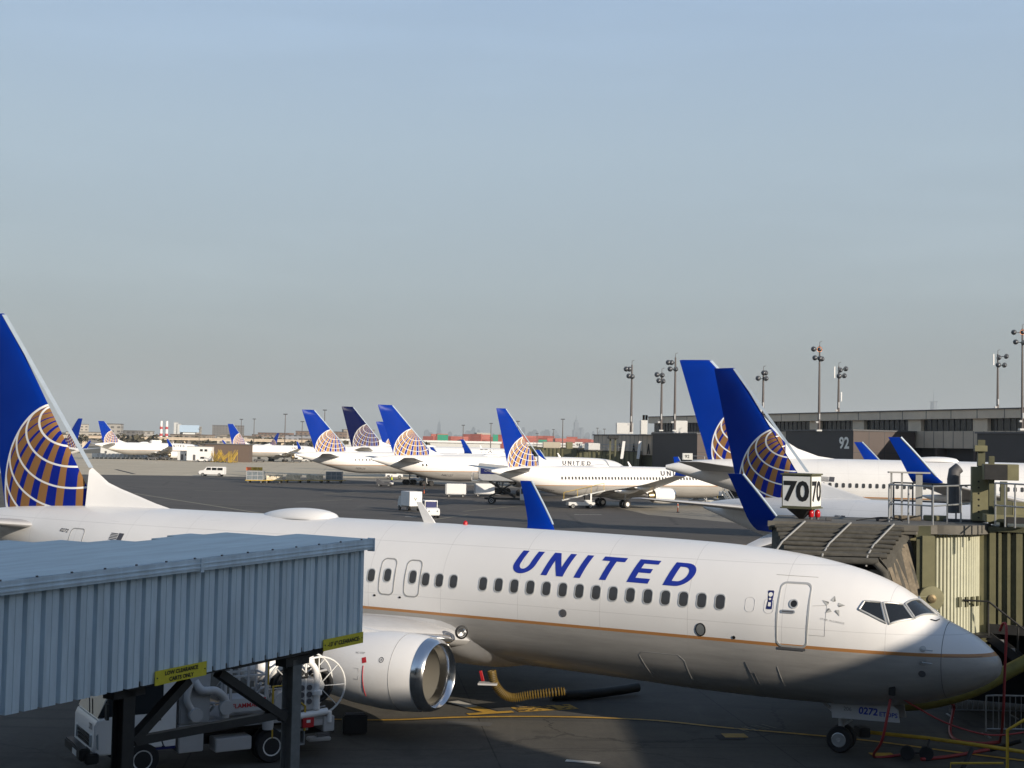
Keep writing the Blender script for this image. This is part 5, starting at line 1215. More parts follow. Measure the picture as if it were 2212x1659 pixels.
for u, l in ((1752, 'left red warning lamp beside the gate 70 pole'), (1766, 'right red warning lamp beside the gate 70 pole')):
    p = at(u, 1114, 40.3); o = thing('warning_lamp', l, 'lamp', (p.x, p.y, 5.78), 0, 'red warning lamps by the gate sign'); MB().lathe([(.05, 0), (.05, .06), (.075, .07)], (0, 0, 0), (0, 0, 1), 14, True).build('lamp_base', 'dgrey', o); MB().lathe([(.07, .07), (.085, .12), (.085, .22), (.06, .28), (.01, .30)], (0, 0, 0), (0, 0, 1), 16, True).build('lens', 'redlamp', o, smooth=50)
# dark undercarriage clutter: stairs with pale treads and a landing
st = thing('bridge_stairs', 'dark service stairs with pale grating under the olive jet bridge', 'stairs', at(2135, 1410, 38.5), R_(-20)); st.location.z = 0
b = MB(); b.beam((0, 0, 2.6), (3.2, -.6, .2), .08, .25); b.beam((0, .9, 2.6), (3.2, .3, .2), .08, .25); b.bb(-.7, .1, -.1, 1.0, 2.55, 2.62); b.build('stringer', 'blacksteel', st)
b = MB()
for i in range(10): b.box((.3+i*.3, .40-.056*i, 2.42-i*.235), (.26, .85, .03))
b.build('tread', 'lgrey', st)
b = MB()
for y in (-.05, .95): b.tube([(-.7, y, 3.6), (0, y, 3.6), (3.2, y-.6, 1.2)], .03, 6); [b.tube([(i*.8, y-.15*i, 2.6-i*.6), (i*.8, y-.15*i, 3.6-i*.6)], .025, 6) for i in range(5)]
b.build('stair_railing', 'blacksteel', st)
b = MB(); b.bb(-1.2, 2.8, 1.3, 4.5, .5, 2.5); b.build('equipment_housing', 'darkgap', st)

# ------------------------------------------------------------------ ground equipment round the nose
def P_(u, v, z=0): x, y = gp(u, v, z); return Vector((x, y, z))
def hose(name, label, cat, pts, r, m, group=None):
    o = MB().tube(curve([tuple(p) for p in pts]), r, 10).build(name, m, None, smooth=60); tag(o, label, cat, group); return o
hose('air_duct', 'fat yellow air duct curving under the nose of the nearest airliner', 'air duct', [at(1900, 1520, 36.4), at(1990, 1518, 36.4), at(2065, 1502, 36.4), at(2120, 1482, 36.4), at(2175, 1452, 36.5), at(2240, 1418, 36.6)], .20, 'yellowhose')
top = at(2170, 1385, 34.2)
hose('hanging_hose', 'red hose hanging straight down in front of the nose tip', 'hose', [at(2160, 1362, 34.6), at(2167, 1347, 34.4), at(2174, 1358, 34.2), at(2171, 1440, 34.2), P_(2166, 1640, 0.03)+Vector((0, 0, 1.0)), P_(2160, 1602, .05)], .035, 'hose')
hose('ground_hose', 'red hose lying in a loop on the ground near the barrier', 'hose', [P_(2158, 1603, .05), P_(2120, 1606, .05), P_(2070, 1600, .05), P_(2052, 1580, .05), P_(2060, 1530, .35), P_(2056, 1520, .8)], .045, 'hose')
hose('ground_hose', 'long red hose lying across the ground towards the tow bar', 'hose', [P_(2168, 1612, .05), P_(2120, 1622, .05), P_(2050, 1634, .05), P_(1990, 1640, .05)], .045, 'hose')
hose('power_cable', 'pinkish cable sagging from the aircraft socket to the right', 'cable', [HB.side(2.44, 1.85, .04) and at(1932, 1497, 33.4), at(1975, 1525, 33.6), at(2040, 1560, 33.7), at(2110, 1583, 33.8), at(2160, 1588, 33.9), at(2225, 1580, 34)], .022, 'hose')
hose('strap', 'red strap hanging from the black socket beside the nose gear', 'strap', [at(1925, 1500, 33.6), at(1918, 1540, 33.5), at(1905, 1600, 33.6), P_(1888, 1634, .05), P_(1935, 1632, .05), P_(1975, 1625, .05)], .035, 'hose')
tb = thing('tow_bar', 'long yellow tow bar from the nose wheel to the right edge', 'tow bar', P_(1850, 1572))
b = MB(); pp = [P_(u, v, .42)-tb.location for u, v in ((1858, 1580), (2000, 1594), (2130, 1612), (2260, 1632))]; b.tube(pp, .05, 8); b.tube([p+Vector((0, .25, -.03)) for p in pp[1:]], .03, 8); b.build('bar', 'yellow', tb, smooth=50)
b = MB(); c = P_(1960, 1642)-tb.location
for dx, dy in ((0, 0), (.48, -.02)): MB().lathe([(.08, -.06), (.17, -.07), (.19, 0), (.17, .07), (.08, .06)], c+Vector((dx, dy, .19)), (.3, 1, 0), 18, True, True).build('wheel', 'black', tb, smooth=40)
MB().tube([c+Vector((0, 0, .19)), c+Vector((.48, 0, .19)), pp[1]+Vector((.1, 0, 0))], .03, 6).build('axle', 'blacksteel', tb)
MB().box(pp[0]+Vector((.05, 0, .0)), (.3, .4, .25), .2).build('tow_head', 'blacksteel', tb, bevel=.02)
for i, (a, c, l) in enumerate((((2140, 1630), (2206, 1600), 'black rubber rod leaning upper right beside the red hose'), ((2078, 1672), (2100, 1618), 'black rubber rod standing steeply at the lower right'))):
    hose('rubber_rod', l, 'rod', [P_(a[0], a[1]-10, .15), (P_(a[0], a[1]-10, .15)+P_(c[0], c[1], .5))/2, P_(c[0], c[1], .5)], .055, 'black')
cr = thing('crowd_barrier', 'pale steel crowd barrier standing right of the nose', 'barrier', P_(2130, 1590), .05)
b = MB(); b.tube(curve([(0, 0, .12), (0, 0, 1.0), (.12, 0, 1.12), (1.0, 0, 1.12), (2.2, 0, 1.12)], 4), .024, 6); b.tube([(0, 0, .2), (2.2, 0, .2)], .02, 6); [b.tube([(.2+.16*i, 0, .2), (.2+.16*i, 0, 1.1)], .012, 5) for i in range(13)]; b.bb(-.03, .03, -.3, .3, 0, .03); b.bb(1.9, 1.96, -.3, .3, 0, .03); b.build('barrier_frame', 'steel', cr)
cr2 = thing('crowd_barrier', 'second crowd barrier, half hidden behind the nearer one', 'barrier', P_(2052, 1565)+Vector((.4, 1.2, 0)), .0); copy_ = [o for o in cr.children][0]; link_copy(copy_, 'barrier_frame', cr2)
yf = thing('hazard_frame', 'yellow tube frame at the lower right corner', 'frame', P_(2176, 1680), 0); b = MB(); b.tube([(0, 0, 0), (0, 0, 1.15), (.35, -.2, 1.45), (1.2, -.4, 1.6)], .04, 8); b.tube([(-.1, 0, .35), (-1.35, .1, .3), (-1.35, .1, .0)], .03, 6); b.build('tube_frame', 'yellow', yf, smooth=50)
# preconditioned-air hose under the belly
hs = thing('spring_hose', 'yellow ribbed hose hanging from the belly beside the engine', 'air hose', (0, 0, 0)); pts = curve([tuple(at(u, v, 38.6)) for u, v in ((1062, 1450), (1068, 1475), (1085, 1498), (1108, 1507), (1140, 1502), (1180, 1497), (1222, 1492))], 14)
b = MB(); b.tube(pts, .085, 10); b.build('hose_core', 'darkhose', hs); b = MB()
for i in range(0, len(pts)-2, 2):
    p, q = Vector(pts[i]), Vector(pts[i+1]); d = (q-p).normalized(); a = d.orthogonal().normalized(); c_ = d.cross(a); b.tube([p+(a*cos(t)+c_*sin(t))*.115 for t in [2*pi*k/14 for k in range(15)]], .02, 5, False)
b.build('hose_rib', 'springhose', hs)
hose('air_duct', 'long dark flat duct lying on the ground below the fuselage', 'air duct', [P_(1190, 1503, .16), P_(1260, 1500, .16), P_(1330, 1492, .2), P_(1378, 1484, .25)], .15, 'darkhose')
b = MB(); pole = [at(1490, 1480, 37.3)+Vector((-.12*i, 0, -.1*i)) for i in range(6)]
# ------------------------------------------------------------------ concourse on the right
k0 = Vector((29.4, 257.0)); kd = Vector((.404, -.915)).normalized(); kn = Vector((-.915, -.404)); KA = atan2(kd.y, kd.x)
con = thing('concourse', 'long tan concourse with a window band, behind the tails on the right', 'terminal', (k0.x, k0.y, 0), KA)
# local: x along the facade to the right, y to the left of travel = away from the apron (+y is inward)
def con_s(u, z=12):
    r = ray(u, 905); k = r[0]/r[1]; return (k*k0.y-k0.x)/(kd.x-k*kd.y)
# inward is -kn ; local +y = (-kd.y, kd.x) = (.915,.404) = inward
KL = 190
MB().bb(-4, KL, 1.2, 40, 0, 8.7).build('lower_wall', 'darkbox', con)
b = MB(); b.bb(-4, KL, .0, 40, 8.7, 11.1); b.m = 1; x = -2.0
while x < KL: b.bb(x, x+.10, -.012, -.002, 8.72, 11.08); x += 1.95
b.build('panel_wall', ['panel', 'dgrey'], con)
b = MB(); b.bb(-4, KL, .6, 39, 11.1, 12.8); b.m = 1; x = -2; rb = random.Random(4)
while x < KL: b.bb(x, x+.09, .5, .6, 11.1, 12.8); x += 1.1+rb.random()*.1
b.build('window_band', ['termglass', 'dgrey'], con)
for u in (1530, 1640, 1750, 1843, 1963, 2103, 2290):
    s = con_s(u); MB().bb(s-.1, s+2.6, -.01, .62, 11.08, 12.82).build('pier', 'concwall', con)
b = MB(); b.bb(-4.5, KL, -.5, 40.5, 12.8, 14.0); b.m = 1; x = 0
while x < KL: b.bb(x, x+.12, -.512, -.502, 12.82, 13.98); x += 5.0
b.build('fascia', ['concwall', 'dgrey'], con); MB().bb(-4.7, KL, -.7, 40.7, 14.003, 14.14).build('coping', 'dgrey', con)
x = 2
while x < KL: MB().bb(x, x+.4, -.6, 1.2, 0, 8.69).build('lower_column', 'brownpanel', con); x += 7.5
def gatehouse(label, u_corner, d, lf, le, top, num=None, front='darkbox', side='brownpanel'):
    """corner nearest to us at column u_corner; lf along the left face, le along the lit end"""
    c = at(u_corner, 940, d); t = thing('gatehouse', label, 'gatehouse', (c.x, c.y, 0), KA)
    MB().bb(-lf, -.0, 0, le, 0, top).build('cladding', front, t)
    MB().bb(.003, .05, .0, le, 0, top-.01).build('end_wall', side, t)
    b = MB()
    for i in range(1, 4): b.bb(.051, .06, le*i/4-.05, le*i/4+.05, 0, top-.02)
    b.bb(.051, .058, 0, le, top-3.1, top-3.0); b.build('end_joint', 'darkbox', t)
    MB().bb(-lf-.2, .2, -.2, le+.2, top+.003, top+.2).build('roof', 'dgrey', t)
    if num: flat_text('gate_number', num, 1.75, (-3.1 if num == '92' else -1, -.01, top-2.6), (1, 0, 0), (0, 0, 1), 'signwhite', t, off=.01, bold=.03)
    return t
g1 = gatehouse('black gatehouse with a pale 92, brown end wall, right of the globe tail', 1843, 186, 16, 11, 10.9, '92')
g2 = gatehouse('black gatehouse on the right edge under the tallest mast', 2235, 150, 9, 10, 10.4)
g3 = gatehouse('black gatehouse half hidden left of the blue fins', 1506, 222, 15, 11, 10.4)
c = at(1438, 940, 236); t = thing('ramp_building', 'grey ribbed ramp building left of the black gatehouse', 'building', (c.x, c.y, 0), KA)
MB().bb(-28, -.1, 0, 12, 6.6, 10.2).build('wall', 'panel', t); MB().bb(-27, -.5, 1, 11, 0, 6.6).build('lower_wall', 'olived', t)
b = MB(); [b.bb(-27.5+i*1.6, -27.4+i*1.6, -.02, -.003, 6.6, 10.2) for i in range(17)]; b.build('wall_rib', 'dgrey', t); MB().bb(-28.2, .1, -.2, 12.2, 10.203, 10.4).build('roof', 'dgrey', t)
b = MB(); [b.tube([(-6-i*5.5, -.3, 6.8), (-5.6-i*5.5, -.3, 8.6), (-5.2-i*5.5, -.3, 6.8)], .12, 5) for i in range(3)]; b.build('a_frame', 'blacksteel', t)
for i, (u0, l) in enumerate(((1343, 'left white slanted beam'), (1378, 'right white slanted beam'))):
    p, q = at(u0, 979, 236), at(u0+5, 953, 236); o = thing('slanted_beam', l+' standing before the grey ribbed building', 'beam', (p.x, p.y, 0)); MB().beam((0, 0, p.z-1), (q.x-p.x, 0, q.z), .5, .3).build('beam', 'white', o); MB().beam((0, .3, 0), (0, .3, p.z-1), .2, .2).build('post', 'olived', o)
c = at(1415, 930, 240); t = thing('rooftop_units', 'white and grey plant boxes on the grey ribbed building roof', 'plant', (c.x, c.y, 10.4)); b = MB()
for x, w, h in ((-7, 3, 2.0), (-2.6, 1.2, 2.6), (3.5, 2.4, 2.6)): MB().bb(x, x+w, 0, 2, 0, h).build('casing', 'offwhite', t, bevel=.05); MB().bb(-2.3, -1.9, -.1, 0, 2.6, 3.5).bb(-1.8, -1.4, -.1, 0, 2.6, 3.5).build('vent', 'red', t)

# ------------------------------------------------------------------ floodlight masts
def mast(u, vtop, vbase, d, lamps, label, ant=None):
    z1 = at(u, vtop, d).z; p = at(u, vbase, d); z0 = p.z; S_ = d/2845.0
    t = thing('light_mast', label, 'light mast', (p.x, p.y, z0), 0, 'floodlight masts along the concourse'); H_ = z1-z0
    b = MB(); b.tube([(0, 0, 0), (0, 0, H_)], [3.0*S_, 1.7*S_], 8); b.tube([(0, 0, H_), (0, 0, H_+8*S_), (5*S_, 0, H_+10*S_)], .6*S_, 5); b.build('pole', 'pole', t, smooth=50)
    for dx, dy, on_ in lamps:
        x, z = dx*S_, H_-dy*S_; arm = MB(); arm.tube([(0, 0, z), (x, -.1, z)], .9*S_, 5); a_ = arm.build('arm', 'lamp', t)
        h = MB(); h.lathe([(.1*S_, 4.5*S_), (3*S_, 3.2*S_), (5.6*S_, 0), (5.9*S_, -1.6*S_)], (x, -.25, z), (-.35*(1 if dx <= 0 else -1), -1, -.35), 14); hh = h.build('lamp_housing', 'lamp', t, smooth=50)
        h = MB(); ax = Vector((-.35*(1 if dx <= 0 else -1), -1, -.35)).normalized(); h.lathe([(5.4*S_, 0), (.01, .6*S_)], Vector((x, -.25, z))-ax*1.2*S_*-1+ax*-.6*S_, ax, 14); h.build('lens', 'lampon' if on_ else 'lampglass', hh)
    if ant:
        for dx, z_a, z_b in ant: MB().bb(dx*S_-.08, dx*S_+.08, -.1, .1, H_-z_a*S_, H_-z_b*S_).build('antenna_panel', 'white', t)
    MB().bb(-.35, .35, -.35, .35, -.1, .12).build('base_plate', 'offwhite', t)
    b = MB(); b.box((-5*S_, -.2, 18*S_), (5*S_, .3, 4*S_)); b.box((0, -.2, 30*S_), (2.4*S_, .3, 12*S_)); b.build('mast_box', 'lgrey', t)
mast(1363, 788, 935, 232, [(-13, 10, 0), (-6, 10, 0), (-7, 25, 0), (0, 26, 0)], 'leftmost floodlight mast, on the grey ribbed building')
mast(1428, 805, 930, 236, [(-11, 5, 0), (1, 6, 0), (-7, 18, 0), (3, 19, 0)], 'second floodlight mast from the left, beside white plant boxes')
mast(1457, 772, 930, 222, [(-16, 12, 0), (-9, 12, 0), (-12, 26, 0), (1, 26, 0)], 'third floodlight mast from the left, just left of the blue fins')
mast(1648, 800, 905, 235, [(0, 6, 0), (5, 6, 0), (-12, 18, 0), (6, 18, 0)], 'floodlight mast rising right behind the front globe fin')
mast(1769, 747, 930, 186, [(-14, 8, 0), (-1, 8, 1), (-11, 27, 0), (0, 28, 0), (5, 29, 0)], 'floodlight mast with one pink-lit lamp on the 92 gatehouse')
mast(1811, 792, 905, 215, [(3, 8, 0), (15, 5, 0), (0, 21, 0), (12, 20, 0)], 'floodlight mast with a white antenna, right of the lit one', [(-9, 25, 0), (6, 75, 55)])
mast(2155, 765, 898, 205, [(2, 8, 0), (18, 5, 0), (0, 24, 0), (14, 24, 0)], 'floodlight mast with white antenna near the right edge', [(-9, 24, 0)])
mast(2208, 710, 928, 150, [(-20, 9, 0), (-1, 8, 1), (-16, 30, 0), (1, 31, 0)], 'tallest floodlight mast with an orange lamp, on the right edge')

# ------------------------------------------------------------------ far jet bridges with gate signs
def far_bridge(u, v0, d, label, num, ang=-20, L=14, m='olive', sign_d=None):
    p = at(u, v0, d); t = thing('jet_bridge', label, 'jet bridge', (p.x, p.y, 0), R_(ang)); z = p.z
    MB().bb(-L/2, L/2, 0, 2.8, z-3.0, z).build('tunnel_wall', m, t); MB().bb(-L/2-.2, L/2+.2, -.2, 3, z, z+.15).build('tunnel_roof', 'roofgrey', t)
    b = MB(); [b.bb(-L/2+i*.9, -L/2+i*.9+.25, -.1, 0, z-3, z) for i in range(int(L/.9))]; b.build('tunnel_ribs', 'olived', t)
    MB().bb(-L/2-3, -L/2-.21, -.5, 3.4, z-3.3, z+.3).build('cab', 'olived', t, bevel=.1); b = MB(); b.bb(-1, -.4, .5, 1.1, 0, z-3.0); b.bb(-1, -.4, 1.9, 2.5, 0, z-3); b.bb(-1.3, -.1, -.3, 3.3, 1, 1.6); b.build('lift_column', 'blacksteel', t)
    b = MB(); [b.tube([(x, 0, z+.15), (x, 0, z+1.3)], .05, 5) for x in (-L/2+2*i for i in range(int(L/2)+1))]; b.tube([(-L/2, 0, z+1.3), (L/2, 0, z+1.3)], .05, 5); b.tube([(-L/2, 0, z+.75), (L/2, 0, z+.75)], .04, 5); b.build('roof_railing', 'steel', t)
    return t
far_bridge(1315, 975, 246, 'olive jet bridge beyond the lettered fuselage, under slanted white beams', '94', -25, 12)
far_bridge(1228, 968, 285, 'farther olive jet bridge behind the mid-distance globe fin', '94', -20, 16)
far_bridge(1535, 1003, 215, 'jet bridge with pale railings left of the rear blue fin', '92', -18, 6)
def numsign(u, v, d, w, h, txt, label, m='signwhite'):
    p = at(u, v, d); t = thing('gate_sign', label, 'gate sign', (p.x, p.y, p.z), R_(-12)); S_ = d/2845
    bx = MB().bb(-w*S_/2, w*S_/2, -.5, .5, -h*S_/2, h*S_/2).build('sign_box', m, t); flat_text('gate_number', txt, h*S_*.52, (0, -.51, 0), (1, 0, 0), (0, 0, 1), 'signblack', bx, off=.01, center=True, bold=.01)
    MB().tube([(0, 0, -h*S_/2), (0, 0, -h*S_/2-1.2)], .12, 6).build('pole', 'dgrey', t)
numsign(1485, 986, 205, 21, 14, '92', 'white gate sign reading 92 beside pale railings')
numsign(1250, 961, 275, 15, 12, '94', 'small white gate sign reading 94 behind the mid-distance fuselage')
for u, v0, v1, d, w, m, l in ((1192, 955, 968, 280, 38, 'beige', 'beige box trailer left of the 94 sign'), (1230, 955, 970, 270, 14, 'olive', 'small olive box touching the 94 sign'), (1280, 957, 972, 240, 32, 'offwhite', 'pale cabin between the 94 sign and the grey building'), (1325, 941, 948, 238, 22, 'blacksteel', 'black lamp cluster on a frame by the grey ribbed building')):
    p, q = at(u, v1, d), at(u, v0, d); S_ = d/2845; o = thing('service_cabin', l, 'cabin', (p.x, p.y, 0)); MB().bb(-w*S_/2, w*S_/2, 0, 3, p.z, q.z).build('body', m, o, bevel=.08); MB().bb(-w*S_/2+.3, -w*S_/2+.6, 1, 1.3, 0, p.z).bb(w*S_/2-.6, w*S_/2-.3, 1, 1.3, 0, p.z).build('support', 'olived', o)

# ------------------------------------------------------------------ vehicles and equipment on the apron
def wheels(t, xs, y, r, w=.22, hub='offwhite'):
    for x in xs:
        for s in (1, -1):
            o = MB().lathe([(r*.55, -w/2), (r*.94, -w/2), (r, 0), (r*.94, w/2), (r*.55, w/2)], (x, s*y, r), (0, 1, 0), 16, True, True).build('wheel', 'black', t, smooth=40)
            MB().lathe([(r*.55, s*(w/2+.01)), (r*.2, s*(w/2-.02)), (.01, s*(w/2+.02))], (x, s*y, r), (0, 1, 0), 12).build('wheel_rim', hub, o)
def prof_body(t, name, pts, y0, y1, m, bevel=.05):
    b = MB(); b.prism([(p[0], y0, p[1]) for p in pts], (0, y1-y0, 0)); return b.build(name, m, t, bevel=bevel)
def G(u, v): x, y = gp(u, v); return (x, y, 0)
# van: local +x forward
van = thing('van', 'white passenger van driving on the pale taxiway edge', 'van', G(459, 1029), R_(176))
prof_body(van, 'body', [(-2.7, .45), (2.75, .45), (2.8, .95), (2.65, 1.15), (1.75, 1.32), (1.05, 2.02), (-2.5, 2.08), (-2.7, 1.9)], -.98, .98, 'white')
for x0, x1 in ((-2.45, -1.3), (-1.15, -.1), (.1, 1.15)):
    for s in (1, -1): b = MB(); b.add([(x0, s*.995, 1.35), (x1, s*.995, 1.35), (min(x1, 1.0) if x1 > 1 else x1, s*.995, 1.88), (x0, s*.995, 1.88)], [(0, 1, 2, 3)]); b.build('window', 'glass', van)
b = MB(); b.add([(1.72, .85, 1.36), (1.72, -.85, 1.36), (1.10, -.8, 1.98), (1.10, .8, 1.98)], [(0, 1, 2, 3)]); b.build('windscreen', 'glass', van).location.x = .03
wheels(van, (-1.75, 1.85), .9, .38); MB().bb(2.74, 2.9, -.95, .95, .42, .68).build('bumper', 'dgrey', van)
# cargo dollies in a row, each with a different load
DL = [(552, 'leftmost cargo dolly carrying a grey meshed container', 'cargogrey'), (592, 'second cargo dolly from the left with low wrapped freight', 'cargo'), (633, 'third cargo dolly from the left with netted boxes', 'cargo'), (680, 'fourth cargo dolly with pale wrapped boxes', 'cargo'), (722, 'rightmost cargo dolly with a grey meshed container', 'cargogrey')]
rb = random.Random(9)
for i, (u, l, m) in enumerate(DL):
    p = G(u, 1043); t = thing('cargo_dolly', l, 'cargo dolly', p, R_(2), 'cargo dollies in a row'); b = MB(); b.bb(-1.75, 1.75, -1.2, 1.2, .42, .55); b.bb(1.75, 2.3, -.05, .05, .42, .5); b.build('bed', 'yellow', t); wheels(t, (-1.2, 1.2), 1.0, .22)
    ld = thing('cargo_load' if m == 'cargo' else 'cargo_container', 'load on the '+l.replace(' cargo', '').replace('carrying ', ', ').split(' with')[0].split(' ,')[0], 'freight', (p[0], p[1], .56), R_(2), 'freight on the dollies')
    if m == 'cargogrey':
        prof_body(ld, 'container', [(-1.55, 0), (1.55, 0), (1.55, 1.6), (-1.55, 1.6)], -1.1, 1.1, 'cargogrey', .03); b = MB()
        for x in (-1.5, -.5, .5, 1.5): b.bb(x-.04, x+.04, -1.14, -1.101, 0, 1.6)
        for z in (.05, .8, 1.56): b.bb(-1.55, 1.55, -1.16, -1.141, z-.04, z+.04)
        b.build('frame_bars', 'lgrey', ld)
    else:
        b = MB()
        for k in range(14): b.box((rb.uniform(-1.1, 1.1), rb.uniform(-.8, .8), rb.uniform(.3, .9)), (rb.uniform(.5, 1.1), rb.uniform(.5, .9), rb.uniform(.4, .6)), rb.uniform(-.2, .2))
        b.bb(-1.3, 1.3, -1, 1, 0, .5); b.build('wrapped_boxes', 'cargo', ld)
# taxiway guidance sign
t = thing('taxiway_sign', 'small orange and yellow sign beside the taxiway', 'sign', G(544, 1020)); MB().bb(-.2, 2.6, -.1, .1, .45, 1.25).build('yellow_panel', 'yellow', t); MB().bb(-1.4, -.203, -.1, .1, .45, 1.25).build('orange_panel', 'orange', t); MB().bb(-1.2, -1.1, -.05, .05, 0, .45).bb(2.2, 2.3, -.05, .05, 0, .45).build('leg', 'dgrey', t)
flat_text('sign_lettering', 'M<A', .5, (1.2, -.11, .85), (1, 0, 0), (0, 0, 1), 'signblack', t, center=True)
# box truck seen from behind
t = thing('box_truck', 'small white box truck seen from behind, left of the purple-windowed tug', 'truck', G(884, 1103), R_(118)); t.scale = (.80, .80, .80); b = MB(); b.bb(-2.3, .9, -.98, .98, .75, 2.85); b.build('cargo_box', 'white', t, bevel=.03)
prof_body(t, 'cab', [(1.0, .5), (2.35, .5), (2.4, 1.2), (1.9, 2.1), (1.0, 2.15)], -.85, .85, 'offwhite'); wheels(t, (-1.4, 1.7), .82, .36); MB().bb(-2.5, -2.31, -.95, .95, .45, .62).build('rear_step', 'blacksteel', t)
b = MB(); b.prism([(-2.31, .35, 2.0), (-2.31, .05, 1.5), (-2.31, -.25, 2.0), (-2.31, -.1, 2.0), (-2.31, .05, 1.75), (-2.31, .2, 2.0)], (-.01, 0, 0)); b.build('box_emblem', 'seam', t)
# tug
t = thing('baggage_tug', 'white airport tug with a purple-tinted window, right of the box truck', 'tug', G(930, 1118), R_(-75)); prof_body(t, 'body', [(-1.3, .3), (1.35, .3), (1.4, .85), (1.1, 1.05), (.2, 1.1), (.15, .9), (-1.3, .95)], -.72, .72, 'white', .06)
b = MB(); b.bb(-1.2, .25, -.70, .70, 1.72, 1.82); [b.beam((x, y, .95), (x, y, 1.75), .06, .06) for x in (-1.15, .2) for y in (-.66, .66)]; b.build('canopy', 'white', t); b = MB(); b.bb(.17, .20, -.55, .55, 1.1, 1.7); b.build('windscreen', 'navy', t); MB().bb(-.9, -.3, -.5, .5, .95, 1.35).build('seat', 'black', t); wheels(t, (-.85, .85), .62, .3)
for y in (-.45, .45): MB().lathe([(.09, 0), (.09, .03), (.01, .04)], (1.39, y, .75), (1, 0, 0), 12).build('headlight', 'lampglass', t)
# white covered carts
for u, v, l in ((985, 1074, 'left white covered baggage cart beside the catering truck'), (1047, 1073, 'right white covered baggage cart touching the catering truck')):
    t = thing('covered_cart', l, 'baggage cart', G(u, v), R_(4), 'white covered baggage carts'); MB().bb(-1.45, 1.45, -.85, .85, .5, 2.0).build('box', 'white', t, bevel=.04); MB().bb(-1.62, -1.451, -.83, .83, .5, 1.95).build('curtain', 'grey', t); MB().bb(-1.5, 1.5, -.8, .8, .38, .497).build('frame', 'steel', t); wheels(t, (-1.05, 1.05), .7, .24); MB().tube([(1.5, 0, .42), (2.4, 0, .3)], .04, 6).build('drawbar', 'steel', t)
# catering truck with lifted body
t = thing('catering_truck', 'catering truck with its grey body raised on black scissor legs', 'catering truck', G(1098, 1089), R_(-4))
prof_body(t, 'cab', [(1.6, .6), (3.6, .6), (3.65, 1.2), (3.3, 1.42), (2.5, 1.5), (2.2, 2.3), (1.6, 2.35)], -.95, .95, 'white'); b = MB(); b.add([(2.54, .8, 1.55), (2.54, -.8, 1.55), (2.27, -.75, 2.2), (2.27, .75, 2.2)], [(0, 1, 2, 3)]); b.build('windscreen', 'glass', t); b = MB(); b.add([(1.75, -.96, 1.45), (2.35, -.96, 1.45), (2.12, -.96, 2.15), (1.75, -.96, 2.15)], [(0, 1, 2, 3)]); b.build('side_window', 'glass', t)
MB().bb(-3.2, 1.6, -.5, .5, .6, .85).build('chassis', 'blacksteel', t); wheels(t, (-2.2, 2.8), .85, .48, .28); b = MB()
for s in (-.7, .7): b.beam((-2.6, s, .9), (.9, s, 3.0), .14, .2); b.beam((.9, s+.1, .9), (-2.6, s+.1, 3.0), .14, .2)
b.build('scissor_lift', 'blacksteel', t)
MB().prism([(-4.0, -1.2, 3.1), (1.6, -1.2, 3.1), (2.6, -1.2, 3.5), (1.0, -1.2, 5.0), (-4.0, -1.2, 5.4)], (0, 2.4, 0)).build('lifted_body', 'grey', t, bevel=.05); MB().bb(-3.7, -1.4, -1.23, -1.205, 4.0, 4.9).build('dark_panel', 'navy', t); flat_text('panel_lettering', 'CHEFS', .32, (-2.55, -1.235, 4.45), (1, 0, 0), (0, 0, 1), 'seam', t, center=True); MB().bb(-4.9, -4.01, -1, 1, 3.0, 3.12).build('loading_platform', 'steel', t)
for s in (-.95, .95): MB().tube([(-4.9, s, 3.1), (-4.9, s, 4.1), (-4.1, s, 4.1)], .04, 5).build('guard_rail', 'white', t)
# belt loaders
def belt_loader(label, pos, rz, up):
    t = thing('belt_loader', label, 'belt loader', pos, rz, 'belt loaders'); b = MB(); b.bb(-1.9, 1.6, -.75, .75, .38, .8); b.bb(.2, 1.2, -.76, -.4, .8, 1.1); b.build('chassis', 'offwhite', t, bevel=.04); wheels(t, (-1.3, 1.0), .68, .3)
    b = MB(); b.beam((-2.6, .25, 1.0), (3.1, .25, 1.0+up), .75, .16); b.build('conveyor', 'steel', t); b = MB()
    for x, z in ((-2.4, 1.1), (-.6, 1.1+up*.32), (1.2, 1.1+up*.66), (2.9, 1.05+up)): b.beam((x, -.18, z), (x, -.18, z+.9), .05, .05)
    b.beam((-2.4, -.18, 2.0), (2.9, -.18, 1.95+up), .05, .05); b.build('side_rail', 'yellow', t); MB().bb(.3, .9, -.6, .0, 1.1, 1.7).build('seat', 'black', t); MB().bb(.95, 1.15, -.75, -.2, .8, 1.9).build('control_post', 'white', t); return t
belt_loader('belt loader parked at the belly of the windowed mid-distance airliner', G(1256, 1098), R_(12), 1.3); belt_loader('belt loader beyond the lone orange marker, near the open hold', G(1512, 1092), R_(168), 1.4)
# baggage stair unit near the winglet
t = thing('folding_stairs', 'grey mobile steps on small wheels beside the tall blue winglet', 'steps', G(1577, 1115), R_(-35)); b = MB(); b.beam((-.8, .5, 2.9), (.9, .5, .4), .1, .3); b.beam((-.8, -.5, 2.9), (.9, -.5, .4), .1, .3); [b.box((-.7+i*.2, 0, 2.75-i*.29), (.25, .95, .04)) for i in range(9)]; b.build('flight', 'steel', t); MB().bb(-1.1, 1.1, -.5, .5, .3, .42).build('base', 'grey', t); MB().tube([(1.1, 0, .35), (2.1, 0, .55), (2.3, 0, .5)], .05, 6).build('drawbar', 'white', t); wheels(t, (-.8, .8), .5, .2); MB().bb(-1.35, -.95, -.3, .3, 2.4, 2.9).build('number_board', 'white', t)
b = MB(); [b.tube([(-.8, y, 2.9), (-.8, y, 3.6), (.9, y, 1.3), (.9, y, .5)], .035, 5) for y in (.5, -.5)]; b.build('handrail', 'steel', t)
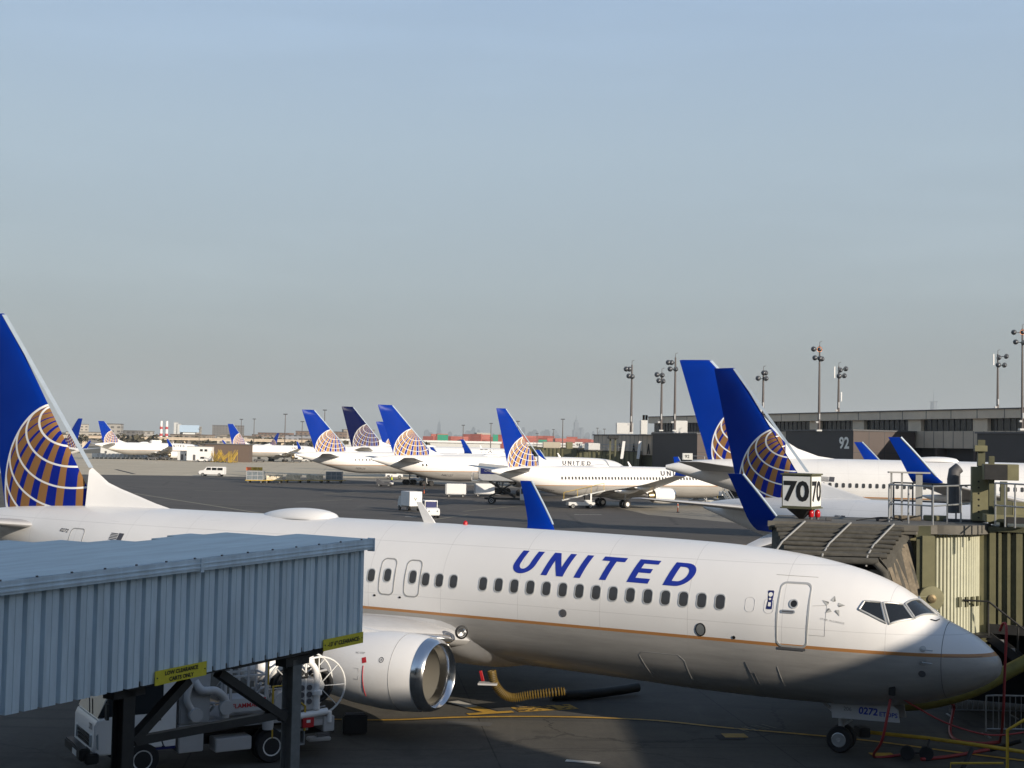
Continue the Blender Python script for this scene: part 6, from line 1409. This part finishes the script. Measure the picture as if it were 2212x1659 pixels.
# markers
def marker(label, pos):
    t = thing('delineator', label, 'marker post', pos, 0, 'orange marker posts'); b = MB(); b.lathe([(.25, 0), (.25, .06), (.06, .09)], (0, 0, 0), (0, 0, 1), 10, True); b.build('base', 'blacksteel', t); MB().lathe([(.07, .08), (.06, 1.5), (.02, 1.52)], (0, 0, 0), (0, 0, 1), 10).build('post', 'orange', t); MB().lathe([(.075, .6), (.073, .8)], (0, 0, 0), (0, 0, 1), 10).lathe([(.071, 1.05), (.069, 1.25)], (0, 0, 0), (0, 0, 1), 10).build('band', 'white', t)
marker('orange and white marker post under the mid-distance engine', G(1464, 1107)); marker('faint orange marker post above the box truck', G(916, 1067))
# small vehicles beneath the tails
def tractor(label, u, v, rz, m='white', grp='small tractors under the tails'):
    t = thing('tow_tractor', label, 'tractor', G(u, v), R_(rz), grp); prof_body(t, 'body', [(-1.9, .4), (1.9, .4), (1.95, 1.0), (.6, 1.15), (.5, 1.0), (-1.9, 1.1)], -.85, .85, m, .05); b = MB(); b.bb(-.6, .45, -.75, .75, 1.15, 1.8); b.build('cabin', 'glass', t, bevel=.05); MB().bb(-.7, .55, -.82, .82, 1.8, 1.9).build('cabin_roof', m, t); wheels(t, (-1.2, 1.25), .8, .42); return t
tractor('white tractor under the left stabiliser beside the dolly row', 851, 1034, 5); tractor('white tractor behind the tail of the brightest globe airliner', 905, 1044, 178); tractor('pale tractor at the foot of the second distant airliner', 655, 998, 0, 'offwhite')
t = thing('utility_cart', 'small dark open cart with a white nose, a worker standing beside it', 'cart', G(831, 1051), R_(-8)); prof_body(t, 'body', [(-1.4, .3), (1.4, .3), (1.45, .6), (.9, .8), (-.2, .7), (-.9, 1.3), (-1.4, 1.3)], -.7, .7, 'dgrey', .04); wheels(t, (-.9, .9), .6, .28); MB().bb(.9, 1.5, -.65, .65, .45, .75).build('nose', 'white', t, bevel=.04)
def person(pos, rz, label, top='hivis', legs='navy', sc=1.0):
    me = bpy.data.meshes.new('person'); J = [((0, 0, .95), .14), ((0, 0, 1.15), .13), ((0, 0, 1.38), .16), ((0, 0, 1.52), .06), ((0, .01, 1.66), .10), ((0, 0, 1.76), .07),
        ((.10, 0, .88), .095), ((.12, .03, .48), .065), ((.13, 0, .09), .045), ((.13, .14, .04), .035), ((-.10, 0, .88), .095), ((-.12, -.03, .48), .065), ((-.13, -.02, .09), .045), ((-.13, .12, .04), .035),
        ((.20, 0, 1.42), .06), ((.26, 0, 1.15), .045), ((.24, .12, .95), .035), ((-.20, 0, 1.42), .06), ((-.27, .02, 1.15), .045), ((-.22, .16, .98), .035)]
    E_ = [(0, 1), (1, 2), (2, 3), (3, 4), (4, 5), (0, 6), (6, 7), (7, 8), (8, 9), (0, 10), (10, 11), (11, 12), (12, 13), (2, 14), (14, 15), (15, 16), (2, 17), (17, 18), (18, 19)]
    me.from_pydata([j[0] for j in J], E_, []); o = bpy.data.objects.new('person', me); COL.objects.link(o); m = o.modifiers.new('skin', 'SKIN'); o.modifiers.new('sub', 'SUBSURF').levels = 1
    for i, j in enumerate(J): me.skin_vertices[0].data[i].radius = (j[1], j[1]*.85) if me.skin_vertices else None
    o.location = pos; o.rotation_euler = (0, 0, rz); me.materials.append(M[legs]); tag(o, label, 'person'); 
    v = MB(); v.lathe([(.165, .96), (.17, 1.1), (.205, 1.36), (.15, 1.47), (.07, 1.5)], (0, 0, 0), (0, 0, 1), 14); v.build('vest', top, o, smooth=50)
    h = MB(); h.lathe([(.09, 1.56), (.108, 1.64), (.11, 1.70)], (0, .01, 0), (0, 0, 1), 14); h.build('face', 'skin', o, smooth=50); h = MB(); h.lathe([(.118, 1.70), (.11, 1.78), (.06, 1.83), (.01, 1.84)], (0, 0, 0), (0, 0, 1), 14); h.build('cap', 'navy', o, smooth=50)
    return o
try: person(G(846, 1048), R_(170), 'worker in a yellow vest standing by the small dark cart')
except Exception as e_: print('person', e_)
# stand equipment between the far airliners
t = thing('equipment_shed', 'brown windowless shed behind the heap of yellow stairs', 'shed', G(478, 998)); MB().bb(-7, 9, 4, 10, 0, 6.2).build('wall', 'brownwall', t); MB().bb(-7.3, 9.3, 3.7, 10.3, 6.203, 6.5).build('roof', 'dgrey', t)
rb = random.Random(21)
for i in range(6):
    t = thing('yellow_stairs', 'yellow mobile boarding steps in the heap before the brown shed', 'steps', G(462+i*8.5, 999+rb.uniform(-1.5, 1.5)), rb.choice([.2, 1.0, -1.1, 2.0, -.5, 1.5])+rb.uniform(-.2, .2), 'yellow boarding steps heaped together'); t.scale = (.95, .95, .72+.06*(i % 3)); b = MB(); s = 1 if i % 2 else -1
    for y in (-.5, .5): b.beam((-1.6*s, y, .5), (1.6*s, y, 4.2), .14, .3); b.tube([(-1.6*s, y, 1.6), (1.6*s, y, 5.3)], .09, 5); b.beam((1.5*s, y, .3), (1.5*s, y, 4.2), .12, .12)
    [b.box((s*(-1.5+.3*k), 0, .6+.37*k), (.3, 1, .06)) for k in range(11)]; b.build('flight', 'yellow', t); MB().bb(-2, 2, -.6, .6, .3, .5).build('base', 'yellow', t); wheels(t, (-1.4, 1.4), .5, .3)
for i, (u, v, L_, h, l, m) in enumerate(((430, 997, 9, 5.2, 'white site cabin with a dark door left of the brown shed', 'white'), (398, 996, 5, 3.5, 'low white cabin beside the distant nose', 'offwhite'), (262, 987, 9, 4.6, 'white trailer with dark markings behind the left distant tail', 'white'), (235, 987, 7, 4.4, 'white trailer nearest to the near fin edge', 'offwhite'), (290, 986, 6, 4.0, 'third white trailer in the row on the left', 'white'))):
    t = thing('site_cabin', l, 'cabin', G(u, v)); MB().bb(-L_/2, L_/2, 0, 3, .3, h).build('wall', m, t, bevel=.05); MB().bb(-L_/4, -L_/4+.9, -.03, -.005, .4, 2.4).build('door', 'dgrey', t); [MB().bb(x, x+1.0, -.03, -.005, h-1.6, h-.8).build('window', 'glass', t) for x in (.2, 1.8)]; MB().bb(-L_/2-.1, L_/2+.1, -.1, 3.1, h+.003, h+.15).build('roof', 'grey', t)
base_c = None
for i in range(24):
    u = 205+i*9.4; pos = G(u, 990.5+.08*i)
    t = thing('baggage_cart', 'small white baggage cart in the long row below the left distant airliner', 'baggage cart', pos, rb.uniform(-.1, .1), 'white baggage carts in a row')
    if base_c is None:
        MB().bb(-.95, .95, -.8, .8, .45, 1.9).build('box', 'white', t, bevel=.04); MB().bb(-1.0, 1.0, -.82, .82, 1.903, 1.97).build('cart_roof', 'grey', t); MB().bb(-.7, .7, -.83, -.801, .6, 1.7).build('curtain', 'offwhite', t); wheels(t, (-.6, .6), .7, .22); base_c = t
    else:
        for ch in base_c.children:
            c = ch.copy(); COL.objects.link(c); c.parent = t
            for g2_ in ch.children: q = g2_.copy(); COL.objects.link(q); q.parent = c
for i, (u, v, rz, l) in enumerate(((330, 994, 0, 'dark tug under the belly of the left distant airliner'), (352, 993.5, 180, 'dark loader under the wing of the left distant airliner'), (560, 998.5, 0, 'dark tug under the second distant airliner'), (436, 998, 180, 'white pickup before the site cabins'), (640, 999, 0, 'dark loader under the second distant wing'))):
    tractor(l, u, v, rz, 'white' if 'white' in l else 'dgrey', 'tractors under the distant airliners')

# ------------------------------------------------------------------ beyond the airfield
sheet('hills', [(-9000, 640), (9000, 640), (9000, 12000), (-9000, 12000)], .02, 'land')
# elevated road
rd = thing('viaduct', 'long grey elevated road crossing behind the distant airliners', 'viaduct', (-420, 900, 0), R_(3)); MB().bb(-700, 290, 0, 12, 7.2, 8.3).build('deck', 'concwall', rd); MB().bb(-700, 290, -.3, -.01, 8.0, 9.0).build('parapet', 'panel', rd)
for i in range(29): 
    o = MB().bb(-1, 1, 2, 10, 0, 7.19).build('column', 'concwall', rd); o.location.x = -690+i*34
rb = random.Random(5)
TB = [mat('town_wall_%d' % i, c, .8, noise=.15, nscale=.05) for i, c in enumerate([(.32, .27, .22), (.24, .17, .13), (.38, .36, .33), (.20, .19, .18), (.46, .42, .36), (.28, .16, .11), (.34, .35, .38), (.15, .14, .13)])]
protos = {}
def window_wall(name, c):
    m, t, b, N, oc, s = new_mat(name, .75, 0)
    k = N.m('ADD', s[0], s[1])
    a = N.m('MULTIPLY', N.m('GREATER_THAN', N.m('FRACT', N.m('DIVIDE', k, 5.5)), .5), N.m('MULTIPLY', N.m('GREATER_THAN', N.m('FRACT', N.m('DIVIDE', s[2], 3.8)), .35), N.m('LESS_THAN', N.m('FRACT', N.m('DIVIDE', s[2], 3.8)), .8)))
    cc = N.mix(N.rng(N.noise(oc, .05), .3, .7, 0, 1), c, tuple(v*.75 for v in c)); t.links.new(N.mix(N.m('MULTIPLY', a, .8), cc, (.05, .05, .055)), b.inputs['Base Color']); return m
TW = [window_wall('town_facade_%d' % i, c) for i, c in enumerate([(.32, .27, .22), (.24, .17, .13), (.38, .36, .33), (.20, .19, .18), (.46, .42, .36), (.28, .16, .11), (.34, .35, .38), (.15, .14, .13)])]
def town(u, d, w, h, dep, label, grp, mi=None, rows=0):
    if mi is None:
        mi = rb.randrange(len(TB)); cn_ = ['tan', 'brown', 'light grey', 'dark grey', 'cream', 'brick red', 'blue grey', 'near-black'][mi]; label = 'low %s building in the hazy town on the horizon' % cn_; grp = 'low %s town buildings' % cn_
    p = at(u, 960, d); t = thing('town_building', label, 'building', (p.x, p.y, 0), rb.uniform(-.35, .35), grp); m = TW[mi if mi is not None else rb.randrange(len(TB))]
    MB().bb(-w/2, w/2, 0, dep, 0, h).build('wall', m, t); MB().bb(-w/2-.3, w/2+.3, -.3, dep+.3, h+.01, h+.7).build('roof', rb.choice(['dgrey', 'grey', 'roofgrey', 'brownwall']), t)
for i in range(120):
    d = rb.uniform(1000, 3300); u = rb.uniform(-60, 930) if i < 88 else rb.uniform(900, 1500); h = rb.uniform(6, 13)+(d/3300)**2*10*rb.random()
    town(u, d, rb.uniform(16, 55), h, rb.uniform(10, 22), 'low building in the hazy town on the horizon', 'low town buildings on the horizon')
for i, (u, d, w, h, l, mi) in enumerate(((409, 1500, 22, 22, 'pale block with a bright blue roof edge on the horizon', 4), (268, 1350, 26, 15, 'low wide block with dark top right of the left distant fin', 3), (300, 1400, 30, 15, 'long low block with white signs on the horizon', 2), (490, 2400, 55, 34, 'dark domed mound-like hall beyond the second distant fin', 3), (178, 1700, 14, 24, 'small pale block directly right of the reversed distant fin', 4), (245, 1200, 12, 20, 'white billboard-like block beside the left distant globe', 2), (690, 1600, 60, 20, 'long reddish block left of the larger tails', 1), (775, 1700, 40, 24, 'tan block with two storeys between the larger tails', 0), (1045, 1800, 20, 24, 'small tan tower among the red containers', 4), (590, 1900, 50, 19, 'reddish row block right of the second distant fin', 5))):
    town(u, d, w, h, 15, l, None, mi)
MB_ = thing('billboard', 'white advertising hoarding on the pale horizon block with blue edge', 'billboard', at(409, 928, 1495)); MB().bb(-11, 11, -1, 1, -3, 5).build('panel', 'lightblue', MB_); MB().bb(-7, 7, -1.2, -1.01, -8, -3.6).build('sign_panel', 'signwhite', MB_); MB().bb(-8, -7, 0, 1, -25, -3).bb(7, 8, 0, 1, -25, -3).build('post', 'dgrey', MB_)
for u, l in ((347, 'left red and white banded chimney'), (359, 'right red and white banded chimney')):
    p = at(u, 960, 2100); t = thing('chimney', l+' on the horizon', 'chimney', (p.x, p.y, 0)); MB().lathe([(2.6, 0), (2.0, 36)], (0, 0, 0), (0, 0, 1), 12, True, True).build('shaft', 'white', t); b = MB(); b.lathe([(2.35, 23), (2.25, 27)], (0, 0, 0), (0, 0, 1), 12); b.lathe([(2.6, 12), (2.5, 16)], (0, 0, 0), (0, 0, 1), 12); b.build('red_band', 'red', t)
for k, u in enumerate((378, 384)): p = at(u, 960, 2600); t = thing('tower_block', ('left' if k == 0 else 'right')+' of two pale slim tower blocks beside the chimneys', 'tower block', (p.x, p.y, 0)); MB().bb(-3.4, 3.4, 0, 8, 0, 40-k*3).build('wall', 'offwhite', t); MB().bb(-3.6, 3.6, -.2, 8.2, 40.01-k*3, 41-k*3).build('roof', 'grey', t)
# container yard
rb = random.Random(17)
for i in range(64):
    u = 925+i*6.1+rb.uniform(-2, 2) if i < 60 else rb.uniform(930, 1280); d = rb.uniform(1300, 1450); p = at(u, 955, d); gr = u in () or rb.random() < .07
    n = rb.choice([4, 5, 6, 6, 7]); t = thing('container_stack', 'stack of green shipping containers in the distant yard' if gr else 'stack of red shipping containers in the distant yard', 'container stack', (p.x, p.y, 0), rb.uniform(-.5, .5), 'green container stacks in the yard' if gr else 'red container stacks in the yard')
    for k in range(n): 
        o = MB().bb(-6, 6, -1.25, 1.25, .02, 2.58).build('container', 'green' if gr else 'terra', t) if (gr, 'c') not in protos else link_copy(None, 'container', t, mesh=protos[(gr, 'c')]); protos.setdefault((gr, 'c'), o.data); o.location = (rb.uniform(-.3, .3), 0, 2.62*k+.5)
for u, w, h, l in ((956, 10, 17, 'bright green container block left in the yard'), (1070, 5, 18, 'bright green container block right in the yard'), (1172, 8, 14, 'green container block beyond the mid-distance fin')):
    p = at(u, 955, 1250); t = thing('container_block', l, 'container block', (p.x, p.y, 0)); MB().bb(-w/2, w/2, 0, 3, h-8, h).build('upper_container', 'green', t); MB().bb(-w/2, w/2, 0, 3, 0, h-8.02).build('lower_container', 'terra', t)
# warehouses with white roofs before the yard
for u, w, d, l in ((985, 60, 900, 'white-roofed warehouse left of the mid-distance fin'), (1190, 50, 950, 'white-roofed warehouse right of the mid-distance fin'), (770, 50, 980, 'white-roofed warehouse beyond the larger tails')):
    p = at(u, 960, d); t = thing('warehouse', l, 'warehouse', (p.x, p.y, 0)); MB().bb(-w/2, w/2, 0, 30, 0, 9).build('wall', 'offwhite', t); MB().bb(-w/2-1, w/2+1, -1, 31, 9.01, 10.4).build('roof', 'white', t); MB().bb(-w/3, -w/3+6, -.2, -.01, 0, 5).bb(w/6, w/6+6, -.2, -.01, 0, 5).build('dock_door', 'dgrey', t)
# thin poles and pylons
for i in range(16):
    u = [430, 520, 548, 615, 652, 1000, 1060, 1090, 1118, 1160, 1195, 1215, 1290, 1305, 700, 90][i]; p = at(u, 955, rb.uniform(500, 900)); t = thing('distant_pole', 'slim dark lighting pole on the hazy horizon', 'pole', (p.x, p.y, 0), 0, 'slim poles on the horizon'); h = rb.uniform(14, 22); MB().tube([(0, 0, 0), (0, 0, h)], [.3, .16], 6).build('pole', 'pole', t); MB().bb(-.9, .9, -.2, .2, h, h+.4).build('lamp_head', 'lamp', t)
# trees beyond the field: one scattered belt
b = MB(); rb = random.Random(8)
for i in range(170):
    d = rb.uniform(800, 1500); u = rb.uniform(-80, 1000); p = at(u, 955, d); R0 = rb.uniform(2.2, 4.6); hh = rb.uniform(4, 8)
    for k in range(34):
        a, e_, r = rb.uniform(0, 2*pi), rb.uniform(-.9, 1), R0*rb.random()**.4; c = Vector((p.x+r*cos(a)*sqrt(1-e_*e_)*1.4, p.y+r*sin(a)*sqrt(1-e_*e_), hh+r*e_*.8)); s = rb.uniform(.5, 1.1); q = Vector((rb.uniform(-1, 1), rb.uniform(-1, 1), rb.uniform(-1, 1))).normalized(); a1 = q.orthogonal()*s; a2 = q.cross(a1)
        b.add([c-a1-a2, c+a1-a2, c+a1+a2, c-a1+a2], [(0, 1, 2, 3)])
tag(b.build('distant_trees', mat('winter_foliage', (.075, .068, .045), .9, noise=.4, nscale=.1)), 'belt of bare brown trees between the airfield and town', 'trees', kind='stuff')
# ---- skyline across the river
rb = random.Random(13)
def tower(u, vtop, d, w, label, grp=None, kind='box', m='skylinegrey'):
    p = at(u, vtop, d); h = p.z; t = thing('skyline_tower', label, 'skyscraper', (p.x, p.y, 0), rb.uniform(-.4, .4), grp)
    if kind == 'box':
        MB().bb(-w/2, w/2, -w/2, w/2, 0, h*.93).build('shaft', m, t); MB().bb(-w*.3, w*.3, -w*.3, w*.3, h*.93+.1, h).build('crown', m, t)
    elif kind == 'spire':
        MB().bb(-w/2, w/2, -w/2, w/2, 0, h*.55).build('shaft', m, t); MB().bb(-w*.36, w*.36, -w*.36, w*.36, h*.55+.1, h*.78).build('upper_shaft', m, t); MB().bb(-w*.2, w*.2, -w*.2, w*.2, h*.78+.1, h*.86).build('crown', m, t); MB().tube([(0, 0, h*.86), (0, 0, h)], [w*.08, w*.03], 6).build('spire', m, t)
    else:
        b = MB(); hh = h*.80; b.loft([[Vector((w/2*cos(a+pi/4)*1.2, w/2*sin(a+pi/4)*1.2, 0)) for a in [i*pi/4 for i in range(8)]], [Vector((w/2*cos(a+pi/4)*.85, w/2*sin(a+pi/4)*.85, hh)) for a in [i*pi/4 for i in range(8)]]]); b.build('shaft', m, t); MB().tube([(0, 0, hh), (0, 0, h)], [w*.06, w*.02], 6).build('spire', m, t); MB().bb(-w*.55, w*.55, -w*.4, w*.4, hh+.5, hh+7).build('ring_platform', m, t)
for i in range(74):
    u = rb.gauss(1040, 70) if i < 32 else rb.gauss(1225, 60); u = min(max(u, 905), 1345); d = rb.uniform(12500, 15000); base = 960; v = 944-rb.random()**2*22
    tower(u, v, d, rb.uniform(25, 60), 'faint blue-grey tower in the hazy city skyline', 'faint skyline towers')
tower(1245, 897, 14000, 62, 'tallest stepped skyline tower with a needle spire', None, 'spire'); tower(949, 903, 14500, 42, 'slender skyline tower with a spire at the left of the city', None, 'spire')
tower(2017, 840, 11500, 62, 'pale tall tower with a mast above the concourse roof', None, 'wtc')
# ------------------------------------------------------------------ air
hz = MB(); hz.bb(-20000, 20000, -2500, 24000, -1, 620)
hm = bpy.data.materials.new('haze_air'); hm.use_nodes = True; hn = hm.node_tree; hn.nodes.clear()
ho = hn.nodes.new('ShaderNodeOutputMaterial'); hv = hn.nodes.new('ShaderNodeVolumePrincipled'); hn.links.new(hv.outputs[0], ho.inputs['Volume'])
hv.inputs['Color'].default_value = (.66, .72, .76, 1); hv.inputs['Density'].default_value = 8.0e-5; hv.inputs['Anisotropy'].default_value = 0.0
hzo = hz.build('haze', hm); tag(hzo, kind='stuff')
